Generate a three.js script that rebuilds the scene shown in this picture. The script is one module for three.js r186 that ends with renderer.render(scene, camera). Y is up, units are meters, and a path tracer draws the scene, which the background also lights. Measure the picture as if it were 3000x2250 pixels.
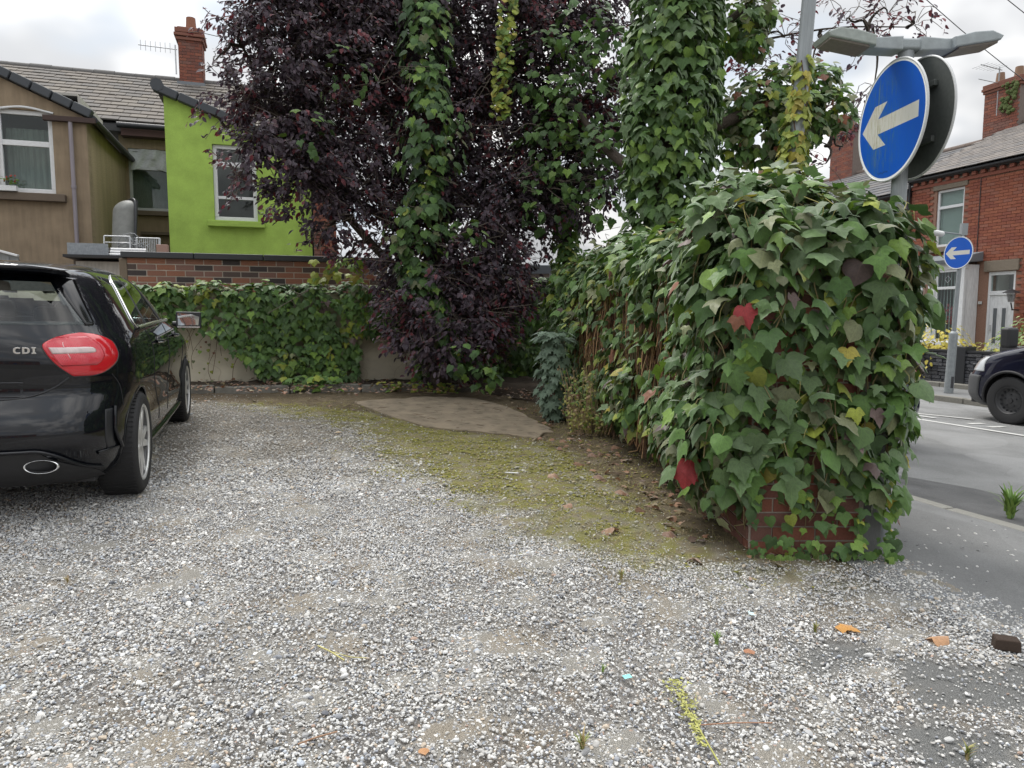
import * as THREE from 'three';
import { mergeGeometries } from 'three/addons/utils/BufferGeometryUtils.js';
import { RoundedBoxGeometry } from 'three/addons/geometries/RoundedBoxGeometry.js';
import { FontLoader } from 'three/addons/loaders/FontLoader.js';
import { TextGeometry } from 'three/addons/geometries/TextGeometry.js';
import { createNoise2D, createNoise3D } from 'simplex-noise';

// ---------------------------------------------------------------- random numbers and noise
function rng(seed) { let s = seed | 0; return () => { s = (s + 0x6d2b79f5) | 0; let t = Math.imul(s ^ (s >>> 15), 1 | s); t = (t + Math.imul(t ^ (t >>> 7), 61 | t)) ^ t; return ((t ^ (t >>> 14)) >>> 0) / 4294967296; }; }
const n2 = createNoise2D(rng(11)), n3 = createNoise3D(rng(12));
const fbm2 = (x, y, o = 4) => { let s = 0, a = 0.5; for (let i = 0; i < o; i++) { s += a * n2(x, y); x = x * 2.03 + 7.1; y = y * 2.03 - 3.7; a *= 0.5; } return s; };
const lerp = (a, b, t) => a + (b - a) * t, clamp = (x, a = 0, b = 1) => Math.min(b, Math.max(a, x));
const smooth = (a, b, x) => { const t = clamp((x - a) / (b - a)); return t * t * (3 - 2 * t); };
const V = (x, y, z) => new THREE.Vector3(x, y, z);
const R = (d) => d * Math.PI / 180;

// ---------------------------------------------------------------- camera, sky, sun, exposure
const scene = new THREE.Scene();
const camera = new THREE.PerspectiveCamera(57.52, 4 / 3, 0.05, 3000);
camera.position.set(0, 1.2, 0);
camera.rotation.set(R(-5.43), 0, 0);
const renderer = new THREE.WebGLRenderer({ antialias: true });
renderer.toneMapping = THREE.LinearToneMapping;
renderer.toneMappingExposure = 1.42;
renderer.shadowMap.enabled = true;
renderer.shadowMap.type = THREE.PCFSoftShadowMap;
const SUN = V(-0.30, 0.86, -0.42).normalize();
{
  const W = 1024, H = 512, data = new Float32Array(W * H * 4);
  for (let j = 0; j < H; j++) {
    const el = ((j + 0.5) / H - 0.5) * Math.PI, y = Math.sin(el), c = Math.cos(el);
    for (let i = 0; i < W; i++) {
      const az = ((i + 0.5) / W - 0.5) * 2 * Math.PI, x = Math.cos(az) * c, z = Math.sin(az) * c, o = (j * W + i) * 4;
      let rgb;
      if (y > -0.02) {
        const k = 1.35 / (Math.max(y, 0) + 0.32), px = x * k, pz = z * k;
        const big = fbm2(px * 0.85 + 3.3, pz * 1.15 + 1.2, 5), fine = fbm2(px * 2.6 - 4, pz * 3.4 + 9, 4);
        const cloud = 0.5 + 0.75 * big + 0.28 * fine;                       // thickness: thin is bright, thick is grey
        const thin = smooth(0.25, 0.95, cloud), blue = smooth(0.12, -0.35, fbm2(px * 0.6 + 20, pz * 0.9 - 8, 3) + 0.25 * fine);
        const glow = Math.exp(-Math.pow(Math.acos(clamp(x * SUN.x + y * SUN.y + z * SUN.z, -1, 1)) / 0.55, 2));
        const L = (0.31 + 1.38 * clamp(y)) * lerp(0.66, 1.34, thin) + 0.5 * glow + 0.17 * Math.pow(1 - clamp(y), 7);   // an overcast sky: brighter towards the zenith
        rgb = [L * lerp(0.975, 1.01, thin), L * lerp(0.995, 1.0, thin), L * lerp(1.025, 0.985, thin)];
        const s = 0.30 * blue * (1 - 0.7 * thin);
        rgb = [lerp(rgb[0], 0.50, s), lerp(rgb[1], 0.66, s), lerp(rgb[2], 0.86, s)];
      } else rgb = [0.22, 0.21, 0.2];
      data.set([...rgb, 1], o);
    }
  }
  const t = new THREE.DataTexture(data, W, H, THREE.RGBAFormat, THREE.FloatType);
  t.mapping = THREE.EquirectangularReflectionMapping; t.magFilter = THREE.LinearFilter; t.needsUpdate = true;
  scene.background = t; scene.environment = t;
}
const sun = new THREE.DirectionalLight(new THREE.Color(1, 0.96, 0.9), 1.5);
sun.name = 'sun';
sun.position.copy(SUN).multiplyScalar(60).add(V(0, 0, -8)); sun.target.position.set(0, 0, -8);
sun.castShadow = true; sun.shadow.radius = 34; sun.shadow.mapSize.set(2048, 2048);
Object.assign(sun.shadow.camera, { left: -30, right: 30, top: 30, bottom: -30, near: 1, far: 140 });
scene.add(sun, sun.target);

// ---------------------------------------------------------------- naming, tagging, small builders
const used = new Map();
function numbered(name) { const n = used.get(name) ?? 0; used.set(name, n + 1); return n ? name + '_' + String(n).padStart(3, '0') : name; }
function tag(o, label, category, group) { o.userData.label = label; o.userData.category = category; if (group) o.userData.group = group; return o; }
function thing(name, label, category, pos = [0, 0, 0], turn = 0, group) {
  const o = new THREE.Group(); o.name = numbered(name); o.position.set(...pos); o.rotation.y = turn; scene.add(o); return tag(o, label, category, group);
}
function structure(name, pos = [0, 0, 0]) { const o = new THREE.Group(); o.name = numbered(name); o.position.set(...pos); o.userData.kind = 'structure'; scene.add(o); return o; }
function mesh(name, geo, mat, parent, label) {
  const o = new THREE.Mesh(geo, mat); o.name = parent === scene ? numbered(name) : name; o.castShadow = o.receiveShadow = true; parent.add(o); if (label) o.userData.label = label; return o;
}
const grp = (name, parent) => { const o = new THREE.Group(); o.name = name; parent.add(o); return o; };
const clean = (g) => { g = g.index ? g.toNonIndexed() : g; for (const k of Object.keys(g.attributes)) if (!['position', 'normal', 'uv', 'color'].includes(k)) g.deleteAttribute(k); return g; };
const merge = (list) => mergeGeometries(list.map(clean));
const box = (w, h, d, x = 0, y = 0, z = 0) => new THREE.BoxGeometry(w, h, d).translate(x, y, z);
const rbox = (w, h, d, r, x = 0, y = 0, z = 0, s = 2) => new RoundedBoxGeometry(w, h, d, s, r).translate(x, y, z);
const bx = (x0, x1, y0, y1, z0, z1) => box(x1 - x0, y1 - y0, z1 - z0, (x0 + x1) / 2, (y0 + y1) / 2, (z0 + z1) / 2);
const tube = (pts, r, seg = 8, rad = 6, closed = false) => new THREE.TubeGeometry(new THREE.CatmullRomCurve3(pts.map((p) => (p.isVector3 ? p : V(...p))), closed, 'centripetal'), seg, r, rad, closed);
function taper(pts, rs, seg, rad) {     // a tube whose radius changes
  const c = new THREE.CatmullRomCurve3(pts.map((p) => (p.isVector3 ? p : V(...p))), false, 'centripetal'), g = new THREE.TubeGeometry(c, seg, 1, rad, false), p = g.attributes.position, q = V(0, 0, 0);
  for (let i = 0; i <= seg; i++) {
    const t = i / seg, k = t * (rs.length - 1), a = Math.min(rs.length - 2, Math.floor(k)), r = lerp(rs[a], rs[a + 1], k - a), o = c.getPointAt(t);
    for (let j = 0; j <= rad; j++) { const n = i * (rad + 1) + j; q.fromBufferAttribute(p, n).sub(o).multiplyScalar(r).add(o); p.setXYZ(n, q.x, q.y, q.z); }
  }
  g.computeVertexNormals(); return g;
}
const rod = (a, b, r, rad = 8) => { const d = b.clone().sub(a), g = new THREE.CylinderGeometry(r, r, d.length(), rad); g.applyQuaternion(new THREE.Quaternion().setFromUnitVectors(V(0, 1, 0), d.clone().normalize())); return g.translate((a.x + b.x) / 2, (a.y + b.y) / 2, (a.z + b.z) / 2); };
const tint = (g, c) => { const n = g.attributes.position.count, a = new Float32Array(n * 3); for (let i = 0; i < n; i++) a.set(c, i * 3); g.setAttribute('color', new THREE.BufferAttribute(a, 3)); return g; };
// a flat shape with holes given as [x0, x1, y0, y1], pushed back by depth (front face at z = 0)
function slab(outline, holes, depth) {
  const s = new THREE.Shape(outline.map(([x, y]) => new THREE.Vector2(x, y)));
  for (const [x0, x1, y0, y1] of holes) s.holes.push(new THREE.Path([[x0, y0], [x0, y1], [x1, y1], [x1, y0]].map(([x, y]) => new THREE.Vector2(x, y))));
  return new THREE.ExtrudeGeometry(s, { depth, bevelEnabled: false }).translate(0, 0, -depth);
}

// ---------------------------------------------------------------- materials
function texture(size, fn, srgb = false, repeat) {
  const d = new Uint8Array(size * size * 4);
  for (let y = 0; y < size; y++) for (let x = 0; x < size; x++) { const c = fn(x / size, y / size), o = (y * size + x) * 4; d[o] = clamp(c[0]) * 255; d[o + 1] = clamp(c[1]) * 255; d[o + 2] = clamp(c[2]) * 255; d[o + 3] = 255; }
  const t = new THREE.DataTexture(d, size, size); t.wrapS = t.wrapT = THREE.MirroredRepeatWrapping; t.magFilter = THREE.LinearFilter; if (srgb) t.colorSpace = THREE.SRGBColorSpace; if (repeat) t.repeat.set(...repeat); t.needsUpdate = true; return t;
}
const rep = (t, x, y = x) => { const c = t.clone(); c.repeat.set(x, y); return c; };
const grain = (() => { const r = rng(5); return texture(512, (u, v) => { const g = 0.86 + 0.17 * fbm2(u * 9, v * 9, 5) + (r() - 0.5) * 0.12; return [g, g, g]; }); })();
const grit = (() => { const r = rng(6); return texture(512, (u, v) => { const g = 0.5 + 0.3 * n2(u * 110, v * 110) + 0.2 * n2(u * 210 + 5, v * 210) + (r() - 0.5) * 0.2; return [g, g, g]; }); })();
const streaks = texture(512, (u, v) => { const g = 0.84 + 0.16 * fbm2(u * 26, v * 3.2, 4) + 0.14 * fbm2(u * 5, v * 6 + 9, 4); return [g, g * 0.985, g * 0.96]; });
const std = (c, o = {}) => { const m = new THREE.MeshStandardMaterial({ roughness: 0.85, ...o }); m.color.setRGB(...c); return m; };
const phy = (c, o = {}) => { const m = new THREE.MeshPhysicalMaterial({ roughness: 0.5, ...o }); m.color.setRGB(...c); return m; };
const M = {
  upvc: std([0.80, 0.81, 0.82], { roughness: 0.35, map: rep(grain, 0.7) }),
  oldUpvc: std([0.5, 0.51, 0.53], { roughness: 0.5, map: rep(grain, 2) }),
  glass: phy([0.82, 0.88, 0.87], { roughness: 0.02, transmission: 1, ior: 1.5, side: THREE.DoubleSide }),
  felt: std([0.06, 0.06, 0.062], { roughness: 0.9 }),
  net: std([0.62, 0.64, 0.63], { map: rep(streaks, 2, 1) }),
  blind: std([0.55, 0.6, 0.58], { map: rep(streaks, 3, 1) }),
  slateTrim: std([0.055, 0.062, 0.072], { roughness: 0.55, map: rep(grain, 3) }),
  blackTrim: std([0.02, 0.021, 0.024], { roughness: 0.45 }),
  brownRender: std([0.38, 0.295, 0.205], { roughness: 0.95, map: rep(streaks, 0.35), bumpMap: rep(grit, 0.9), bumpScale: 0.012 }),
  sillBrown: std([0.15, 0.115, 0.085], { map: rep(grain, 2) }),
  green: std([0.40, 0.585, 0.11], { roughness: 0.85, map: rep(grain, 0.22), bumpMap: rep(grit, 0.6), bumpScale: 0.003 }),
  mortar: std([0.52, 0.47, 0.41], { map: rep(grain, 2), bumpMap: rep(grit, 1), bumpScale: 0.004 }),
  darkMortar: std([0.19, 0.15, 0.13], { map: rep(grain, 2) }),
  brick: std([1, 1, 1], { vertexColors: true, roughness: 0.9, map: rep(grain, 0.9, 0.4), bumpMap: rep(grit, 0.5, 0.2), bumpScale: 0.004 }),
  tile: std([1, 1, 1], { vertexColors: true, roughness: 0.85, map: rep(grain, 0.8) }),
  stone: std([0.235, 0.195, 0.15], { roughness: 0.9, map: rep(grain, 2), bumpMap: rep(grit, 1), bumpScale: 0.004 }),
  pipe: std([0.30, 0.27, 0.31], { roughness: 0.5, map: rep(streaks, 1) }),
  lead: std([0.20, 0.22, 0.24], { roughness: 0.6, map: rep(grain, 2) }),
  bark: std([0.075, 0.058, 0.045], { roughness: 0.95, map: rep(streaks, 2, 2), bumpMap: rep(streaks, 6, 2), bumpScale: 0.03 }),
  twig: std([0.14, 0.115, 0.095], { roughness: 0.9 }),
  stem: std([0.125, 0.07, 0.04], { roughness: 0.9 }),
  galv: std([0.33, 0.36, 0.38], { roughness: 0.5, metalness: 0.35, map: rep(streaks, 1, 2), bumpMap: rep(grit, 1), bumpScale: 0.001 }),
  greyPaint: std([0.36, 0.40, 0.41], { roughness: 0.42, map: rep(grain, 1) }),
  rubber: std([0.022, 0.022, 0.023], { roughness: 0.75, bumpMap: rep(grit, 3), bumpScale: 0.001 }),
  chrome: std([0.85, 0.86, 0.87], { roughness: 0.22, metalness: 1 }),
  alloy: std([0.66, 0.66, 0.65], { roughness: 0.34, metalness: 0.55 }),
  plastic: std([0.028, 0.028, 0.03], { roughness: 0.6, bumpMap: rep(grit, 2), bumpScale: 0.0006 }),
  concrete: std([0.235, 0.225, 0.195], { roughness: 0.92, map: rep(grain, 1.2), bumpMap: rep(grit, 1.2), bumpScale: 0.004 }),
};

// ---------------------------------------------------------------- the street's own directions: b runs to the right, a runs away along the street
const TH = R(18), S = Math.sin(TH), C = Math.cos(TH);
const st = (a, b, y) => V(-S * a + C * b, y, -C * a - S * b);
// a group whose children are given in (b, y, -a) relative to its own base
function placed(name, label, category, a0, b0, y0, group) { const p = st(a0, b0, y0), o = thing(name, label, category, [p.x, p.y, p.z], TH, group); o.base = [a0, b0, y0]; return o; }

// height of the ground: the car park, the falling pavement, the road
const wallDist = (x, z) => 0.983 * (x - 1.84) - 0.182 * (z + 3.55);
const lotH = (x, z) => 0.11 - 0.028 * (x + 2.28) - 0.02 * (Math.max(z, -11) + 4.4);
const kerbDist = (z) => 1.35 + (z > -6 ? 0.085 * Math.pow(Math.max(0, z + 6), 1.5) : 0);
function groundH(x, z) {
  const d = wallDist(x, z), l = lotH(x, z), k = kerbDist(z);
  if (d <= 0) return l;
  if (d < k) return lerp(l, -0.13, d / k);
  return -0.15 - 0.03 * (d - k);
}

// many like pieces of one part: the ones nearest the camera become meshes, the rest one joined part
function pieces(parent, name, list, geos, mat, cap = 300) {
  parent.updateWorldMatrix(true, false);
  const cam = camera.position, p = V(0, 0, 0);
  for (const it of list) it.d = p.setFromMatrixPosition(it.m).applyMatrix4(parent.matrixWorld).distanceTo(cam) + (it.far ?? 0);
  list.sort((a, b) => a.d - b.d);
  list.slice(0, cap).forEach((it) => { const o = mesh(name, geos[it.g], mat, parent); it.m.decompose(o.position, o.quaternion, o.scale); });
  const rest = list.slice(cap);
  if (rest.length) { const o = mesh('more_' + name + (name.endsWith('s') ? '' : 's'), merge(rest.map((it) => geos[it.g].clone().applyMatrix4(it.m))), mat, parent); o.userData.kind = 'stuff'; }
}
const brickGeo = (cols) => cols.map((c) => tint(new THREE.BoxGeometry(1, 1, 1), c));
// bricks on a plane: at(s, y, out) gives a point of the wall; turn is the wall's rotation about y
function bricks(parent, at, turn, s0, s1, y0, y1, { bl = 0.225, bh = 0.075, joint = 0.01, depth = 0.03, skip = () => false, geos, cap = 300, seed = 1, pick }) {
  const r = rng(seed), list = [], q = new THREE.Quaternion().setFromAxisAngle(V(0, 1, 0), turn), rows = Math.floor((y1 - y0) / bh + 0.3);
  for (let j = 0; j < rows; j++) {
    const y = y0 + (j + 0.5) * bh;
    for (let s = s0 - (j % 2 ? bl / 2 : 0); s < s1 - 0.02; s += bl) {
      const a = Math.max(s, s0), b = Math.min(s + bl, s1), w = b - a - joint, mid = (a + b) / 2;
      if (w < 0.03 || skip(mid, y, w)) continue;
      const m = new THREE.Matrix4().compose(at(mid, y, (r() - 0.5) * 0.004), q, V(w, bh - joint, depth));
      list.push({ m, g: pick ? pick(r) : Math.floor(r() * geos.length) });
    }
  }
  pieces(parent, 'brick', list, geos, M.brick, cap);
}
// ================================================================= GROUND
const inPoly = (x, z, p) => { let c = false; for (let i = 0, j = p.length - 1; i < p.length; j = i++) if ((p[i][1] > z) !== (p[j][1] > z) && x < ((p[j][0] - p[i][0]) * (z - p[i][1])) / (p[j][1] - p[i][1]) + p[i][0]) c = !c; return c; };
const edgeDist = (x, z, p, closed) => { let m = 1e9; for (let i = 0; i < p.length - (closed ? 0 : 1); i++) { const [ax, az] = p[i], [bx_, bz] = p[(i + 1) % p.length], dx = bx_ - ax, dz = bz - az, t = clamp(((x - ax) * dx + (z - az) * dz) / (dx * dx + dz * dz)); m = Math.min(m, Math.hypot(x - ax - t * dx, z - az - t * dz)); } return m; };
const sdPoly = (x, z, p) => (inPoly(x, z, p) ? -1 : 1) * edgeDist(x, z, p, true);
const mossPoly = [[-3.4, -8.1], [-2.9, -7.75], [-1.75, -6.9], [-1.35, -6.1], [-0.84, -4.95], [-0.43, -4.32], [-0.1, -3.95], [0.17, -3.47], [0.41, -3.24], [0.79, -3.14], [1.27, -3.12], [1.85, -3.3], [2.2, -4], [2, -10.5], [-3, -10.2]];
const soilPoly = [[-6, -8.15], [-3.6, -8.05], [-2.2, -7.95], [-1.6, -7.6], [-0.4, -6.62], [0.3, -6.2], [0.6, -5.2], [0.8, -4.2], [0.95, -3.5], [1.3, -3.3], [1.9, -3.4], [2.2, -4], [2, -10.8], [-6, -9.4]];
const slabPoly = [[-1.9, -8.35], [-1.12, -9.0], [-0.45, -8.95], [0, -8.2], [0.3, -7.2], [0.42, -6.72], [0.2, -6.42], [-0.33, -6.66], [-0.85, -6.84], [-1.37, -7.5]];
const tarPolys = [[[1.06, -2.52], [1.28, -2.59], [1.35, -2.48], [1.15, -2.3], [1.0, -2.36]], [[1.38, -2.44], [1.84, -2.4], [1.95, -2.0], [1.66, -2.08], [1.32, -2.14]], [[1.1, -2.05], [1.5, -2.0], [1.45, -1.8], [1.15, -1.86]]];
function zone(x, z) {
  const wob = 0.16 * n2(x * 2.1, z * 2.1) + 0.1 * n2(x * 6.3 + 4, z * 6.3), w2 = 0.12 * n2(x * 3.1 + 9, z * 3.1) + 0.08 * n2(x * 9, z * 9 + 3);
  const moss = smooth(0.3, -0.5, sdPoly(x, z, mossPoly) + wob), soil = smooth(0.14, -0.22, sdPoly(x, z, soilPoly) + w2), slabW = smooth(0.02, -0.05, sdPoly(x, z, slabPoly) + 0.35 * w2);
  let tar = 0; for (const p of tarPolys) tar = Math.max(tar, smooth(0.05, -0.05, sdPoly(x, z, p) + 0.35 * w2));
  const dusty = smooth(0.25, 0.6, n2(x * 1.3 + 31, z * 1.3) * 0.6 + n2(x * 4 + 3, z * 4) * 0.4);
  const grime = smooth(-4.4, -6.4, z + 0.7 * n2(x * 0.8, z * 0.8) + 0.35 * n2(x * 2.7 + 6, z * 2.7)) * smooth(0.6, -0.4, x + 0.4 * n2(z, x));      // muddy fines trodden into the far stones
  return { moss, soil, slab: slabW, tar, dusty, grime };
}
{
  const g0 = structure('ground');
  const far = new THREE.CircleGeometry(900, 48).rotateX(-Math.PI / 2).translate(0, -0.75, 0);
  mesh('far_ground', far, std([0.16, 0.15, 0.12], { map: rep(grain, 300) }), g0);
  // car park surface: dusty base with moss, soil and worn tarmac showing, relief from real bumps
  const x0 = -9, x1 = 2.4, z0 = -10.9, z1 = 3, st_ = 0.05, nx = Math.round((x1 - x0) / st_), nz = Math.round((z1 - z0) / st_), pos = [], col = [], uv = [], idx = [];
  for (let j = 0; j <= nz; j++) for (let i = 0; i <= nx; i++) {
    const x = x0 + i * st_, z = z0 + j * st_, q = zone(x, z), f = n2(x * 9, z * 9), f2 = n2(x * 2.3 + 8, z * 2.3);
    let c = [0.285 + 0.03 * f2, 0.27 + 0.03 * f2, 0.245 + 0.02 * f2];
    const mixc = (k, w) => { c = c.map((v, n) => lerp(v, k[n], w)); };
    mixc([0.30, 0.25, 0.185], 0.6 * q.dusty); mixc([0.20, 0.175, 0.14], 0.7 * q.grime);
    mixc(f > -0.2 + 0.5 * f2 ? [0.215, 0.205, 0.035] : [0.21, 0.175, 0.09], q.moss * (0.55 + 0.35 * (n2(x * 4, z * 4 + 7) > -0.25)));
    mixc(f > 0.2 ? [0.10, 0.072, 0.042] : [0.135, 0.10, 0.06], q.soil * 0.92);
    mixc([0.155, 0.158, 0.155], q.tar * 0.9);
    pos.push(x, groundH(x, z) + 0.006 * f + 0.01 * f2 * (1 - q.tar) + 0.014 * q.soil * n2(x * 5, z * 5) + 0.008 * q.soil * n2(x * 13, z * 13) - 0.006, z); col.push(...c); uv.push(x, z);
  }
  const at = (i, j) => j * (nx + 1) + i;
  for (let j = 0; j < nz; j++) for (let i = 0; i < nx; i++) if (wallDist(x0 + i * st_, z0 + j * st_) < 0.12) idx.push(at(i, j), at(i, j + 1), at(i + 1, j), at(i + 1, j), at(i, j + 1), at(i + 1, j + 1));
  const g = new THREE.BufferGeometry(); g.setAttribute('position', new THREE.Float32BufferAttribute(pos, 3)); g.setAttribute('color', new THREE.Float32BufferAttribute(col, 3)); g.setAttribute('uv', new THREE.Float32BufferAttribute(uv, 2)); g.setIndex(idx); g.computeVertexNormals();
  mesh('car_park_surface', g, std([1.85, 1.85, 1.85], { vertexColors: true, roughness: 0.95, map: rep(grit, 2.2), bumpMap: rep(grit, 1.7), bumpScale: 0.01 }), g0);
}
const patchy0 = texture(512, (u, v) => { const g = 0.8 + 0.3 * fbm2(u * 5, v * 5, 5) - 0.25 * smooth(0.15, 0.5, fbm2(u * 9 + 4, v * 9, 4)); return [g, g * 0.97, g * 0.92]; });
{ // concrete slab at the back of the car park, cracked into two
  const s = structure('concrete_slab'), m = std([0.27, 0.225, 0.165], { roughness: 0.95, map: rep(patchy0, 0.5), bumpMap: rep(grit, 1.2), bumpScale: 0.004 });
  const cut = [[slabPoly[0], slabPoly[1], slabPoly[2], slabPoly[3], [-0.55, -7.62], slabPoly[9]], [slabPoly[3], slabPoly[4], slabPoly[5], slabPoly[6], slabPoly[7], slabPoly[8], slabPoly[9], [-0.55, -7.62]]];
  for (const poly of cut) {
    const cx = poly.reduce((a, p) => a + p[0], 0) / poly.length, cz = poly.reduce((a, p) => a + p[1], 0) / poly.length, dense = [];
    poly.forEach((p, i) => { const q = poly[(i + 1) % poly.length]; for (let k = 0; k < 6; k++) { const x = lerp(p[0], q[0], k / 6), z = lerp(p[1], q[1], k / 6), n = 0.05 * n2(x * 4, z * 4); dense.push(new THREE.Vector2(cx + (x - cx) * 0.985 + n, cz + (z - cz) * 0.985 + n)); } });
    const sh = new THREE.Shape(dense), e = new THREE.ExtrudeGeometry(sh, { depth: 0.05, bevelEnabled: true, bevelSize: 0.008, bevelThickness: 0.008, bevelSegments: 1 }), p = e.attributes.position;
    for (let i = 0; i < p.count; i++) { const x = p.getX(i), z = p.getY(i), up = p.getZ(i); p.setXYZ(i, x, lotH(x, z) - 0.041 + up + 0.003 * n2(x * 1.5, z * 1.5), z); }
    e.computeVertexNormals(); const ix = e.attributes.position.count; const fl = []; for (let i = 0; i < ix; i += 3) fl.push(i, i + 2, i + 1); e.setIndex(fl); e.computeVertexNormals();
    mesh('slab_piece', e, m, s);
  }
}
// loose stones: three pebble shapes, thousands of copies, coloured like mixed grey chippings
{
  const r = rng(21), geos = [0, 1, 2].map((k) => { const g = new THREE.IcosahedronGeometry(1, 1), p = g.attributes.position; for (let i = 0; i < p.count; i++) { const v = V(p.getX(i), p.getY(i), p.getZ(i)), n = 1 + 0.22 * n3(v.x * 1.2 + k * 9, v.y * 1.2, v.z * 1.2); p.setXYZ(i, v.x * n * (1.05 + 0.12 * k), v.y * n * (0.62 + 0.1 * k), v.z * n * 0.85); } g.computeVertexNormals(); return g; });
  const cols = [[0.44, 0.43, 0.41], [0.50, 0.50, 0.49], [0.38, 0.37, 0.35], [0.30, 0.30, 0.30], [0.24, 0.25, 0.27], [0.66, 0.65, 0.62], [0.40, 0.34, 0.27], [0.13, 0.135, 0.15], [0.33, 0.24, 0.19], [0.36, 0.39, 0.43]], cdf = [0.24, 0.42, 0.56, 0.68, 0.77, 0.85, 0.91, 0.95, 0.965, 1];
  const put = [[], [], []];
  const tryPut = (x, z, s) => {
    const d = wallDist(x, z), q = zone(x, z), over = d > 0 ? smooth(0.25, -0.02, d + 0.12 * n2(x * 5, z * 5)) : 1;
    const keep = (0.72 + 0.28 * smooth(-0.3, 0.35, n2(x * 0.9 + 5, z * 0.9) + 0.4 * n2(x * 3, z * 3))) * (1 - 0.86 * smooth(0.25, 1, q.moss)) * (1 - 0.9 * q.soil) * (1 - 0.97 * q.slab) * (1 - 0.82 * q.tar) * (1 - 0.35 * q.dusty) * over;
    if (r() > keep) return;
    const u = r(), k = cdf.findIndex((t) => u < t), c = cols[k], j = 0.88 + 0.4 * r();
    const mud = Math.max(0.45 * q.moss, 0.62 * q.grime * (0.5 + 0.7 * r())); if (q.grime > 0.3 && r() < 0.28 * q.grime) return; put[Math.floor(r() * 3)].push([x, z, s, lerp(c[0] * j, 0.23, mud), lerp(c[1] * j, 0.205, mud), lerp(c[2] * j, q.moss > 0.4 ? 0.09 : 0.16, mud)]);
  };
  for (let z = -1.0; z > -8.7;) {
    const near = z > -4.3, step = 0.1, dens = near ? lerp(6800, 5600, (-z - 1) / 3.3) : lerp(5600, 2600, (-z - 4.3) / 4.4), hw = 0.86 * -z + 0.7, xl = Math.max(-hw, -6.5), xr = Math.min(hw, 2.5);
    const n = dens * step * (xr - xl);
    for (let i = 0; i < n; i++) { const u = r(); tryPut(xl + r() * (xr - xl), z - r() * step, (near ? 0.0045 : 0.0056) * (0.7 + 0.75 * u * u + (u > 0.985 ? 0.9 : 0))); }
    z -= step;
  }
  for (let z = -1.0; z > -4.6; z -= 0.1) { const hw = 0.86 * -z + 0.6, xl = Math.max(-hw, -4), xr = Math.min(hw, 2.3), n = 9000 * 0.1 * (xr - xl); for (let i = 0; i < n; i++) tryPut(xl + r() * (xr - xl), z - r() * 0.1, 0.0018 + 0.0014 * r()); }
  for (let i = 0; i < 240; i++) { const t = -1.9 + r() * 2.6, d = 0.1 + Math.pow(r(), 1.7) * 1.3; put[0].push([1.84 - 0.182 * t + 0.983 * d, -3.55 - 0.983 * t - 0.182 * d, 0.004 + 0.006 * r(), ...(r() < 0.4 ? [0.2, 0.2, 0.2] : [0.5, 0.49, 0.47])]); }
  const s = new THREE.Group(); s.name = 'gravel'; scene.add(s); s.userData = { kind: 'stuff', label: 'loose grey chippings covering the car park', category: 'gravel' };
  const m4 = new THREE.Matrix4(), q4 = new THREE.Quaternion(), e4 = new THREE.Euler(), mat = std([1, 1, 1], { roughness: 0.8 }), cc = new THREE.Color();
  put.forEach((list, k) => {
    const im = new THREE.InstancedMesh(geos[k], mat, list.length); im.name = 'stones'; im.castShadow = im.receiveShadow = true;
    list.forEach(([x, z, sz, a, b, c], i) => { e4.set((r() - 0.5) * 0.9, r() * 6.28, (r() - 0.5) * 0.9); q4.setFromEuler(e4); m4.compose(V(x, groundH(x, z) + sz * (0.02 + 0.32 * r()), z), q4, V(sz * (0.8 + 0.5 * r()), sz * (0.8 + 0.4 * r()), sz * (0.8 + 0.4 * r()))); im.setMatrixAt(i, m4); im.setColorAt(i, cc.setRGB(a, b, c)); });
    im.userData.kind = 'stuff'; s.add(im);
  });
}
// pavement, kerbs and road
const wp = (t, d) => [1.84 - 0.182 * t + 0.983 * d, -3.55 - 0.983 * t - 0.182 * d];
const kd = (t) => kerbDist(wp(t, 1.4)[1]);
function sheet(name, ts, ds, yAt, mat, parent) {
  const pos = [], uv = [], idx = []; ts.forEach((t) => { const row = ds(t); row.forEach((d) => { const [x, z] = wp(t, d); pos.push(x, yAt(x, z, d, t), z); uv.push(x, z); }); }); const n = ds(ts[0]).length;
  for (let j = 0; j < ts.length - 1; j++) for (let i = 0; i < n - 1; i++) { const a = j * n + i; idx.push(a, a + 1, a + n, a + n, a + 1, a + n + 1); }
  const g = new THREE.BufferGeometry(); g.setAttribute('position', new THREE.Float32BufferAttribute(pos, 3)); g.setAttribute('uv', new THREE.Float32BufferAttribute(uv, 2)); g.setIndex(idx); g.computeVertexNormals(); return mesh(name, g, mat, parent);
}
const range = (a, b, s) => { const o = []; for (let x = a; x <= b + 1e-6; x += s) o.push(x); return o; };
const patchy = (() => { const r = rng(8); return texture(1024, (u, v) => { const g = 0.78 + 0.2 * fbm2(u * 5, v * 5, 5) + 0.10 * (n2(u * 2.2 + 5, v * 3) > 0.35 ? 1 : 0) + (r() - 0.5) * 0.3; return [g * 1.0, g, g * 0.985]; }); })();
const tarmac = std([0.27, 0.272, 0.272], { roughness: 0.93, map: rep(patchy, 0.24), bumpMap: rep(grit, 1.6), bumpScale: 0.006 }), paveTar = std([0.205, 0.207, 0.208], { roughness: 0.93, map: rep(patchy, 0.33, 0.21), bumpMap: rep(grit, 1.3), bumpScale: 0.004 });
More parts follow.
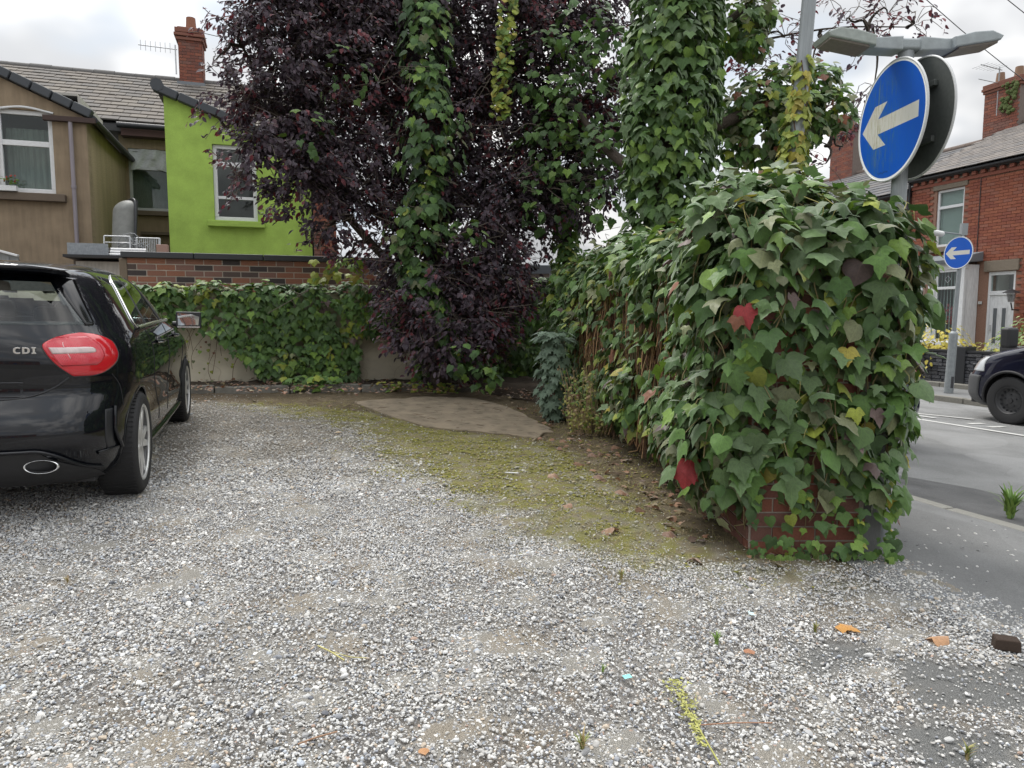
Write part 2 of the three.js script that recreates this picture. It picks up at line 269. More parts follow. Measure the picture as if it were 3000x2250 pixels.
{
  const p = structure('pavement'); sheet('pavement_surface', range(-9, 50, 0.5), (t) => { const k = kd(t); return [-0.12, 0, 0.25, 0.5, 0.75, 1].map((f) => f * (k - 0.11)); }, (x, z, d) => (d < 0 ? lotH(x, z) - 0.004 : groundH(x, z)), paveTar, p);
  const r_ = structure('road'); sheet('road_surface', range(-12, 60, 1), (t) => { const k = kd(t); const [x, z] = wp(t, 0), b = C * x - S * z, per = C * 0.983 + S * 0.182; const dm = Math.max(k + 3, (11.52 - b) / per); return range(0, 1, 0.125).map((f) => lerp(k + 0.005, dm, f)); }, (x, z, d, t) => -0.15 - 0.03 * (d - kd(t)), tarmac, r_);
  // darker strip of coarse tarmac by the near kerb
  sheet('tarmac_strip', range(-3.4, 2.1, 0.25), (t) => { const k = kd(t); const w = 0.85 + 0.12 * n2(t * 1.1, 3) - 0.15 * Math.max(0, t - 1); return [k + 0.01, k + 0.4 * w, k + Math.max(0.1, w)]; }, (x, z, d, t) => -0.15 - 0.03 * (d - kd(t)) + 0.004, std([0.185, 0.186, 0.188], { roughness: 0.95, map: rep(patchy, 0.5), bumpMap: rep(grit, 2), bumpScale: 0.01 }), r_);
  // painted give-way style dashes by the far side
  const paint = std([0.62, 0.62, 0.6], { roughness: 0.8, map: rep(patchy, 1.4) });
  for (const [a, b, w, l, turn] of [[8.2, 9.0, 0.1, 0.9, 0.1], [8.05, 9.35, 0.09, 1.1, 0.34], [7.2, 9.15, 0.28, 0.1, 0], [6.9, 9.15, 0.28, 0.1, 0], [6.9, 8.7, 0.1, 2.2, 0.02]]) {
    const q = st(a, b, 0), d = wallDist(q.x, q.z), y = -0.15 - 0.03 * (d - kerbDist(q.z)); const o = mesh('road_marking', new THREE.PlaneGeometry(w, l, 2, 4).rotateX(-Math.PI / 2), paint, r_); o.position.set(q.x, y + 0.007, q.z); o.rotation.set(0, TH + turn, -0.03 * 0.9);
  }
  const std_kerb = std([0.40, 0.39, 0.35], { roughness: 0.92, map: rep(grain, 1.2), bumpMap: rep(grit, 1.2), bumpScale: 0.004 });
  const kn = structure('near_kerb'), kg = rbox(0.11, 0.2, 0.9, 0.012);
  for (let t = -4.5; t < 30; t += 0.915) { const a = wp(t, kd(t) - 0.055), b = wp(t + 0.9, kd(t + 0.9) - 0.055), o = mesh('kerb_stone', kg, std_kerb, kn); const dx = b[0] - a[0], dz = b[1] - a[1]; o.position.set((a[0] + b[0]) / 2, -0.13 - 0.094 + 0.004 * Math.sin(t * 7), (a[1] + b[1]) / 2); o.rotation.y = Math.atan2(dx, dz); o.scale.z = Math.hypot(dx, dz) / 0.9; }
  const kf = structure('far_kerb'), kg2 = rbox(0.13, 0.3, 0.9, 0.015);
  for (let a = 2; a < 30; a += 0.915) { const q = st(a + 0.45, 11.555, -0.245 - 0.145 + 0.003 * Math.sin(a * 5)), o = mesh('kerb_stone', kg2, M.concrete, kf); o.position.copy(q); o.rotation.y = TH; }
  const pf = structure('far_pavement'); const g = box(1.68, 0.3, 44, 0, 0, 0), o = mesh('pavement_surface', g, paveTar, pf); o.position.copy(st(18, 12.47, -0.245 - 0.155)); o.rotation.y = TH;
  const edge = structure('edging'); for (let a = 2; a < 24; a += 0.915) { const q = st(a + 0.45, 13.16, -0.3 + 0.06), e = mesh('edging_stone', rbox(0.2, 0.16, 0.9, 0.01), M.concrete, edge); e.position.copy(q); e.rotation.y = TH; }
}
{ // kerb at the back of the car park with a raised bed of soil behind it
  const k = structure('back_kerb'), kg = rbox(0.9, 0.28, 0.12, 0.014);
  const ln = (b) => st(9.62 - (b > 2.05 ? 0.35 * Math.pow(b - 2.05, 2) : 0), b, 0);
  for (let b = -3.6; b < 3.0; b += 0.915) { const p = ln(b), q = ln(b + 0.9), o = mesh('kerb_stone', kg, M.concrete, k), x = (p.x + q.x) / 2, z = (p.z + q.z) / 2; o.position.set(x, lotH(x, z) - 0.05 + 0.006 * Math.sin(b * 9), z); o.rotation.y = Math.atan2(-(q.z - p.z), q.x - p.x); }
  const bed = structure('soil_bed'), pos = [], idx = [], uv = [], nb = 60, na = 14;
  for (let i = 0; i <= nb; i++) for (let j = 0; j <= na; j++) { const b = lerp(-3.8, 4.4, i / nb), front = b < 2.2 ? 9.68 : lerp(9.6, 7.0, smooth(2.2, 3.9, b)), a = lerp(front, 10.28, j / na), p = st(a, b, 0); const rise = smooth(0, 0.25, j / na); pos.push(p.x, lotH(p.x, p.z) + 0.075 * (b < 2.2 ? 1 : rise) + 0.03 * n2(p.x * 4, p.z * 4) * rise + 0.06 * rise * smooth(1.5, 3, b), p.z); uv.push(p.x, p.z); }
  for (let i = 0; i < nb; i++) for (let j = 0; j < na; j++) { const a = i * (na + 1) + j; idx.push(a, a + na + 1, a + 1, a + 1, a + na + 1, a + na + 2); }
  const g = new THREE.BufferGeometry(); g.setAttribute('position', new THREE.Float32BufferAttribute(pos, 3)); g.setAttribute('uv', new THREE.Float32BufferAttribute(uv, 2)); g.setIndex(idx); g.computeVertexNormals();
  mesh('soil', g, std([0.085, 0.062, 0.042], { roughness: 1, side: THREE.DoubleSide, map: rep(patchy, 1), bumpMap: rep(grit, 1.5), bumpScale: 0.02 }), bed);
}
// ================================================================= HOUSES BEHIND THE BACK WALL (left)
const redBrick = brickGeo([[0.30, 0.095, 0.055], [0.34, 0.115, 0.065], [0.27, 0.085, 0.055], [0.31, 0.12, 0.08]]);
const oldRed = brickGeo([[0.26, 0.09, 0.06], [0.30, 0.11, 0.07], [0.20, 0.08, 0.06], [0.23, 0.11, 0.085]]);
const mixBrick = brickGeo([[0.34, 0.155, 0.10], [0.30, 0.145, 0.10], [0.27, 0.15, 0.12], [0.085, 0.07, 0.066], [0.068, 0.058, 0.058], [0.115, 0.085, 0.076]]);
const F = (a0, b0, y0) => (a, b, y) => V(b - b0, y - y0, -(a - a0));        // street (a, b, y) to a placed group's own frame
// a window as a group: frame pieces, panes, what hangs behind. Given in the wall's own plane: x0..x1, y0..y1, front of the frame at z
function casement(parent, x0, x1, y0, y1, z, { name = 'window', bar = 0.055, transom, frame = M.upvc, behind, mullions = [], glassMat = M.glass, label } = {}) {
  const w = grp(name, parent); if (label) w.userData.label = label; const d = 0.07, rail = (a, b, c, e) => mesh('frame', rbox(b - a, e - c, d, 0.008, (a + b) / 2, (c + e) / 2, z - d / 2), frame, w);
  rail(x0, x1, y0, y0 + bar); rail(x0, x1, y1 - bar, y1); rail(x0, x0 + bar, y0 + bar, y1 - bar); rail(x1 - bar, x1, y0 + bar, y1 - bar);
  const ys = [y0 + bar, ...(transom ? [transom] : []), y1 - bar], xs = [x0 + bar, ...mullions, x1 - bar];
  if (transom) rail(x0 + bar, x1 - bar, transom - bar * 0.6, transom + bar * 0.6);
  for (const m of mullions) rail(m - bar / 2, m + bar / 2, y0 + bar, y1 - bar);
  for (let i = 0; i < xs.length - 1; i++) for (let j = 0; j < ys.length - 1; j++) mesh('pane', bx(xs[i], xs[i + 1], ys[j], ys[j + 1], z - 0.046, z - 0.04), glassMat, w);
  return w;
}
// an open-fronted room behind a window, with plain pale walls
function room(parent, x0, x1, y0, y1, z, depth = 1.6, c = [0.42, 0.40, 0.36]) { const e = 0.35; mesh('room', merge([bx(x0 - e, x1 + e, y0 - e, y1 + e, z - depth - 0.04, z - depth), bx(x0 - e - 0.04, x0 - e, y0 - e, y1 + e, z - depth, z), bx(x1 + e, x1 + e + 0.04, y0 - e, y1 + e, z - depth, z), bx(x0 - e, x1 + e, y0 - e - 0.04, y0 - e, z - depth, z), bx(x0 - e, x1 + e, y1 + e, y1 + e + 0.04, z - depth, z)]), std(c), parent); }
// ---- brown rendered house: a gabled rear wing, a recessed wall and the long tiled roof of the terrace
{
  const a0 = 14, b0 = -5.6, y0 = 0, h = placed('brown_house', 'brown rendered house with a gabled rear wing and a lilac drainpipe behind the car', 'house', a0, b0, y0), L = F(a0, b0, y0);
  const wx = (b) => b - b0;                                             // the wing: b -8.1 .. -3.12, apex near b = -5.5
  const l = wx(-8.1), r = wx(-3.12), ap = wx(-5.6), ev = 4.60, apY = 5.72, win = [wx(-4.46), wx(-3.63), 3.30, 4.66];
  mesh('gable_wall', slab([[l, 0], [r, 0], [r, ev], [ap, apY], [l, ev]], [win], 0.22), M.brownRender, h);
  mesh('side_wall', bx(r - 0.22, r, 0, ev, -3.1, -0.22), M.brownRender, h);
  const w1 = casement(h, ...win, -0.05, { transom: 4.12, bar: 0.075 });
  mesh('arched_head', tube([[win[0] - 0.03, 4.63, 0.0], [(win[0] + win[1]) / 2, 4.70, 0.005], [win[1] + 0.03, 4.63, 0.0]], 0.02, 10, 6), M.upvc, w1);
  room(w1, ...win, -0.225);
  mesh('net_curtain', (() => { const g = new THREE.PlaneGeometry(0.74, 1.1, 40, 2), p = g.attributes.position; for (let i = 0; i < p.count; i++) p.setZ(i, 0.018 * Math.sin(p.getX(i) * 70)); g.computeVertexNormals(); return g.translate((win[0] + win[1]) / 2, 3.86, -0.3); })(), std([0.30, 0.31, 0.28], { side: THREE.DoubleSide, map: rep(streaks, 1, 0.4) }), w1);
  mesh('sill', rbox(1.14, 0.13, 0.2, 0.012, (win[0] + win[1]) / 2, 3.22, 0.02), M.sillBrown, w1);
  // window box flowers are a thing of their own further down
  const verge = grp('verge', h);
  for (let i = 0; i < 9; i++) { const t0 = i / 9, t1 = (i + 1) / 9 - 0.008, x0 = lerp(ap, r + 0.12, t0), x1 = lerp(ap, r + 0.12, t1), ya = lerp(apY + 0.08, ev + 0.02, t0), yb = lerp(apY + 0.08, ev + 0.02, t1), g = rbox(Math.hypot(x1 - x0, yb - ya), 0.15, 0.16, 0.02), o = mesh('verge_cap', g, M.slateTrim, verge); o.position.set((x0 + x1) / 2, (ya + yb) / 2 + 0.02, 0.03); o.rotation.z = Math.atan2(yb - ya, x1 - x0); }
  mesh('wing_roof', (() => { const s = new THREE.Shape([[ap, apY + 0.02], [r + 0.13, ev - 0.02], [r + 0.13, ev + 0.05], [ap, apY + 0.1], [l - 0.1, ev + 0.05], [l - 0.1, ev - 0.02]].map(([x, y]) => new THREE.Vector2(x, y))); return new THREE.ExtrudeGeometry(s, { depth: 3.3, bevelEnabled: false }).translate(0, 0, -3.32); })(), M.slateTrim, h);
  mesh('gutter', rod(V(r + 0.14, ev - 0.04, 0.06), V(r + 0.14, ev - 0.04, -3.15), 0.055), M.blackTrim, h);
  mesh('fascia', bx(r - 0.62, r + 0.16, ev - 0.10, ev - 0.02, 0.0, 0.1), std([0.07, 0.045, 0.04], { map: rep(grain, 3) }), h);
  const dp = grp('drainpipe', h), dx = wx(-3.345);
  mesh('pipe', rod(V(dx, 0.2, 0.06), V(dx, ev - 0.08, 0.06), 0.034, 12), M.pipe, dp);
  for (const y of [1.2, 2.35, 3.4]) mesh('bracket', rod(V(dx, y, 0.06), V(dx, y + 0.05, 0.06), 0.043, 12), M.pipe, dp);
  // the recessed wall with its old window
  const rx0 = r, rx1 = wx(-2.0), rw = [wx(-3.06), wx(-2.26), 3.50, 4.80];
  mesh('recessed_wall', slab([[rx0 - 0.1, 0], [rx1 + 2.4, 0], [rx1 + 2.4, 5.35], [rx0 - 0.1, 5.35]], [rw], 0.2).translate(0, 0, -3.1), M.brownRender, h);
  const w2 = casement(h, ...rw, -3.13, { bar: 0.06, transom: 4.40, frame: M.oldUpvc });
  mesh('dusty_blind', bx(rw[0] + 0.02, rw[1] - 0.02, 3.5, 4.45, -3.36, -3.34), std([0.19, 0.2, 0.19], { map: rep(streaks, 1.3, 0.7) }), w2);
  mesh('hanging_sheet', (() => { const g = new THREE.PlaneGeometry(0.72, 0.42, 24, 12), p = g.attributes.position; for (let i = 0; i < p.count; i++) { const x = p.getX(i), y = p.getY(i); p.setZ(i, 0.03 * Math.sin(x * 9 + y * 7) + 0.015 * Math.sin(x * 24 - y * 11)); p.setY(i, y + (y < 0 ? 0.05 * Math.cos(x * 7) : 0)); } g.computeVertexNormals(); return g.translate((rw[0] + rw[1]) / 2, 4.58, -3.11); })(), std([0.52, 0.54, 0.54], { side: THREE.DoubleSide, map: rep(grain, 1) }), w2);
  mesh('sill', rbox(1.0, 0.1, 0.16, 0.01, (rw[0] + rw[1]) / 2, 3.44, -3.08), M.sillBrown, w2);
  mesh('ledge', bx(rx0 + 0.25, rx1, 2.98, 3.04, -3.1, -2.98), M.sillBrown, h);
  // terrace roof: every tile of the courses in view
  const rf = grp('roof', h), eY = 5.28, rY = 7.22, eZ = -2.85, rZ = -6.3, len = Math.hypot(rY - eY, rZ - eZ), ang = Math.atan2(rY - eY, -(rZ - eZ)), X0 = wx(-8.6), X1 = wx(0.9);
  mesh('roof_deck', (() => { const s = [[eZ, eY - 0.06], [rZ, rY - 0.06], [rZ - 3.4, eY - 0.06], [rZ - 3.4, eY - 0.2], [eZ, eY - 0.2]]; const sh = new THREE.Shape(s.map(([z, y]) => new THREE.Vector2(-z, y))); return new THREE.ExtrudeGeometry(sh, { depth: X1 - X0, bevelEnabled: false }).rotateY(Math.PI / 2).translate(X0, 0, 0); })(), M.felt, rf);
  const tg = [[0.155, 0.135, 0.115], [0.14, 0.125, 0.11], [0.17, 0.15, 0.125], [0.125, 0.115, 0.105]].map((c) => tint(new RoundedBoxGeometry(0.325, 0.036, 0.36, 1, 0.008), c)), rr = rng(31), list = [], N = 14;
  for (let j = 0; j < N; j++) for (let x = X0 + (j % 2 ? 0.165 : 0); x < X1; x += 0.33) { const t = (j + 0.5) / N; list.push({ m: new THREE.Matrix4().compose(V(x, lerp(eY, rY, t) + 0.018 + (rr() - 0.5) * 0.008, lerp(eZ, rZ, t)), new THREE.Quaternion().setFromEuler(new THREE.Euler(ang - 0.075 + (rr() - 0.5) * 0.012, 0, (rr() - 0.5) * 0.008)), V(1, 1, 1)), g: Math.floor(rr() * 4), far: x < wx(-7) || x > wx(-1) ? 30 : 0 }); }
  pieces(rf, 'roof_tile', list, tg, M.tile, 300);
  const ridge = new THREE.CylinderGeometry(0.12, 0.12, 0.45, 12, 1, false, -Math.PI / 2, Math.PI).rotateZ(Math.PI / 2).rotateX(0);
  for (let x = X0; x < X1; x += 0.455) { const o = mesh('ridge_tile', tint(ridge.clone(), [0.15, 0.145, 0.14]), M.tile, rf); o.position.set(x, rY + 0.0, rZ - 0.02); o.scale.y = 0.8 + 0.06 * Math.sin(x * 9); }
  mesh('eaves_gutter', rod(V(rx0 - 0.05, eY - 0.1, eZ + 0.12), V(X1, eY - 0.1, eZ + 0.12), 0.06), M.blackTrim, h);
  mesh('eaves_board', bx(rx0, X1, eY - 0.28, eY - 0.12, -3.1, eZ + 0.02), std([0.09, 0.05, 0.045]), h);
  // brick chimney stack on the ridge
  const cx0 = wx(-2.33), cx1 = wx(-1.78), ch = grp('chimney', h); mesh('stack_core', bx(cx0 + 0.012, cx1 - 0.012, 6.7, 8.42, rZ - 0.32, rZ + 0.28), M.darkMortar, ch);
  bricks(ch, (s, y, o) => V(s, y, rZ + 0.28 + o), 0, cx0, cx1, 6.9, 8.2, { bl: 0.19, bh: 0.075, geos: oldRed, seed: 41, depth: 0.02, cap: 120 });
  bricks(ch, (s, y, o) => V(cx1 + o, y, s), Math.PI / 2, rZ - 0.32, rZ + 0.28, 6.9, 8.2, { bl: 0.19, bh: 0.075, geos: oldRed, seed: 42, depth: 0.02, cap: 120 });
  for (const [o, y, hh] of [[0.05, 8.15, 0.08], [0.08, 8.24, 0.08], [0.06, 8.33, 0.12], [0.0, 8.44, 0.05]]) mesh('oversailing_course', rbox(cx1 - cx0 + o * 2, hh - 0.008, 0.6 + o * 2, 0.01, (cx0 + cx1) / 2, y + hh / 2, rZ - 0.02), std([0.24, 0.1, 0.07], { map: rep(grain, 3) }), ch);
  mesh('chimney_pot', new THREE.CylinderGeometry(0.11, 0.13, 0.34, 12).translate((cx0 + cx1) / 2 + 0.02, 8.64, rZ), std([0.3, 0.13, 0.08], { map: rep(grain, 2) }), ch);
  mesh('flashing', bx(cx0 - 0.05, cx1 + 0.05, 7.02, 7.14, rZ + 0.24, rZ + 0.33), M.lead, ch);
}
{ // TV aerial on that chimney
  const p = st(20.1, -2.45, 7.75), t = thing('television_aerial', 'thin television aerial beside the left chimney', 'aerial', [p.x, p.y, p.z], TH);
  const mt = std([0.45, 0.46, 0.47], { metalness: 0.6, roughness: 0.4 });
  mesh('boom', rod(V(-0.75, 0.12, 0.25), V(0.12, 0.1, 0.25), 0.012), mt, t); mesh('mast', rod(V(0.08, -0.5, 0.27), V(0.08, 0.2, 0.27), 0.016), mt, t);
  for (let i = 0; i < 7; i++) mesh('element', rod(V(-0.7 + i * 0.11, 0.0, 0.25), V(-0.7 + i * 0.11, 0.24, 0.25), 0.006), mt, t);
}
// ---- lime green rendered house
{
  const a0 = 14, b0 = -0.65, y0 = 0, h = placed('green_house', 'lime green rendered house wing with a white sash window', 'house', a0, b0, y0), wx = (b) => b - b0;
  const l = wx(-1.9), r = wx(0.56), win = [wx(-1.14), wx(-0.40), 2.97, 4.32], tl = 5.10, tr = 4.22;
  mesh('green_wall', slab([[l, 0], [r, 0], [r, tr], [l, tl]], [win], 0.2), M.green, h);
  mesh('green_side_wall', bx(l, l + 0.2, 0, tl - 0.02, -3.0, -0.2), M.green, h);
  const w = casement(h, ...win, -0.05, { bar: 0.07, transom: 3.98 });
  mesh('lower_bar', bx(win[0] + 0.07, win[1] - 0.07, 3.36, 3.41, -0.11, -0.05), M.upvc, w);
  room(w, ...win, -0.205);
  mesh('sill', rbox(0.98, 0.11, 0.16, 0.014, (win[0] + win[1]) / 2, 2.90, 0.03), M.green, w);
  const verge = grp('verge', h), e0 = [l - 0.06, tl + 0.13], e1 = [r, tr + 0.1];
  for (let i = 0; i < 8; i++) { const xa = lerp(e0[0], e1[0], i / 8), xb = lerp(e0[0], e1[0], (i + 1) / 8 - 0.006), ya = lerp(e0[1], e1[1], i / 8), yb = lerp(e0[1], e1[1], (i + 1) / 8), o = mesh('verge_cap', rbox(Math.hypot(xb - xa, yb - ya), 0.15, 0.17, 0.022), M.slateTrim, verge); o.position.set((xa + xb) / 2, (ya + yb) / 2 - 0.045, 0.04); o.rotation.z = Math.atan2(yb - ya, xb - xa); }
  mesh('end_cap', new THREE.CylinderGeometry(0.11, 0.11, 0.2, 8).rotateX(Math.PI / 2).translate(e0[0] - 0.02, e0[1] + 0.0, 0.03), M.slateTrim, verge);
  mesh('roof', (() => { const s = new THREE.Shape([[l - 0.08, tl - 0.01], [r, tr - 0.01], [r, tr + 0.1], [l - 0.08, tl + 0.12]].map(([x, y]) => new THREE.Vector2(x, y))); return new THREE.ExtrudeGeometry(s, { depth: 3.2, bevelEnabled: false }).translate(0, 0, -3.26); })(), std([0.12, 0.11, 0.10], { map: rep(grain, 2) }), h);
}
// ---- red brick wing of the next house, mostly behind the plum tree
{
  const a0 = 13.8, b0 = 0.78, h = placed('brick_house_wing', 'narrow red brick house wing right of the lime green wall', 'house', a0, b0, 0), x0 = -0.2, x1 = 0.22;
  mesh('wall_core', bx(x0 + 0.01, x1 - 0.01, 0, 3.95, -3, -0.01), M.darkMortar, h);
  bricks(h, (s, y, o) => V(s, y, o), 0, x0, x1, 0.2, 3.95, { geos: oldRed, seed: 43, depth: 0.02, cap: 110 });
  mesh('roof', bx(x0 - 0.05, x1 + 0.06, 3.95, 4.05, -3, 0.08), M.slateTrim, h);
}
// ---- yard wall of red and black bricks with a dark coping
{
  const a0 = 11, b0 = -0.4, h = placed('brick_yard_wall', 'brick yard wall of mixed red and black bricks under a black coping', 'wall', a0, b0, 0), wx = (b) => b - b0, l = wx(-2.05), r = wx(1.55);
  mesh('wall_core', bx(l + 0.006, r, 0, 2.02, -0.2, -0.001), M.mortar, h);
  bricks(h, (s, y, o) => V(s, y, o), 0, l, r, 0.425, 2.03, { bl: 0.246, bh: 0.0845, joint: 0.013, geos: mixBrick, seed: 44, depth: 0.010, pick: (q) => { const u = q(); return u < 0.58 ? Math.floor(u / 0.58 * 3) : 3 + Math.floor((u - 0.58) / 0.42 * 3); }, cap: 300 });
  mesh('mortar_end', rbox(0.1, 1.6, 0.22, 0.01, l - 0.045, 1.22, -0.1), std([0.24, 0.19, 0.14], { map: rep(grain, 2), bumpMap: rep(grit, 1), bumpScale: 0.006 }), h);
  for (let i = 0; i < 4; i++) mesh('coping', rbox(0.925, 0.085, 0.3, 0.012, l + 0.40 + i * 0.93, 2.068, -0.08), std([0.04, 0.044, 0.05], { roughness: 0.5, map: rep(grain, 2) }), h);
  const p = st(11.9, -1.72, 2.10), o = mesh('loose_brick', rbox(0.16, 0.2, 0.1, 0.008), std([0.42, 0.27, 0.22], { map: rep(grain, 2) }), scene); o.position.copy(p).add(V(0, 0.1, 0)); o.rotation.y = TH; tag(o, 'pale pink brick standing behind the coping by the green wall', 'brick');
}
// ---- flat roof with junk between the two wings
{
  const a0 = 12, b0 = -2.6, h = placed('flat_roof_shed', 'low lean-to with white boards and flat black roof behind the car', 'shed', a0, b0, 0), wx = (b) => b - b0;
  mesh('roof_edge', bx(wx(-3.0), wx(-1.92), 2.07, 2.11, -4.6, 0.3), M.blackTrim, h); mesh('front_board', bx(wx(-2.9), wx(-2.02), 1.62, 2.03, 0.0, 0.05), std([0.6, 0.58, 0.56], { map: rep(streaks, 0.6) }), h); mesh('lower_board', bx(wx(-2.86), wx(-1.98), 1.30, 1.60, -0.02, 0.03), std([0.5, 0.5, 0.49], { map: rep(streaks, 0.6) }), h); mesh('body', bx(wx(-2.95), wx(-1.96), 0, 2.05, -4.4, -0.04), M.darkMortar, h);
  mesh('flashing_sheet', bx(wx(-2.98), wx(-2.45), 2.11, 2.29, 0.1, 0.13), std([0.34, 0.38, 0.42], { metalness: 0.5, roughness: 0.35, map: rep(streaks, 1, 0.6) }), h);
  for (let i = 0; i < 3; i++) { const p = st(11.95 + i * 0.05, -2.17, 2.135 + i * 0.045), o = mesh('white_pipe', rod(V(-0.28, 0, 0), V(0.2, 0, 0), 0.022), M.upvc, scene); o.position.copy(p); o.rotation.y = TH; tag(o, ['lowest of three white plastic pipes stacked beside the wall coping', 'middle of three white plastic pipes stacked beside the wall coping', 'topmost of three white plastic pipes stacked beside the wall coping'][i], 'pipe', 'white pipes by the coping'); }
  // bathtub standing on end
  const bp = st(13.5, -2.5, 2.12), t = thing('bathtub', 'grey bathtub standing on end against the brown side wall', 'bathtub', [bp.x, bp.y, bp.z], TH + R(-58)); t.scale.setScalar(0.7); t.rotation.z = R(7);
  const prof = []; const out = (y) => 0.27 * Math.pow(Math.max(0, 1 - Math.pow(Math.abs(y / 0.77), 5)), 0.5);
  const shell = (() => { const g = new THREE.CapsuleGeometry(0.33, 0.9, 10, 24), p = g.attributes.position; for (let i = 0; i < p.count; i++) { let x = p.getX(i), y = p.getY(i), z = p.getZ(i); const lim = 0.36; x = clamp(x * 1.25, -lim, lim) ; z = z > 0 ? z * 1.05 : 0.0 + z * 0.02; y = y * 0.98; p.setXYZ(i, x, y, z); } g.computeVertexNormals(); return g; })();
  mesh('tub', shell.translate(0, 0.78, 0).rotateX(R(-7)), std([0.22, 0.225, 0.21], { roughness: 0.6, map: rep(grain, 1) }), t);
  mesh('rim', tube([[-0.38, 0.25, 0], [-0.38, 1.3, 0], [-0.3, 1.5, 0], [0, 1.57, 0], [0.3, 1.5, 0], [0.38, 1.3, 0], [0.38, 0.25, 0], [0.3, 0.06, 0], [0, 0.0, 0], [-0.3, 0.06, 0]], 0.035, 60, 8, true).rotateX(R(-7)), M.blackTrim, t);
  mesh('tub_inside', bx(-0.37, 0.37, 0.05, 1.5, -0.05, -0.02).rotateX(R(-7)), M.blackTrim, t);
  // wire racks
  for (const [b, a, w, n, lab] of [[-2.43, 12.35, 0.36, 2, 'white wire rack leaning on its side next to the bathtub'], [-2.02, 12.5, 0.34, 12, 'grey wire oven shelf leaning against the green wall']]) {
    const p = st(a, b, 2.12), k = thing('wire_rack', lab, 'rack', [p.x, p.y, p.z], TH, 'scrap on the flat roof'), mt = std([0.5, 0.51, 0.52], { metalness: 0.5, roughness: 0.4 });
    mesh('rack_frame', merge([rod(V(-w / 2, 0, 0), V(-w / 2, 0.34, -0.08), 0.011), rod(V(w / 2, 0, 0), V(w / 2, 0.34, -0.08), 0.011), rod(V(-w / 2, 0.34, -0.08), V(w / 2, 0.34, -0.08), 0.011), rod(V(-w / 2, 0.02, 0), V(w / 2, 0.02, 0), 0.011)]), mt, k);
    for (let i = 0; i < n; i++) { const u = (i + 0.7) / (n + 0.4); mesh('wire', n > 4 ? rod(V(lerp(-w / 2, w / 2, u), 0, 0), V(lerp(-w / 2, w / 2, u), 0.34, -0.08), 0.006) : rod(V(-w / 2, 0.34 * u, -0.08 * u), V(w / 2, 0.34 * u, -0.08 * u), 0.008), mt, k); }
  }
  const p = st(12.7, -2.25, 2.12), o = mesh('wire_tangle', (() => { const r = rng(3), l = []; for (let i = 0; i < 14; i++) l.push(tube([[r() * 0.4 - 0.2, 0.01, r() * 0.2], [r() * 0.5 - 0.25, 0.15 + r() * 0.25, r() * 0.2], [r() * 0.4 - 0.2, 0.1 + r() * 0.3, r() * 0.2], [r() * 0.5 - 0.25, 0.02, r() * 0.2]], 0.007, 14, 5)); return merge(l); })(), std([0.3, 0.31, 0.32], { metalness: 0.4, roughness: 0.5 }), scene); o.position.copy(p); o.rotation.y = TH; tag(o, 'tangle of grey wire lying behind the brick coping', 'wire');
  const q = st(12.45, -2.62, 2.12), s = mesh('rubble_heap', (() => { const r = rng(4), l = []; for (let i = 0; i < 22; i++) { const g = box(0.05 + r() * 0.16, 0.03 + r() * 0.06, 0.05 + r() * 0.1); g.rotateY(r() * 3).rotateZ((r() - 0.5) * 0.6); l.push(g.translate((r() - 0.5) * 0.6, 0.03 + r() * 0.13, (r() - 0.5) * 0.4)); } return merge(l); })(), std([0.13, 0.12, 0.11], { map: rep(grain, 2) }), scene); s.position.copy(q); s.rotation.y = TH; tag(s, 'heap of dark scrap and rubble on the flat roof', 'rubble');
}
// ---- grey panelled thing at the far left, above the car roof
{
  const p = st(12.6, -4.35, 0), t = thing('metal_shed', 'pale grey ribbed sheet roof edge showing above the car roof', 'shed', [p.x, p.y, p.z], TH);
  const g = slab([[-1.2, 2.62], [0.53, 2.12], [0.47, 1.72], [-1.2, 2.14]], [], 0.05); mesh('sheet_panel', g, std([0.27, 0.285, 0.29], { roughness: 0.5, map: rep(streaks, 1.6, 0.6) }), t);
  for (let i = 0; i < 6; i++) { const x = -1.0 + i * 0.28, o = mesh('rib', box(0.02, 0.4, 0.02, x, 2.36 - (x + 1.2) * 0.275 + 0.02 * 0, 0.008), std([0.24, 0.25, 0.26]), t); }
  mesh('white_trim', (() => { const l = Math.hypot(1.73, 0.5); return rbox(l, 0.035, 0.09, 0.008).rotateZ(-Math.atan2(0.5, 1.73)).translate(-0.335, 2.385, 0.0); })(), M.upvc, t);
  mesh('lower_sheet', slab([[0.42, 1.86], [1.15, 1.64], [1.15, 1.5], [0.42, 1.5]], [], 0.04).translate(0, 0, 0.06), std([0.2, 0.19, 0.18], { map: rep(grain, 1) }), t);
  mesh('frame_body', bx(-1.2, 1.1, 0, 1.55, -0.6, -0.1), M.darkMortar, t); mesh('roof_slope', slab([[-1.2, 2.58], [0.5, 2.09], [0.45, 1.5], [-1.2, 1.5]], [], 0.04).translate(0, 0, -0.14), M.darkMortar, t);
}
